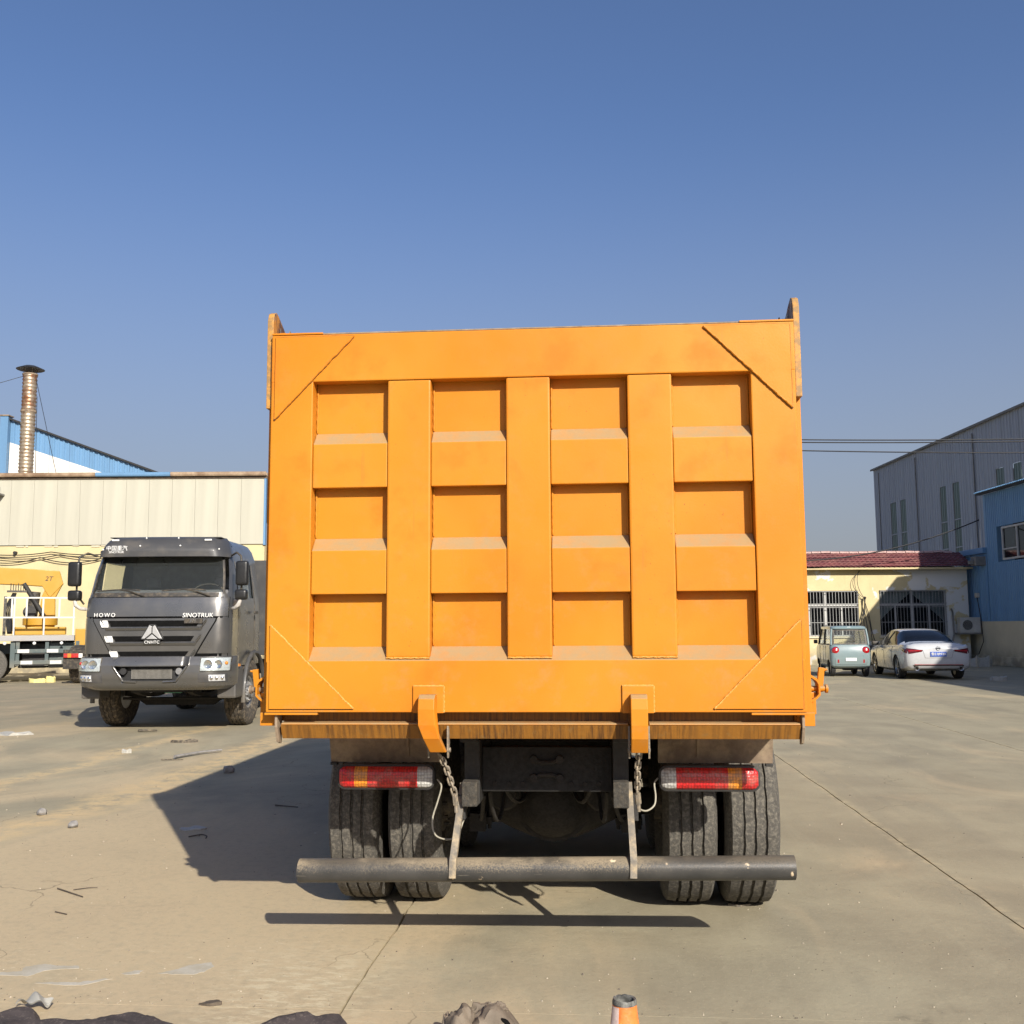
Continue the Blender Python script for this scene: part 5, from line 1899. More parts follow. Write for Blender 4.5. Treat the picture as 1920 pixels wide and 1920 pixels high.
MOUTH = lambda z: interp([(0.74, 0.40), (0.96, 0.56)], z)[0]
b = MB()
def bf(xa, xb, zs, nx):
    def f(u, v):
        k = v * (len(zs) - 1)
        i = min(int(k), len(zs) - 2)
        z = lerp(zs[i], zs[i + 1], k - i)
        x = lerp(xa(z), xb(z), u)
        return (x, bsurf(x, z), z)
    b.shell(f, nx, (len(zs) - 1) * 2, (0, 0.05, 0))
BW = lambda z: interp(BUMP, z)[0] - 0.004
bf(lambda z: -BW(z), lambda z: -MOUTH(z), [0.60, 0.66, 0.74, 0.80, 0.96, 0.98, 1.10], 22)
bf(lambda z: MOUTH(z), lambda z: BW(z), [0.60, 0.66, 0.74, 0.80, 0.96, 0.98, 1.10], 22)
bf(lambda z: -MOUTH(z), lambda z: MOUTH(z), [0.60, 0.66, 0.74], 10)
bf(lambda z: -MOUTH(z), lambda z: MOUTH(z), [0.96, 0.98, 1.10], 10)
bmesh.ops.remove_doubles(b.b, verts=b.b.verts, dist=0.0008)
bump_ = b.build('bumper', LG, gl, smooth=40)
bump_.location.z = 0.045
MB().box(-0.6, 0.6, 0.03, 0.06, 0.70, 1.0).build('mouth_mesh', 'dark_grille', bump_)
b = MB()
for i in range(34):
    x = lerp(-0.3, 0.3, i / 33)
    b.box(x - 0.004, x + 0.004, -0.005, 0.015, 0.77, 0.92)
b.build('mesh_bars', 'pipe_grey', bump_)['kind'] = 'stuff'
for s in (-1, 1):
    b = MB().cyl((s * 0.42, -0.04, 0.885), (s * 0.42, 0.03, 0.885), 0.05, n=14)
    b.build('tow_eye', 'rim_steel' if s > 0 else 'dark_grille', bump_)
    # bright lip round the mouth
    b = MB()
    b.tube([(s * MOUTH(z) * 0.99, bsurf(s * MOUTH(z), z) - 0.008, z) for z in (0.96, 0.9, 0.82, 0.76, 0.74)] + [(s * 0.2, bsurf(0.2, 0.73) - 0.008, 0.73)], 0.018, 6)
    b.build('mouth_lip', LG, bump_, smooth=60)
    # main lamp: silver bowl, two round reflectors, clear cover
    xa, xb = (0.74, 1.16) if s > 0 else (-1.16, -0.74)
    hl = bpatch('headlight', 'black_plastic', [0.875, 1.095], lambda z, a=xa: a, lambda z, c=xb: c, 0.004, 0.02)
    bpatch('lamp_bowl', 'lamp_silver', [0.89, 1.08], lambda z, a=xa: a + 0.015, lambda z, c=xb: c - 0.015, 0.008, 0.003, parent=hl).parent = hl
    for fx, r in ((0.30, 0.068), (0.62, 0.064)):
        x = lerp(xa, xb, fx if s > 0 else 1 - fx)
        y = bsurf(x, 0.985)
        b = MB().lathe([(r, -0.012), (r * 0.9, -0.022), (r * 0.5, -0.014), (0, -0.012)], (x, y, 0.985), 'y', 18)
        b.build('reflector', 'chrome', hl, smooth=50)
    x = lerp(xa, xb, 0.86 if s > 0 else 0.14)
    MB().sphere((x, bsurf(x, 1.0) - 0.01, 1.0), 0.028, 10).build('indicator', 'lens_amber' if s > 0 else 'lens_red', hl, smooth=60)
    bpatch('lamp_cover', 'clear_glass', [0.884, 1.088], lambda z, a=xa: a + 0.008, lambda z, c=xb: c - 0.008, 0.032, 0.003, parent=hl)
    fa, fb_ = (0.72, 1.12) if s > 0 else (-1.12, -0.72)
    fg = bpatch('fog_lamp', 'lorry_grey_plain', [0.715, 0.845], lambda z, a=fa: a, lambda z, c=fb_: c, 0.005, 0.02)
    ga, gb = (0.88, 1.09) if s > 0 else (-1.09, -0.88)
    bpatch('fog_bowl', 'lamp_silver', [0.735, 0.828], lambda z, a=ga: a, lambda z, c=gb: c, 0.012, 0.004, 10, parent=fg)
    for k in range(3):
        x = lerp(ga, gb, (k + 0.5) / 3)
        MB().sphere((x, bsurf(x, 0.78) - 0.012, 0.782), 0.03, 10, (1, 0.5, 1)).build('led', 'chrome', fg, smooth=60)
    # wipers
    b = MB()
    x0 = -0.18 if s < 0 else 0.82
    b.tube([(x0, csurf(x0, 2.06) - 0.03, 2.06), (x0 - 0.2, csurf(x0 - 0.2, 2.12) - 0.03, 2.13), (x0 - 0.4, csurf(x0 - 0.4, 2.16) - 0.02, 2.165)], 0.012, 6)
    b.tube([(x0 - 0.75, csurf(x0 - 0.7, 2.14) - 0.012, 2.145), (x0 - 0.35, csurf(x0 - 0.35, 2.165) - 0.015, 2.17), (x0 - 0.08, csurf(x0 - 0.08, 2.15) - 0.012, 2.155)], 0.010, 5)
    b.build('wiper', 'black_plastic', gl)
    # mirrors on a bent arm
    xm = s * 1.27
    b = MB()
    b.tube([(s * 1.05, 0.42, 2.70), (s * 1.16, 0.3, 2.74), (s * 1.25, 0.22, 2.68), (xm, 0.2, 2.5), (xm, 0.2, 2.1), (s * 1.19, 0.3, 1.95)], 0.016, 7)
    arm = b.build('mirror_arm', 'black_plastic', gl, smooth=60)
    MB().box(xm - 0.095 + s * 0.02, xm + 0.095 + s * 0.02, 0.1, 0.22, 2.22, 2.60).build('mirror_housing', 'mirror_black', arm, bevel=0.045, smooth=50, bseg=3)
    MB().box(xm - 0.095 + s * 0.01, xm + 0.095 + s * 0.01, 0.1, 0.24, 2.0, 2.16).build('mirror_housing', 'mirror_black', arm, bevel=0.045, smooth=50, bseg=3)
    b = MB().tube([(xm, 0.15, 2.0), (xm - s * 0.02, 0.14, 1.93), (xm - s * 0.08, 0.16, 1.88), (xm - s * 0.14, 0.25, 1.87)], [0.03, 0.034, 0.03, 0.026], 8)
    b.jitter(0.008, 30)
    b.build('rope_wrap', 'rope', arm, smooth=70)
    # wheel arch, step box
    b = MB()
    pts = []
    for i in range(13):
        a = rad(-10 + 200 * i / 12)
        pts.append((1.42 + 0.66 * math.cos(a), 0.52 + 0.66 * math.sin(a)))
    b.tube([(s * 1.19, y, z) for y, z in pts], 0.035, 6)
    b.build('wheel_arch', 'lorry_grey_plain', gl, smooth=60)
    b = MB().box(min(s * 0.9, s * 1.19), max(s * 0.9, s * 1.19), 0.32, 0.74, 0.5, 0.98)
    b.build('step_box', 'lorry_grey_plain', gl, bevel=0.03)
    MB().box(s * 1.19 - 0.012, s * 1.19 + 0.03, 0.36, 0.46, 0.98, 1.02).build('marker_lamp', 'lens_amber', gl)
    wheel(gl, s * 1.0, 1.42, 0.535, TY_LUG, RIM_OUT_R if s > 0 else RIM_OUT_L, 'tyre_muddy', 'rim_steel', HOLE_R if s > 0 else HOLE_L, rz=rad(-2), spin=0.3 * s)
    b = MB().box(s * 0.40 - 0.04, s * 0.40 + 0.04, 0.1, 7.5, 0.68, 0.95)
    b.build('chassis_rail', 'chassis_black', gl)
    for ay in (5.0, 6.35):
        wheel(gl, s * 1.03, ay, 0.535, TY_LUG, RIM_OUT_R if s > 0 else RIM_OUT_L, 'tyre_muddy', 'rim_steel', spin=1.1)
    # leaf spring at the front axle
    b = MB()
    rg = []
    for i in range(9):
        y = lerp(0.5, 2.4, i / 8)
        z = 0.62 - 0.12 * (1 - ((y - 1.42) / 0.95) ** 2)
        rg.append([(s * 0.42 - 0.045, y, z - 0.03), (s * 0.42 + 0.045, y, z - 0.03), (s * 0.42 + 0.045, y, z + 0.03), (s * 0.42 - 0.045, y, z + 0.03)])
    b.loft(rg)
    b.build('leaf_spring', 'axle_grime', gl)
b = MB()
b.loft([[(x, 1.42 - 0.06, z - 0.05), (x, 1.42 + 0.06, z - 0.05), (x, 1.42 + 0.06, z + 0.05), (x, 1.42 - 0.06, z + 0.05)] for x, z in ((-0.9, 0.53), (-0.72, 0.50), (-0.55, 0.38), (0.55, 0.38), (0.72, 0.50), (0.9, 0.53))])
b.build('front_axle', 'axle_grime', gl)
MB().cyl((-0.85, 1.15, 0.45), (0.85, 1.15, 0.45), 0.022, n=8).build('track_rod', 'axle_grime', gl)
b = MB().box(-0.33, 0.33, 0.7, 1.9, 0.62, 1.1)
b.build('engine_sump', 'chassis_black', gl, bevel=0.06)
b = MB().cyl((0.05, 0.5, 0.66), (0.3, 0.5, 0.66), 0.09, n=14)
b.build('pump', 'engine_green', gl, smooth=40)
MB().box(-0.4, 0.4, 0.25, 0.33, 0.60, 0.7).build('cross_member', 'chassis_black', gl)
# plain tipper body behind the cab, hidden by the dump truck
b = MB()
b.box(-1.2, 1.2, 2.35, 2.42, 1.1, 2.75)
b.box(-1.2, -1.14, 2.42, 7.4, 1.1, 2.45)
b.box(1.14, 1.2, 2.42, 7.4, 1.1, 2.45)
b.box(-1.14, 1.14, 2.42, 7.4, 1.1, 1.16)
b.build('load_bed', 'lorry_grey_plain', gl, bevel=0.01)
MB().box(-0.95, -0.55, 2.3, 3.4, 0.55, 1.0).build('fuel_tank', 'steel_bright', gl, bevel=0.05)

# ---------------------------------------------------------------- crane lorry at the left edge
PHI = rad(22)
cr = thing('crane_lorry', 'flatbed crane lorry with yellow boom and white rails at the left edge', 'crane lorry', (-13.35, 31.4, 0), PHI)
# local: +x ahead (to the right), near side at y = 0, width 2.4 to y = 2.4; bed from x = -7 to 0
MB().box(-7.2, 0, 0, 2.4, 1.24, 1.40).build('flatbed', 'flat_grey', cr, bevel=0.01)
b = MB()
pm = MB().box(-0.022, 0.022, -0.02, 0.02, 1.41, 2.52).mesh('rail_post')
pl = MB().box(-0.022, 0.022, -0.02, 0.02, 1.41, 1.95).mesh('rail_post')
for k, x in enumerate((-0.04, -0.86, -1.68, -2.5, -3.3, -4.1)):
    link('rail_post', pm if k in (0, 2, 5) else pl, 'rail_white', cr, (x, 0.03, 0))
for x in (-0.45, -0.9, -1.35, -1.75):
    link('rail_post', MB().box(-0.025, 0.025, -0.02, 0.02, 1.97, 2.50).mesh('rail_post'), 'rail_white', cr, (x, 0.03, 0))
MB().box(-1.95, -0.0, 0.005, 0.055, 2.51, 2.555).build('rail', 'rail_white', cr)
MB().box(-7.1, 0.0, 0.005, 0.055, 1.92, 1.965).build('rail', 'rail_white', cr)
for x in (-0.04,):
    MB().box(x - 0.03, x + 0.03, 0.06, 2.3, 2.50, 2.56).build('rail', 'rail_white', cr)
for x in (-0.35, -1.1, -1.9, -2.7):
    MB().sphere((x, 0.02, 1.17), 0.05, 8).build('lashing_hook', 'badge_white', cr)
for z in (0.94, 0.60):
    rl = MB().box(-1.62, 0.25, 0.03, 0.07, z - 0.055, z + 0.055).build('side_guard', 'frame_teal', cr, bevel=0.005)
    for x in (-1.35, -0.55):
        MB().box(x - 0.2 + (0.1 if z < 0.8 else 0), x + 0.12 + (0.1 if z < 0.8 else 0), 0.015, 0.029, z - 0.053, z + 0.053).build('reflective_stripe', 'stripe_white', rl)
for x in (-1.55, -0.75, 0.1):
    MB().box(x - 0.05, x + 0.05, 0.08, 0.14, 0.5, 1.23).build('guard_post', 'frame_teal', cr)
for y in (0.8, 1.6):
    MB().box(-7.0, 3.2, y - 0.05, y + 0.05, 0.85, 1.15).build('chassis_rail', 'frame_teal', cr)
MB().box(-1.75, -1.62, 0.1, 2.3, 0.45, 1.23).build('mudguard', 'frame_teal', cr)
MB().box(-1.45, -0.75, 0.35, 1.0, 0.42, 0.98).build('fuel_tank', 'chassis_black', cr, bevel=0.05)
MB().box(-0.7, 0.15, 0.3, 1.05, 0.42, 1.2).build('tool_box', 'frame_teal', cr, bevel=0.03)
MB().box(-1.6, 0.9, 1.25, 2.2, 0.4, 1.22).build('underbed_dark_box', 'chassis_black', cr, bevel=0.03)  # added dark box, stands in for the shade under the bed
MB().box(-7.0, -4.4, 0.5, 2.0, 0.45, 1.22).build('rear_locker', 'chassis_black', cr, bevel=0.03)
RZ90 = math.pi / 2
for x, y in ((-2.35, 0.16), (-2.35, 2.24), (2.3, 0.2), (2.3, 2.2), (-3.65, 0.16), (-3.65, 2.24)):
    near = y < 1
    o = wheel(cr, x, y, 0.53, TY_RIB, RIM_OUT_L if near else RIM_OUT_R, 'tyre_dusty', 'rim_dull', spin=0.4)
    o.rotation_euler = (0.4, 0, RZ90)
# crane: turntable, column, knuckle, boom, ram, drum
CYEL = 'crane_yellow'
cx, cy = -1.02, 1.2
MB().box(cx - 0.75, cx + 0.75, cy - 0.5, cy + 0.5, 1.42, 1.66).build('crane_base', CYEL, cr, bevel=0.03)
b = MB().lathe([(0.42, 1.66), (0.42, 1.70), (0.5, 1.72), (0.5, 1.92), (0.46, 1.95), (0.2, 1.96)], (cx, cy, 0), 'z', 24)
b.build('turntable', CYEL, cr, smooth=35)
b = MB()
b.prism([(cx - 0.05, 1.95), (cx + 0.42, 1.95), (cx + 0.40, 2.55), (cx + 0.58, 2.95), (cx + 0.56, 3.14), (cx + 0.2, 3.1), (cx + 0.02, 2.6)], 'y', cy - 0.2, cy + 0.2)
b.build('column', CYEL, cr, bevel=0.02)
b = MB()
b.prism([(cx + 0.5, 3.40), (cx - 0.1, 3.44), (cx - 5.5, 3.70), (cx - 5.5, 3.12), (cx - 0.45, 2.95), (cx + 0.02, 2.92), (cx + 0.25, 2.56), (cx + 0.62, 3.0)], 'y', cy - 0.23, cy + 0.23)
bm_ = b.build('boom', CYEL, cr, bevel=0.02)
link('lettering', text_mesh('2T', 0.2, 0.002, 0.2), 'cable_black', bm_, (cx + 0.2, cy - 0.236, 3.15), (rad(90), 0, 0))
MB().cyl((cx - 0.25, cy - 0.02, 1.95), (cx - 0.18, cy - 0.02, 2.75), 0.16, n=16).build('winch_motor', 'black_plastic', cr, smooth=40)
MB().cyl((cx - 0.3, cy - 0.3, 2.12), (cx - 0.3, cy + 0.3, 2.12), 0.19, n=18).build('winch_drum', 'chassis_black', cr, smooth=40)
MB().cyl((cx + 0.1, cy - 0.22, 2.0), (cx - 0.5, cy - 0.22, 3.0), 0.07, n=12).build('lift_ram', 'chassis_black', cr, smooth=40)
b = MB()
for k in range(5):
    b.tube([(cx - 0.75 - 0.03 * k, cy - 0.3, 1.45), (cx - 0.8 - 0.05 * k, cy - 0.32, 2.2), (cx - 0.7 - 0.02 * k, cy - 0.25, 2.7)], 0.022, 5)
b.build('hydraulic_hoses', 'cable_black', cr)['kind'] = 'stuff'
for x in (cx - 1.2, cx - 0.98):
    MB().box(x - 0.04, x + 0.04, cy - 0.35, cy - 0.27, 1.41, 2.6).build('mast_post', 'black_plastic', cr)
b = MB()
for k in range(6):
    b.cyl((cx - 0.85 + 0.07 * k, cy - 0.3, 2.78), (cx - 0.85 + 0.07 * k, cy - 0.3, 3.0 - 0.02 * (k % 3)), 0.013, n=6)
b.box(cx - 0.95, cx - 0.4, cy - 0.36, cy - 0.24, 2.72, 2.78)
b.build('lever_bank', 'black_plastic', cr)['kind'] = 'stuff'
MB().box(-5.2, -2.2, 0.8, 1.6, 1.41, 1.62).build('stowed_tyres', 'tyre_clean', cr, bevel=0.08)
b = MB().box(0.35, 0.62, 0.9, 1.35, 1.55, 2.0)
b.build('oil_cooler', 'flat_grey', cr, bevel=0.01)
MB().box(0.02, 0.9, 0.1, 0.35, 1.05, 1.6).build('outrigger', CYEL, cr, bevel=0.02)
# white cab ahead
b = MB()
b.loft([[(0.95, 0.08, z), (3.0 - 0.22 * max(0, (z - 1.7)), 0.08 + 0.05 * max(0, z - 1.7), z), (3.0 - 0.22 * max(0, (z - 1.7)), 2.32 - 0.05 * max(0, z - 1.7), z), (0.95, 2.32, z)] for z in (0.9, 1.7, 2.5, 2.68)])
ccab = b.build('cab', 'cab_white', cr, bevel=0.06)
MB().box(0.925, 0.945, 0.75, 1.65, 1.95, 2.35).build('rear_window', 'cable_black', ccab)
b = MB()
b.prism([(1.5, 1.75), (2.6, 1.75), (2.45, 2.35), (1.5, 2.35)], 'y', 0.06, 0.074)
b.build('side_window', 'cable_black', ccab)

# ---------------------------------------------------------------- white tractor, seen from behind, half hidden by the grey lorry
tr = thing('tractor_unit', 'white tractor lorry seen from behind, half hidden by the grey lorry', 'lorry', (-11.7, 29.6, 0), 0.0)
# local x: left end about -1.25; rear at y = 0
for s in (-1, 1):
    b = MB()
    pts = []
    for i in range(9):
        a = rad(0 + 180 * i / 8)
        pts.append((1.0 - 0.72 * math.cos(a), 0.50 + 0.62 * math.sin(a)))
    ring_ = pts + [(p[0] * 0.98 + 0.02, p[1] - 0.03) for p in reversed(pts)]
    b.prism(ring_, 'x', s * 0.92 - 0.34, s * 0.92 + 0.34)
    b.build('mudguard', 'black_plastic', tr, smooth=40)
    MB().box(s * 0.92 - 0.34, s * 0.92 + 0.34, 0.16, 0.20, 0.44, 1.0).build('mud_flap', 'black_plastic', tr, bevel=0.05)
    lb_ = MB().box(s * 0.92 - 0.30, s * 0.92 + 0.27, 0.10, 0.155, 0.76, 0.90).build('tail_lamp', 'black_plastic', tr, bevel=0.01)
    for k, m_ in enumerate(('lens_red', 'lens_amber', 'lens_red', 'lens_red', 'badge_white')):
        xa = s * 0.92 - 0.285 + 0.108 * k
        MB().box(xa, xa + 0.105, 0.085, 0.099, 0.772, 0.888).build('lens', m_, lb_)
    for dx, o_ in ((-0.165, -1), (0.165, 1)):
        wheel(tr, s * 0.92 + dx, 1.0, 0.53, TY_LUG, RIM_OUT_R if o_ > 0 else RIM_OUT_L, 'tyre_muddy', 'rim_dark', spin=0.5)
    MB().box(s * 0.4 - 0.04, s * 0.4 + 0.04, 0.0, 7.0, 0.75, 1.02).build('chassis_rail', 'chassis_black', tr)
    wheel(tr, s * 1.0, 5.6, 0.53, TY_LUG, RIM_OUT_R if s > 0 else RIM_OUT_L, 'tyre_muddy', 'rim_dull')
MB().cyl((-0.8, 1.0, 0.53), (0.8, 1.0, 0.53), 0.08).build('axle', 'axle_grime', tr)
MB().box(-1.0, 1.0, 0.3, 0.4, 1.06, 1.12).build('cross_beam', 'chassis_black', tr)
MB().box(-0.5, 0.5, 0.8, 1.7, 1.05, 1.18).build('fifth_wheel', 'chassis_black', tr, bevel=0.05)
b = MB()
b.loft([[(-1.2, 4.4, z), (1.2, 4.4, z), (1.2 - 0.1 * max(0, z - 2), 6.5 - 0.2 * max(0, z - 1.8), z), (-1.2 + 0.1 * max(0, z - 2), 6.5 - 0.2 * max(0, z - 1.8), z)] for z in (1.0, 1.8, 2.5, 2.75)])
b.build('cab', 'cab_white', tr, bevel=0.06)
b = MB().lathe([(0.0, 1.75), (0.16, 1.75), (0.17, 1.8), (0.26, 1.9), (0.27, 2.38), (0.24, 2.5), (0.0, 2.52)], (-0.92, 3.6, 0), 'z', 18)
ai = b.build('air_intake', 'black_plastic', tr, smooth=40)
for dx in (-0.14, 0.12):
    MB().cyl((-0.92 + dx, 3.6, 1.0), (-0.92 + dx, 3.6, 1.85), 0.07, n=10).build('intake_pipe', 'black_plastic', ai, smooth=40)
MB().box(-1.15, -0.6, 3.2, 4.1, 0.95, 1.35).build('battery_box', 'chassis_black', tr, bevel=0.03)
# ---------------------------------------------------------------- cars
from mathutils.bvhtree import BVHTree


def boolean_cut(me, cutters):
    ob = bpy.data.objects.new('cut_body', me)
    COL.objects.link(ob)
    cs = []
    for k, (c0, c1, r) in enumerate(cutters):
        cm_ = MB().cyl(c0, c1, r, n=36).mesh('cut')
        for m_ in me.materials:
            cm_.materials.append(m_)
        for p in cm_.polygons:
            p.material_index = 2
        co = bpy.data.objects.new('cutter', cm_)
        COL.objects.link(co)
        cs.append(co)
        md = ob.modifiers.new('b', 'BOOLEAN')
        md.object = co
        md.operation = 'DIFFERENCE'
        md.solver = 'EXACT'
    dg = bpy.context.evaluated_depsgraph_get()
    dg.update()
    res = bpy.data.meshes.new_from_object(ob.evaluated_get(dg))
    for o in cs + [ob]:
        bpy.data.objects.remove(o)
    return res


def split_by_material(me, idx, name, m, parent, smooth=35):
    bm = bmesh.new()
    bm.from_mesh(me)
    bmesh.ops.delete(bm, geom=[f for f in bm.faces if f.material_index not in idx], context='FACES')
    for f in bm.faces:
        f.material_index = 0
        f.smooth = True
    for e in bm.edges:
        if len(e.link_faces) == 2:
            e.smooth = e.calc_face_angle(0) < rad(smooth)
    out = bpy.data.meshes.new(name)
    bm.to_mesh(out)
    bm.free()
    return link(name, out, m, parent)


def projector(me):
    bm = bmesh.new()
    bm.from_mesh(me)
    tree = BVHTree.FromBMesh(bm)
    bm.free()
    return tree


def decal(tree, name, m, parent, pts, d=0.012, axis='y', sign=1, t=0.012, nu=10, nv=4):
    """panel laid on the body: four corners (a,b) in the plane across the axis, hit points found by rays"""
    def f(u, v):
        p = Vector(pts[0]).lerp(Vector(pts[1]), u).lerp(Vector(pts[3]).lerp(Vector(pts[2]), u), v)
        if axis == 'y':
            o, dr = Vector((p.x, -sign * 9, p.y)), Vector((0, sign, 0))
        else:
            o, dr = Vector((-sign * 9, p.x, p.y)), Vector((sign, 0, 0))
        h = tree.ray_cast(o, dr)[0]
        if h is None:
            h = Vector((p.x, 0.1, p.y)) if axis == 'y' else Vector((-sign * 0.85, p.x, p.y))
        return h - dr * d
    back = (0, sign * t, 0) if axis == 'y' else (sign * t, 0, 0)
    return MB().shell(f, nu, nv, back).build(name, m, parent, smooth=50)


# --- white saloon
sd = thing('saloon_car', 'white saloon parked nose-in beside the teal microcar, seen from behind', 'car', (12.06, 29.3, 0), -0.12)
ST = [(0.00, 0.44, 0.66, 0.76, 0.88, 0.60, 0.52, 0.90), (0.07, 0.33, 0.83, 0.80, 0.95, 0.76, 0.66, 0.985), (0.22, 0.27, 0.90, 0.83, 0.985, 0.83, 0.72, 1.045), (0.55, 0.24, 0.92, 0.84, 0.985, 0.85, 0.70, 1.05),
      (0.85, 0.22, 0.925, 0.84, 0.975, 0.85, 0.68, 1.085), (1.30, 0.21, 0.925, 0.83, 0.965, 0.85, 0.63, 1.265), (1.75, 0.2, 0.925, 0.83, 0.955, 0.85, 0.59, 1.40), (2.4, 0.2, 0.925, 0.82, 0.945, 0.85, 0.58, 1.445),
      (3.0, 0.2, 0.925, 0.815, 0.935, 0.85, 0.58, 1.42), (3.5, 0.2, 0.92, 0.81, 0.93, 0.84, 0.62, 1.255), (4.0, 0.21, 0.915, 0.79, 0.91, 0.82, 0.68, 1.03), (4.5, 0.24, 0.88, 0.74, 0.86, 0.76, 0.62, 0.92),
      (4.78, 0.3, 0.78, 0.68, 0.78, 0.66, 0.52, 0.81), (4.88, 0.4, 0.6, 0.6, 0.68, 0.48, 0.38, 0.70)]


def ssec(y):
    zb, w, zs, zbe, wb, wr, zt = spline(ST, y)
    h = [(0, zb), (w * 0.84, zb), (w * 0.975, zb + 0.07), (w, lerp(zb, zs, 0.5)), (w * 1.0, zs - 0.08), (w * 0.985, zs), (lerp(w, wb, 0.7), lerp(zs, zbe, 0.8)), (wb - 0.005, zbe + 0.004),
         (lerp(wb, wr, 0.5) + 0.02, lerp(zbe, zt - 0.05, 0.5)), (wr, zt - 0.055), (wr * 0.86, zt - 0.018), (wr * 0.45, zt - 0.002), (0, zt)]
    full = [(x, y, z) for x, z in h] + [(-x, y, z) for x, z in reversed(h[1:-1])]
    return full, len(h)


ys = []
y = 0.0
while y < 4.88:
    ys.append(y)
    y += 0.035 if y < 0.3 else 0.075
ys.append(4.88)
b = MB()
rings = []
for y in ys:
    r, nh = ssec(y)
    rings.append(r)
n = len(rings[0])
V = [[b.b.verts.new(p) for p in r] for r in rings]
for i in range(len(V) - 1):
    ym = (ys[i] + ys[i + 1]) / 2
    for j in range(n):
        k = (j + 1) % n
        f = b.b.faces.new((V[i][j], V[i][k], V[i + 1][k], V[i + 1][j]))
        jj = j if j < nh - 1 else n - 1 - j          # mirror index of the segment
        if jj in (7, 8) and 1.0 < ym < 3.72:
            f.material_index = 1
        if jj in (9, 10, 11) and (0.84 < ym < 1.76 or 3.05 < ym < 4.02):
            f.material_index = 1
b.b.faces.new(list(reversed(V[0])))
b.b.faces.new(V[-1])
smesh = b.mesh('saloon')
for m_ in ('saloon_white', 'tint_glass', 'black_plastic'):
    smesh.materials.append(MATS[m_])
RW = 0.335
cut = boolean_cut(smesh, [((-1.2, yy, 0.33), (1.2, yy, 0.33), 0.375) for yy in (1.05, 3.86)])
stree = projector(cut)
split_by_material(cut, (0,), 'body', 'saloon_white', sd)
split_by_material(cut, (1,), 'windows', 'tint_glass', sd)
split_by_material(cut, (2,), 'wheel_wells', 'black_plastic', sd)
for s in (-1, 1):
    o = decal(stree, 'tail_lamp', 'lamp_dark_red', sd, [(s * 0.44, 0.80), (s * 0.80, 0.735), (s * 0.84, 0.90), (s * 0.42, 0.845)], 0.01)
    decal(stree, 'lamp_bar', 'lamp_red', o, [(s * 0.46, 0.822), (s * 0.80, 0.80), (s * 0.81, 0.84), (s * 0.44, 0.838)], 0.02, t=0.01)
    # side wrap of the lamp
    decal(stree, 'lamp_wrap', 'lamp_dark_red', o, [(0.08, 0.75), (0.42, 0.84), (0.40, 0.88), (0.08, 0.88)], 0.008, 'x', -s if False else (1 if s < 0 else -1))
    MB().lathe([(0.05, -0.02), (0.065, -0.03), (0.065, 0.05), (0.05, 0.05)], (s * 0.60, 0.03, 0.325), 'y', 16, True).build('exhaust_tip', 'steel_bright', sd, smooth=40)
    # side windows get a bright sill line, door seams, handles
    for yd in (1.5, 2.45, 3.45):
        bb = MB()
        path = []
        for k in range(9):
            z = lerp(0.34, 0.93, k / 8)
            h = stree.ray_cast(Vector((s * 3, yd + 0.05 * math.sin(k * 0.3), z)), Vector((-s, 0, 0)))[0]
            if h:
                path.append(h + Vector((s * 0.001, 0, 0)))
        if len(path) > 2:
            bb.tube(path, 0.006, 5)
            bb.build('door_seam', 'black_plastic', sd)
    for yd in (1.78, 2.75):
        h = stree.ray_cast(Vector((s * 3, yd, 0.80)), Vector((-s, 0, 0)))[0]
        if h:
            MB().box(h.x - 0.018, h.x + 0.018, yd - 0.1, yd + 0.1, 0.785, 0.815).build('door_handle', 'saloon_white', sd, bevel=0.01)
    mr = MB().box(s * 0.98 - 0.1, s * 0.98 + 0.1, 3.28, 3.42, 0.93, 1.06).build('door_mirror', 'black_plastic', sd, bevel=0.04, smooth=50, bseg=3)
    # pillar between the doors
    bb = MB()
    path = []
    for k in range(7):
        z = lerp(0.95, 1.36, k / 6)
        h = stree.ray_cast(Vector((s * 3, 2.42 - 0.12 * k / 6, z)), Vector((-s, 0, 0)))[0]
        if h:
            path.append(h)
    bb.tube(path, 0.022, 6)
    bb.build('door_pillar', 'black_plastic', sd)
decal(stree, 'rear_diffuser', 'black_plastic', sd, [(-0.62, 0.29), (0.62, 0.29), (0.70, 0.42), (-0.70, 0.42)], 0.006, nu=16)
decal(stree, 'reflector_strip', 'lamp_red', sd, [(-0.66, 0.425), (0.66, 0.425), (0.66, 0.44), (-0.66, 0.44)], 0.012, nu=16)
decal(stree, 'bumper_valance', 'saloon_white', sd, [(-0.52, 0.31), (0.52, 0.31), (0.56, 0.395), (-0.56, 0.395)], 0.02, nu=16)
pl_ = decal(stree, 'number_plate', 'plate_blue', sd, [(-0.22, 0.66), (0.22, 0.66), (0.22, 0.795), (-0.22, 0.795)], 0.02, t=0.02, nu=2, nv=2)
hp = stree.ray_cast(Vector((0, -9, 0.73)), Vector((0, 1, 0)))[0]
link('lettering', text_mesh('鲁E·8993A', 0.092, 0.002), 'badge_white', pl_, (0, hp.y - 0.03, 0.728), (rad(88), 0, 0))
bb = MB()
ey_ = stree.ray_cast(Vector((0, -9, 0.9)), Vector((0, 1, 0)))[0]
if ey_:
    bb.lathe([(0.05, -0.012), (0.056, -0.018), (0.056, 0.0), (0.05, 0.0)], (0, ey_.y - 0.004, 0.895), 'y', 20, True)
    eb = bb.build('badge', 'chrome', sd, smooth=50)
    MB().box(-0.065, 0.065, ey_.y - 0.022, ey_.y - 0.006, 0.885, 0.905).build('badge_bar', 'chrome', eb)
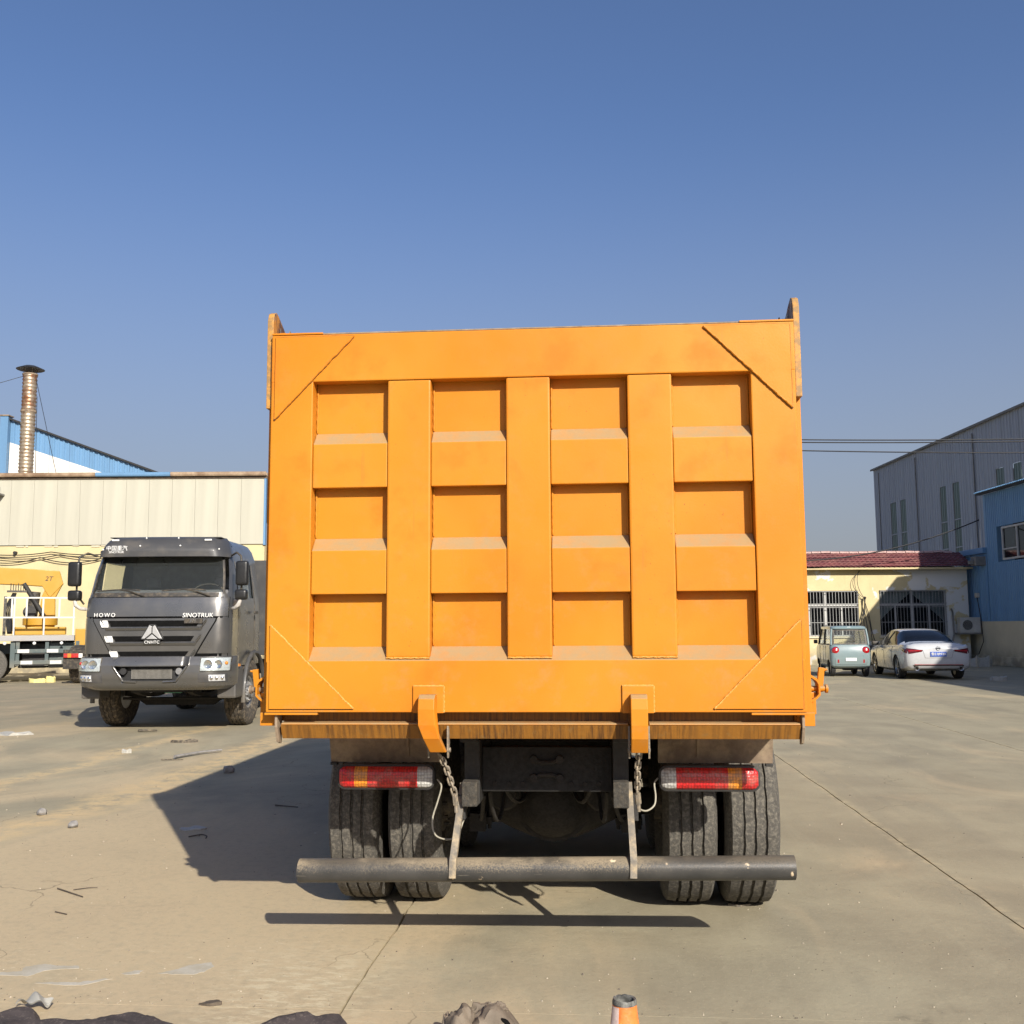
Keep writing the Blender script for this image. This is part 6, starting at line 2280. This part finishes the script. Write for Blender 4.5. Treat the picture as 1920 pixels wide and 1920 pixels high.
    # lid seam lines
for pts in ([(-0.42, 0.84), (-0.36, 0.62), (0.36, 0.62), (0.42, 0.84)],):
    bb = MB()
    path = []
    for (xa, za), (xb, zb) in zip(pts, pts[1:]):
        for k in range(7):
            x, z = lerp(xa, xb, k / 6), lerp(za, zb, k / 6)
            h = stree.ray_cast(Vector((x, -9, z)), Vector((0, 1, 0)))[0]
            if h:
                path.append(h + Vector((0, -0.001, 0)))
    bb.tube(path, 0.005, 5)
    bb.build('lid_seam', 'pipe_grey', sd)
TY_CAR = tyre_mesh(0.335, 0.225, 0.235, 'car', 64)
def alloy_mesh():
    b = MB()
    b.lathe([(0.245, -0.08), (0.225, -0.07), (0.225, 0.08), (0.245, 0.095), (0.22, 0.09), (0.2, 0.05), (0.2, -0.06)], axis='x', n=36)
    for i in range(5):
        for dz in (-0.2, 0.2):
            a = 2 * math.pi * i / 5 + dz * 0.9
            a2 = 2 * math.pi * i / 5 + dz * 0.4
            p = Vector((0.075, 0.22 * math.cos(a), 0.22 * math.sin(a)))
            q = Vector((0.07, 0.05 * math.cos(a2), 0.05 * math.sin(a2)))
            b.cyl(q, p, 0.02, 0.014, n=6)
    b.cyl((0.04, 0, 0), (0.085, 0, 0), 0.06, n=16)
    return b.mesh('rim', smooth=40)
AL_R = alloy_mesh()
AL_L = AL_R.copy()
AL_L.transform(Matrix.Scale(-1, 4, (1, 0, 0)))
AL_L.flip_normals()
for s in (-1, 1):
    for yy in (1.05, 3.86):
        wheel(sd, s * 0.80, yy, 0.335, TY_CAR, AL_R if s > 0 else AL_L, 'tyre_clean', 'rim_alloy', spin=0.4 * yy)

# --- teal microcar
ev = thing('microcar', 'small boxy teal microcar with round red rear lamps beside the white saloon', 'car', (10.30, 31.5, 0), -0.10)


def rrect(w, ya, yb, r, z, n=6, bow=0.0):
    pts = []
    for cx_, cy_, a0 in ((w - r, yb - r, 0), (-w + r, yb - r, 90), (-w + r, ya + r, 180), (w - r, ya + r, 270)):
        for i in range(n + 1):
            a = rad(a0 + 90 * i / n)
            pts.append((cx_ + r * math.cos(a), cy_ + r * math.sin(a), z))
    return pts


EV = [(0.26, 0.53, 0.10, 2.18, 0.1), (0.33, 0.585, 0.03, 2.28, 0.12), (0.5, 0.605, 0.0, 2.32, 0.14), (0.74, 0.61, 0.0, 2.32, 0.15), (0.88, 0.605, 0.025, 2.27, 0.16), (0.955, 0.59, 0.06, 2.18, 0.17), (0.975, 0.56, 0.10, 2.1, 0.16)]
b = MB()
b.loft([rrect(w, ya, yb, r, z) for z, w, ya, yb, r in EV])
emesh = b.mesh('microcar', smooth=40)
emesh.materials.append(MATS['micro_teal'])
emesh.materials.append(MATS['micro_teal'])
emesh.materials.append(MATS['black_plastic'])
ecut = boolean_cut(emesh, [((-1, yy, 0.25), (1, yy, 0.25), 0.275) for yy in (0.38, 1.92)])
etree = projector(ecut)
split_by_material(ecut, (0, 1), 'body', 'micro_teal', ev)
split_by_material(ecut, (2,), 'wheel_wells', 'black_plastic', ev)
b = MB()
b.loft([rrect(0.535, 0.13, 1.80, 0.16, 1.44), rrect(0.54, 0.12, 1.82, 0.16, 1.465), rrect(0.52, 0.15, 1.78, 0.17, 1.515), rrect(0.44, 0.24, 1.66, 0.2, 1.54)])
b.build('roof', 'micro_teal', ev, smooth=50)
MB().box(-0.05, 0.05, 0.14, 0.18, 1.49, 1.51).build('stop_lamp', 'badge_white', ev)
# pillars
for s in (-1, 1):
    for (ya, yb) in ((0.12, 0.19), (1.08, 1.08), (2.0, 1.68)):
        b = MB().tube([(s * 0.555, ya, 0.96), (s * 0.545, lerp(ya, yb, 0.5), 1.2), (s * 0.51, yb, 1.45)], 0.032, 8)
        b.build('pillar', 'micro_teal' if ya < 0.5 else 'black_plastic', ev, smooth=60)
    for ya, yb, yc, yd in ((0.17, 1.05, 1.05, 0.23), (1.11, 1.94, 1.66, 1.11)):
        b = MB()
        b.shell(lambda u, v, s=s, ya=ya, yb=yb, yc=yc, yd=yd: (s * lerp(0.553, 0.51, v), lerp(lerp(ya, yd, v), lerp(yb, yc, v), u), lerp(0.96, 1.45, v)), 2, 2, (-s * 0.005, 0, 0))
        b.build('side_window', 'clear_glass', ev)
    MB().box(s * 0.56 - 0.008, s * 0.56 + 0.008, 0.2, 1.98, 0.955, 0.985).build('window_trim', 'black_plastic', ev)
    for yd in (0.75, 1.08, 1.6):
        MB().box(s * 0.608 - 0.004, s * 0.608 + 0.004, yd - 0.006, yd + 0.006, 0.4, 0.93).build('door_seam', 'black_plastic', ev)
    lx, lz = s * 0.445, 0.79
    b = MB().lathe([(0.105, 0.01), (0.11, -0.015), (0.095, -0.03), (0.06, -0.045), (0.0, -0.05)], (lx, 0.035, lz), 'y', 24)
    rl = b.build('rear_lamp', 'lamp_red', ev, smooth=60)
    MB().lathe([(0.112, 0.02), (0.122, -0.012), (0.112, -0.022), (0.106, 0.02)], (lx, 0.035, lz), 'y', 24, True).build('lamp_ring', 'chrome', rl, smooth=60)
    MB().sphere((lx + 0.02, -0.012, lz + 0.02), 0.028, 10, (1, 0.4, 1)).build('lamp_core', 'badge_white', rl, smooth=60)
    decal(etree, 'reflector', 'lamp_red', ev, [(s * 0.38 - 0.022, 0.42), (s * 0.38 + 0.022, 0.42), (s * 0.38 + 0.022, 0.52), (s * 0.38 - 0.022, 0.52)], 0.016, nu=2, nv=2)
    mr = MB().box(s * 0.68 - 0.06, s * 0.68 + 0.06, 1.85, 1.92, 0.98, 1.1).build('door_mirror', 'black_plastic', ev, bevel=0.02)
    for yy in (0.38, 1.92):
        pass
# rear and front panes with dark surrounds
b = MB()
b.shell(lambda u, v: (lerp(-0.52, 0.52, u) * lerp(1, 0.93, v), lerp(0.10, 0.165, v) + 0.03 * (2 * u - 1) ** 2, lerp(0.99, 1.43, v)), 8, 2, (0, 0.005, 0))
b.build('rear_window', 'clear_glass', ev, smooth=60)
for (ua, ub, va, vb) in ((0, 1, -0.03, 0.06), (0, 1, 0.9, 1.0), (0, 0.06, 0.06, 0.9), (0.94, 1, 0.06, 0.9)):
    b = MB()
    b.shell(lambda u, v, ua=ua, ub=ub, va=va, vb=vb: (lerp(-0.535, 0.535, lerp(ua, ub, u)) * lerp(1, 0.93, lerp(va, vb, v)), lerp(0.092, 0.157, lerp(va, vb, v)) + 0.03 * (2 * lerp(ua, ub, u) - 1) ** 2, lerp(0.98, 1.44, lerp(va, vb, v))), 8, 2, (0, 0.012, 0))
    b.build('window_surround', 'black_plastic', ev, smooth=60)
b = MB()
b.shell(lambda u, v: (lerp(-0.53, 0.53, u) * lerp(1, 0.92, v), lerp(2.06, 1.72, v), lerp(0.98, 1.44, v)), 4, 2, (0, 0.005, 0))
b.build('windscreen', 'clear_glass', ev)
MB().tube([(-0.32, 0.085, 1.03), (-0.05, 0.09, 1.07), (0.2, 0.095, 1.09)], 0.009, 5).build('rear_wiper', 'black_plastic', ev)
ins = decal(etree, 'bumper_panel', 'micro_teal', ev, [(-0.47, 0.37), (0.47, 0.37), (0.47, 0.575), (-0.47, 0.575)], 0.014, t=0.02, nu=8)
decal(etree, 'number_plate', 'badge_white', ev, [(-0.16, 0.475), (0.16, 0.475), (0.16, 0.57), (-0.16, 0.57)], 0.03, t=0.015, nu=2, nv=2)
decal(etree, 'bumper_lip', 'micro_teal', ev, [(-0.53, 0.29), (0.53, 0.29), (0.53, 0.355), (-0.53, 0.355)], 0.03, t=0.03, nu=12)
for x in (-0.28, 0.28):
    MB().box(x - 0.2, x + 0.2, 0.75, 1.2, 0.5, 0.62).build('seat', 'seat_grey', ev, bevel=0.03)
    MB().box(x - 0.19, x + 0.19, 0.66, 0.76, 0.55, 0.98).build('seat_back', 'seat_grey', ev, bevel=0.03)
TY_EV = tyre_mesh(0.25, 0.14, 0.16, 'car', 48)
def steelie():
    b = MB().lathe([(0.17, -0.04), (0.155, -0.03), (0.155, 0.03), (0.17, 0.05), (0.15, 0.045), (0.12, 0.02), (0.05, 0.04), (0, 0.045)], axis='x', n=24)
    return b.mesh('rim', smooth=40)
SR = steelie()
for s in (-1, 1):
    for yy in (0.38, 1.92):
        wheel(ev, s * 0.5, yy, 0.25, TY_EV, SR, 'tyre_clean', 'rim_alloy')
MB().cyl((-0.5, 0.38, 0.25), (0.5, 0.38, 0.25), 0.03, n=8).build('axle', 'axle_grime', ev)
MB().box(-0.15, 0.15, 0.3, 0.6, 0.18, 0.34).build('motor', 'axle_grime', ev, bevel=0.02)

# ---------------------------------------------------------------- foreground and litter
def G(lx, ly, z=0.0):
    """yard coordinates (slab grid) to world"""
    c, s = math.cos(YAW), math.sin(YAW)
    return (TRUCK_O[0] + lx * c - ly * s, TRUCK_O[1] + lx * s + ly * c, z)


mat('cone_orange', (0.72, 0.17, 0.035), 0.5, 0, 0.18, 14, (0.8, 0.26, 0.06), 0.3, 60)
mat('cone_white', (0.55, 0.40, 0.36), 0.5, 0, 0.25, 18, (0.7, 0.62, 0.58))
mat('cone_amber', (0.85, 0.5, 0.1), 0.3, 0, 0.1, 9)
mat('cone_rim', (0.05, 0.05, 0.046), 0.6, 0, 0.3, 60, (0.2, 0.2, 0.18))
cn = thing('traffic_cone', 'worn orange traffic cone with broken dark top at the bottom edge', 'traffic cone', (0.252, 2.47, 0))
b = MB()
b.lathe([(0.135, 0.03), (0.118, 0.05), (0.078, 0.28), (0.05, 0.5), (0.0272, 0.692), (0.0255, 0.692), (0.047, 0.5), (0.075, 0.28), (0.114, 0.035)], axis='z', n=32, closed_prof=True)
cb_ = b.build('cone_body', 'cone_orange', cn, smooth=50)
MB().box(-0.17, 0.17, -0.17, 0.17, 0.0, 0.03).build('cone_base', 'cone_rim', cn, bevel=0.015)
b = MB()
n = 40
rg = []
for r, z, ja in ((0.0284, 0.6885, 0), (0.028, 0.694, 0), (0.0262, 0.700, 0.4), (0.0215, 0.698, 0.4), (0.0205, 0.68, 0), (0.020, 0.60, 0)):
    rg.append([((r + 0.0018 * ja * mnoise.noise(Vector((i * 0.9, r * 50, 0)))) * math.cos(2 * math.pi * i / n), (r + 0.0015 * ja * mnoise.noise(Vector((i * 0.7, 2, r * 40)))) * math.sin(2 * math.pi * i / n), z + 0.004 * ja * mnoise.noise(Vector((i * 0.5, 7, 0)))) for i in range(n)])
b.loft(rg, cap0=False, cap1=False)
b.build('torn_rim', 'cone_rim', cn, smooth=50)
b = MB().cyl((0, 0, 0.60), (0, 0, 0.615), 0.02, n=24)
b.build('inner_dark', 'dark_grille', cn)
b = MB()
b.shell(lambda u, v: ((lerp(0.0308, 0.0365, 1 - v)) * math.cos(rad(lerp(200, 240, u))), (lerp(0.0308, 0.0365, 1 - v)) * math.sin(rad(lerp(200, 240, u))), lerp(0.64, 0.687, v)), 10, 4, (0, 0.001, 0))
b.build('faded_patch', 'cone_white', cn, smooth=60)
for k in range(5):
    z = 0.652 - 0.016 * k
    r = 0.0285 + (0.683 - z) * 0.117 + 0.0015
    a = rad(248 - 1.0 * k)
    MB().sphere((r * math.cos(a), r * math.sin(a), z), 0.0035, 8).build('reflector_bead', 'cone_amber', cn, smooth=60)


def cloth_mat(name, a, c_):
    m, t = new_mat(name)
    v = t.obj()
    w = t.add('ShaderNodeTexWave', {'Vector': t.mapped(v, (1, 1, 1), rot=(0.3, 0.2, 0.8)), 'Scale': 160.0, 'Distortion': 3.0, 'Detail': 2.0}).outputs['Fac']
    n = t.noise(v, 9, 5, 0.65)
    c = t.mix(t.ramp(n, 0.3, 0.7), a, c_)
    c = t.mix(t.ramp(t.noise(v, 60, 4, 0.7), 0.52, 0.75, 0, 0.6), c, (0.24, 0.2, 0.17))
    t.out(t.bsdf(c, 0.9, 0, 0.3, bump=t.math('ADD', w, t.math('MULTIPLY', t.noise(v, 40, 4), 2.0)), bump_s=0.4, bump_d=0.004))


cloth_mat('tarp_dark', (0.045, 0.038, 0.038), (0.075, 0.062, 0.06))
# crumpled tarpaulin along the bottom left edge: far hem is what the picture shows
HEM = [(-3.2, 4.52), (-2.35, 4.50), (-2.14, 4.47), (-2.06, 4.36), (-1.98, 4.44), (-1.88, 4.34), (-1.70, 4.34), (-1.58, 4.36), (-1.49, 4.38), (-1.38, 4.28), (-1.25, 4.20), (-1.14, 4.16), (-1.02, 4.24), (-0.93, 4.33), (-0.86, 4.35), (-0.78, 4.32), (-0.70, 4.34), (-0.64, 4.24), (-0.52, 4.05), (-0.4, 3.85)]
HT_ = [(-3.2, 0.02), (-2.1, 0.03), (-2.02, 0.075), (-1.9, 0.03), (-1.72, 0.028), (-1.58, 0.06), (-1.46, 0.045), (-1.3, 0.02), (-1.1, 0.014), (-0.98, 0.035), (-0.87, 0.08), (-0.8, 0.045), (-0.72, 0.06), (-0.62, 0.025), (-0.4, 0.012)]
NU, NVv = 260, 60


def tarp(u, v):
    x = lerp(-3.2, -0.42, u)
    y1 = spline(HEM, x)[0] - 0.055
    y0 = 3.2 + 0.12 * mnoise.noise(Vector((x * 2, 0, 3)))
    y = lerp(y1, y0, v)
    hh = spline(HT_, x)[0]
    edge = min(1.0, v / 0.035)
    def rid(p, k):
        return max(0.0, 1.0 - 2.6 * abs(mnoise.noise(p))) ** k
    fold = 0.030 * rid(Vector((x * 2.6 - y * 2.0, y * 2.2, 1.0)), 2.0) + 0.020 * rid(Vector((x * 6.0 + y * 3.0, y * 5.0, 4.0)), 1.6) + 0.009 * rid(Vector((x * 15, y * 13 - x * 6, 7.0)), 1.3)
    z = 0.004 + edge * (0.42 * hh * math.exp(-v * 4.0) + 0.55 * fold)
    return (x + 0.012 * mnoise.noise(Vector((y * 14, x * 7, 0))), y + 0.012 * mnoise.noise(Vector((x * 16, 3, 0))), z)


b = MB().shell(tarp, NU, NVv, (0, 0, -0.003))
tag(b.build('tarpaulin', 'tarp_dark', smooth=28), 'crumpled dark brown tarpaulin along the bottom left edge', 'tarpaulin')

mat('plaster_bits', (0.48, 0.43, 0.33), 0.9, 0, 0.2, 14, None, 0.3, 50)
rb = MB()
rr = random.Random(21)
for k in range(60):
    x = -2.30 + rr.uniform(-0.16, 0.12)
    y = 4.26 + rr.uniform(-0.13, 0.06)
    if x > -2.2 and y > 4.28:
        continue
    s = rr.uniform(0.012, 0.04)
    m4 = Matrix.Translation((x, y, 0.05 + s * 0.3 + rr.uniform(0, 0.03))) @ Euler((rr.uniform(0, 3), rr.uniform(0, 3), rr.uniform(0, 3))).to_matrix().to_4x4()
    rb.box(-s, s, -s * 0.8, s * 0.8, -s * 0.6, s * 0.6, m4)
rb.jitter(0.006, 40)
tag(rb.build('rubble', 'plaster_bits'), 'small heap of pale plaster rubble on the tarpaulin corner', 'rubble', kind='stuff')

mat('white_scrap', (0.36, 0.35, 0.31), 0.5, 0, 0.12, 14)
mat('scrap_dark', (0.04, 0.037, 0.033), 0.7, 0, 0.3, 14, dust=0.5)
mat('stick_brown', (0.09, 0.07, 0.05), 0.85, 0, 0.3, 20)
mat('stone_grey', (0.22, 0.21, 0.2), 0.9, 0, 0.25, 20)
mat('foam_yellow', (0.62, 0.55, 0.22), 0.9, 0, 0.15, 20)
mat('plaster_smear', (0.44, 0.395, 0.30), 0.98, 0, 0.15, 9, (0.46, 0.43, 0.36), 0.2, 60)

# crushed white carton beside the tarp
b = MB()
b.shell(lambda u, v: (-2.05 + 0.13 * u + 0.02 * v, 4.40 + 0.045 * v - 0.03 * u, 0.03 + 0.028 * math.sin(u * 3.0) * (0.6 + 0.4 * v) + 0.012 * math.sin(9 * u + 5 * v)), 12, 6, (0, 0.004, -0.006))
tag(b.build('crushed_carton', 'white_scrap', smooth=40), 'crushed white carton lying on the hem of the dark tarpaulin', 'carton')

# broken trim shells at the bottom edge (weathered grey-brown plastic)
def shell_mat():
    m, t = new_mat('weathered_shell')
    v = t.obj()
    c = t.mix(t.ramp(t.noise(v, 12, 5, 0.65), 0.3, 0.7), (0.13, 0.105, 0.078), (0.19, 0.155, 0.115))
    c = t.mix(t.ramp(t.noise(v, 38, 5, 0.7), 0.55, 0.75, 0, 0.7), c, (0.09, 0.07, 0.055))
    t.out(t.bsdf(c, 0.75, 0, 0.35, bump=t.noise(v, 60, 4), bump_s=0.25, bump_d=0.004))


shell_mat()
bs = thing('broken_shell', 'broken weathered brown plastic shell with slot hole at the bottom edge', 'broken part', (-0.12, 3.95, 0))
# local: x along the picture, z up. Two crumpled lobes, the right one sloping off with a slot and a round socket
def lump(name, c, r, seed, amp, sub=4, shear=0.0, m_='weathered_shell', parent=None):
    b = MB()
    bmesh.ops.create_icosphere(b.b, subdivisions=sub, radius=1.0)
    for v in b.b.verts:
        p = v.co.copy()
        k = 0.92 + amp * mnoise.noise(p * 1.4 + Vector((seed, 0, 0))) + amp * 0.5 * max(0.0, 1 - 2.4 * abs(mnoise.noise(p * 2.2 + Vector((0, seed, 0))))) ** 1.8 + amp * 0.1 * max(0.0, 1 - 2.4 * abs(mnoise.noise(p * 5.5 + Vector((0, 0, seed))))) ** 1.5
        q = Vector((p.x * r[0], p.y * r[1], p.z * r[2])) * k
        q.x += shear * q.z
        q += Vector(c)
        q.z = max(0.002, q.z)
        v.co = q
    return b.build(name, m_, parent or bs, smooth=45)


lump('left_lobe', (-0.078, -0.03, 0.07), (0.066, 0.10, 0.105), 3.0, 0.22)
lump('torn_flap', (-0.128, 0.0, 0.05), (0.03, 0.07, 0.085), 8.0, 0.3)
rl_ = lump('right_lobe', (0.06, -0.03, 0.055), (0.115, 0.10, 0.115), 5.5, 0.26, 4, -0.25)
lump('rim_piece', (0.0, 0.03, 0.13), (0.06, 0.03, 0.035), 12.0, 0.45)
lump('rim_piece', (0.055, 0.0, 0.158), (0.03, 0.03, 0.018), 15.0, 0.5)
rt_ = projector(rl_.data)


def on_lobe(x, z):
    h = rt_.ray_cast(Vector((x, -2, z)), Vector((0, 1, 0)))[0]
    return h or Vector((x, -0.1, z))


b = MB()
p0, p1 = on_lobe(0.07, 0.152), on_lobe(0.105, 0.128)
b.tube([p0 + (p1 - p0) * t + Vector((0, -0.001, 0)) for t in (0, 0.25, 0.5, 0.75, 1)], [0.003, 0.009, 0.011, 0.008, 0.003], 8)
b.build('slot_hole', 'slot_black', bs, smooth=60)
p0 = on_lobe(0.125, 0.10)
b = MB().lathe([(0.03, 0.0), (0.034, -0.008), (0.03, -0.01), (0.025, 0.0)], p0, 'y', 20, True)
b.build('socket_ring', 'cone_rim', bs, smooth=40)
MB().cyl(p0 + Vector((0, -0.004, 0)), p0 + Vector((0, 0.0, 0)), 0.027, n=18).build('socket_dark', 'slot_black', bs)
bs2 = MB()
bs2.shell(lambda u, v: (-0.345 + 0.048 * math.cos(rad(lerp(170, 10, u))), 3.83 + 0.08 * v + 0.012 * math.sin(u * 3), max(0.004, 0.06 + 0.052 * math.sin(rad(lerp(170, 10, u))) - 0.02 * v - (0.06 if u in (0, 1) else 0))), 16, 6, (0, 0.004, -0.006))
tag(bs2.build('shell_fragment', 'weathered_shell', smooth=45), 'small curved brown plastic fragment left of the broken shell', 'broken part')


def blob(c, r, hz, seed, n=22, amp=0.35, sx=1.0, sy=1.0):
    return [(c[0] + sx * r * math.cos(2 * math.pi * i / n) * (1 + amp * mnoise.noise(Vector((math.cos(2 * math.pi * i / n) * 1.6, math.sin(2 * math.pi * i / n) * 1.6, seed)))),
             c[1] + sy * r * math.sin(2 * math.pi * i / n) * (1 + amp * mnoise.noise(Vector((math.cos(2 * math.pi * i / n) * 1.6 + 4, math.sin(2 * math.pi * i / n) * 1.6, seed))))) for i in range(n)]


def smear(label, pts_l, h=0.003):
    b = MB()
    out = []
    k = len(pts_l)
    for i in range(k):
        (xa, ya), (xb, yb) = pts_l[i], pts_l[(i + 1) % k]
        for q in range(6):
            x, y = lerp(xa, xb, q / 6), lerp(ya, yb, q / 6)
            out.append((x + 0.012 * mnoise.noise(Vector((x * 40, y * 40, 1))), y + 0.012 * mnoise.noise(Vector((x * 40, y * 40, 8)))))
    b.prism([G(x, y)[:2] for x, y in out], 'z', 0.0003, h * 0.5)
    return tag(b.build('plaster_smear', 'plaster_smear'), label, 'smear', 'plaster smears on the concrete')


smear('rounded white plaster smear on the concrete, largest of the smears at lower left', [(-1.70, 0.035), (-1.64, 0.10), (-1.60, 0.16), (-1.52, 0.20), (-1.49, 0.14), (-1.505, 0.06), (-1.54, 0.03), (-1.62, 0.025)])
smear('long ragged white plaster smear on the concrete at the left edge', [(-2.50, -0.04), (-2.34, -0.03), (-2.28, -0.04), (-2.24, 0.05), (-2.10, 0.08), (-2.12, 0.115), (-2.22, 0.11), (-2.30, 0.13), (-2.36, 0.09), (-2.35, 0.03), (-2.45, 0.0)])
smear('thin curved white plaster smear just above the tarpaulin', [(-2.20, -0.125), (-2.05, -0.14), (-1.98, -0.135), (-1.88, -0.05), (-1.93, -0.055), (-2.0, -0.10), (-2.08, -0.105), (-2.16, -0.105)])
smear('small white plaster spot between the two larger smears', [(-1.87, 0.02), (-1.82, 0.005), (-1.79, 0.025), (-1.79, 0.07), (-1.83, 0.065)])


def stick(label, pts, r, m_='stick_brown', cat='twig', name='twig'):
    b = MB()
    P = [G(x, y, z) for x, y, z in pts]
    tab = [(i, *p) for i, p in enumerate(P)]
    N = (len(P) - 1) * 5
    b.tube([spline(tab, i / 5) for i in range(N + 1)], [0.55 * r * (1 - 0.35 * i / N) for i in range(N + 1)], 7)
    return tag(b.build(name, m_, smooth=60), label, cat, 'twigs on the concrete' if cat == 'twig' else None)


stick('dark offcut of pipe lying nearest the grey lorry front wheels', [(-6.63, 10.72, 0.028), (-6.34, 10.73, 0.028)], 0.034, 'scrap_dark', 'pipe', 'pipe_offcut')
stick('bent grey pipe on the sand ridge left of the dump truck shadow', [(-4.75, 7.55, 0.03), (-4.6, 8.0, 0.03), (-4.42, 8.25, 0.03)], 0.034, 'stone_grey', 'pipe', 'bent_pipe')
stick('thin straight rod lying left of the bent pipe', [(-4.86, 7.43, 0.012), (-4.6, 7.45, 0.012)], 0.013, 'scrap_dark', 'rod', 'rod')
stick('straight thin twig on the open concrete at lower left', [(-2.95, 1.47, 0.008), (-2.70, 1.29, 0.008)], 0.008)
stick('bent thin twig just right of the straight one', [(-2.84, 1.45, 0.006), (-2.77, 1.5, 0.006), (-2.72, 1.51, 0.006)], 0.005)
stick('short twig beside the pale dust streak at lower left', [(-2.70, 0.98, 0.006), (-2.61, 0.935, 0.006)], 0.007)
stick('dark stick in the dump truck shadow', [(-2.52, 4.38, 0.01), (-2.29, 4.29, 0.01)], 0.011)
stick('curled twig inside the dump truck shadow near its edge', [(-2.75, 3.0, 0.01), (-2.68, 3.07, 0.012), (-2.62, 3.02, 0.012), (-2.6, 2.95, 0.01)], 0.01)


def flat_scrap(name, label, cat, c, r, m_, sx=1.0, sy=1.0, h=0.015, seed=1.0, curl=0.02):
    b = MB()
    pts = blob((0, 0), r, 0, seed, 20, 0.5, sx, sy)
    top = [b.b.verts.new((x, y, h + curl * mnoise.noise(Vector((x * 12, y * 12, seed))))) for x, y in pts]
    bot = [b.b.verts.new((x, y, 0.001)) for x, y in pts]
    c1 = b.b.verts.new((0, 0, h * 0.7))
    k = len(pts)
    for i in range(k):
        j = (i + 1) % k
        b.b.faces.new((top[i], top[j], c1))
        b.b.faces.new((bot[i], bot[j], top[j], top[i]))
    b.b.faces.new(list(reversed(bot)))
    o = b.build(name, m_, loc=G(*c))
    return tag(o, label, cat)


flat_scrap('white_scrap', 'flat white scrap lying inside the dump truck shadow', 'scrap', (-2.85, 3.33), 0.07, 'white_scrap', 1.55, 0.9, 0.012, 3.0)
flat_scrap('paper_scrap', 'torn white paper scrap at the left edge beside the lorry shadow', 'scrap', (-8.45, 10.3), 0.17, 'white_scrap', 1.7, 0.8, 0.03, 9.0, 0.05)
flat_scrap('plastic_scrap', 'small white plastic scrap standing on the yard left of the pipes', 'scrap', (-5.62, 8.14), 0.05, 'white_scrap', 1.2, 0.6, 0.03, 5.0, 0.08)
flat_scrap('rubber_scrap', 'dark flat rubber scrap between the lorry and the bent pipe', 'scrap', (-5.37, 9.36), 0.09, 'scrap_dark', 1.8, 0.7, 0.03, 2.0, 0.03)
flat_scrap('foam_scrap', 'left one of two yellow foam scraps under the crane lorry bed', 'scrap', (-16.35, 25.2), 0.16, 'foam_yellow', 1.4, 0.7, 0.12, 4.0, 0.05)
flat_scrap('foam_scrap', 'right one of two yellow foam scraps under the crane lorry bed', 'scrap', (-15.95, 25.3), 0.14, 'foam_yellow', 1.1, 0.7, 0.17, 8.0, 0.1)
flat_scrap('plastic_bag', 'pale plastic bag lying at the foot of the blue hall', 'bag', (14.75, 35.0), 0.35, 'white_scrap', 1.2, 0.8, 0.32, 6.0, 0.2)
flat_scrap('paper_scrap', 'white paper scrap on the yard right of the white saloon', 'scrap', (11.6, 25.2), 0.17, 'white_scrap', 1.2, 0.7, 0.1, 7.0, 0.08)
flat_scrap('tyre_crumb', 'dark rubber crumbs at the foot of the outer right tyre', 'scrap', (1.08, 1.33), 0.035, 'scrap_dark', 1.7, 0.7, 0.012, 15.0, 0.01)
flat_scrap('dry_leaf', 'brown dry leaf lying just above the tarpaulin', 'leaf', (-1.32, -0.33), 0.028, 'stick_brown', 1.5, 0.7, 0.012, 17.0, 0.01)


def stone(label, c, r, m_='stone_grey'):
    b = MB()
    bmesh.ops.create_icosphere(b.b, subdivisions=2, radius=r)
    for v in b.b.verts:
        v.co.z *= 0.75
        v.co += mnoise.noise_vector(v.co / r * 1.3 + Vector((c[0], c[1], 0))) * r * 0.3
        v.co.z += r * 0.6
    return tag(b.build('stone', m_, smooth=30, loc=G(*c)), label, 'stone', 'stones on the concrete')


stone('grey stone on the sand ridge at the left', (-4.38, 3.88), 0.042)
stone('flat grey stone right of the sand ridge stone', (-3.83, 3.35), 0.04)
stone('grey pebble on the edge of the dump truck shadow', (-3.67, 6.43), 0.06)
stone('dark pebble behind the left tail lamp, in the shadow', (-2.0, 6.9), 0.04, 'scrap_dark')

def grit_mat():
    m, t = new_mat('grit_mix')
    v = t.obj()
    n = t.noise(v, 23, 2, 0.5)
    c = t.mix(t.ramp(n, 0.4, 0.6), (0.10, 0.085, 0.065), (0.46, 0.40, 0.30))
    t.out(t.bsdf(c, 0.9))


grit_mat()
# grit and pebbles scattered over the concrete
gb = MB()
rr = random.Random(77)
for k in range(900):
    near = rr.random()
    y = -0.34 + 10.5 * near ** 2.2
    x = rr.uniform(-0.62, 0.62) * (y + 5.3)
    s = rr.uniform(0.0014, 0.0038) * (1 + 0.25 * max(0, y) ** 0.6) * (1.7 if rr.random() < 0.08 else 1)
    p = Vector(G(x, y))
    a = rr.uniform(0, 6.28)
    h = s * rr.uniform(0.7, 1.2)
    base = [gb.b.verts.new((p.x + s * math.cos(a + i * 1.5708) * rr.uniform(0.7, 1.3), p.y + s * math.sin(a + i * 1.5708) * rr.uniform(0.7, 1.3), 0.0)) for i in range(4)]
    top = [gb.b.verts.new((v.co.x * 0.6 + p.x * 0.4, v.co.y * 0.6 + p.y * 0.4, h)) for v in base]
    for i in range(4):
        j = (i + 1) % 4
        gb.b.faces.new((base[i], base[j], top[j], top[i]))
    gb.b.faces.new(top)
tag(gb.build('grit', 'grit_mix' if 'grit_mix' in MATS else 'plaster_bits'), 'loose grit and pebbles scattered over the concrete', kind='stuff')
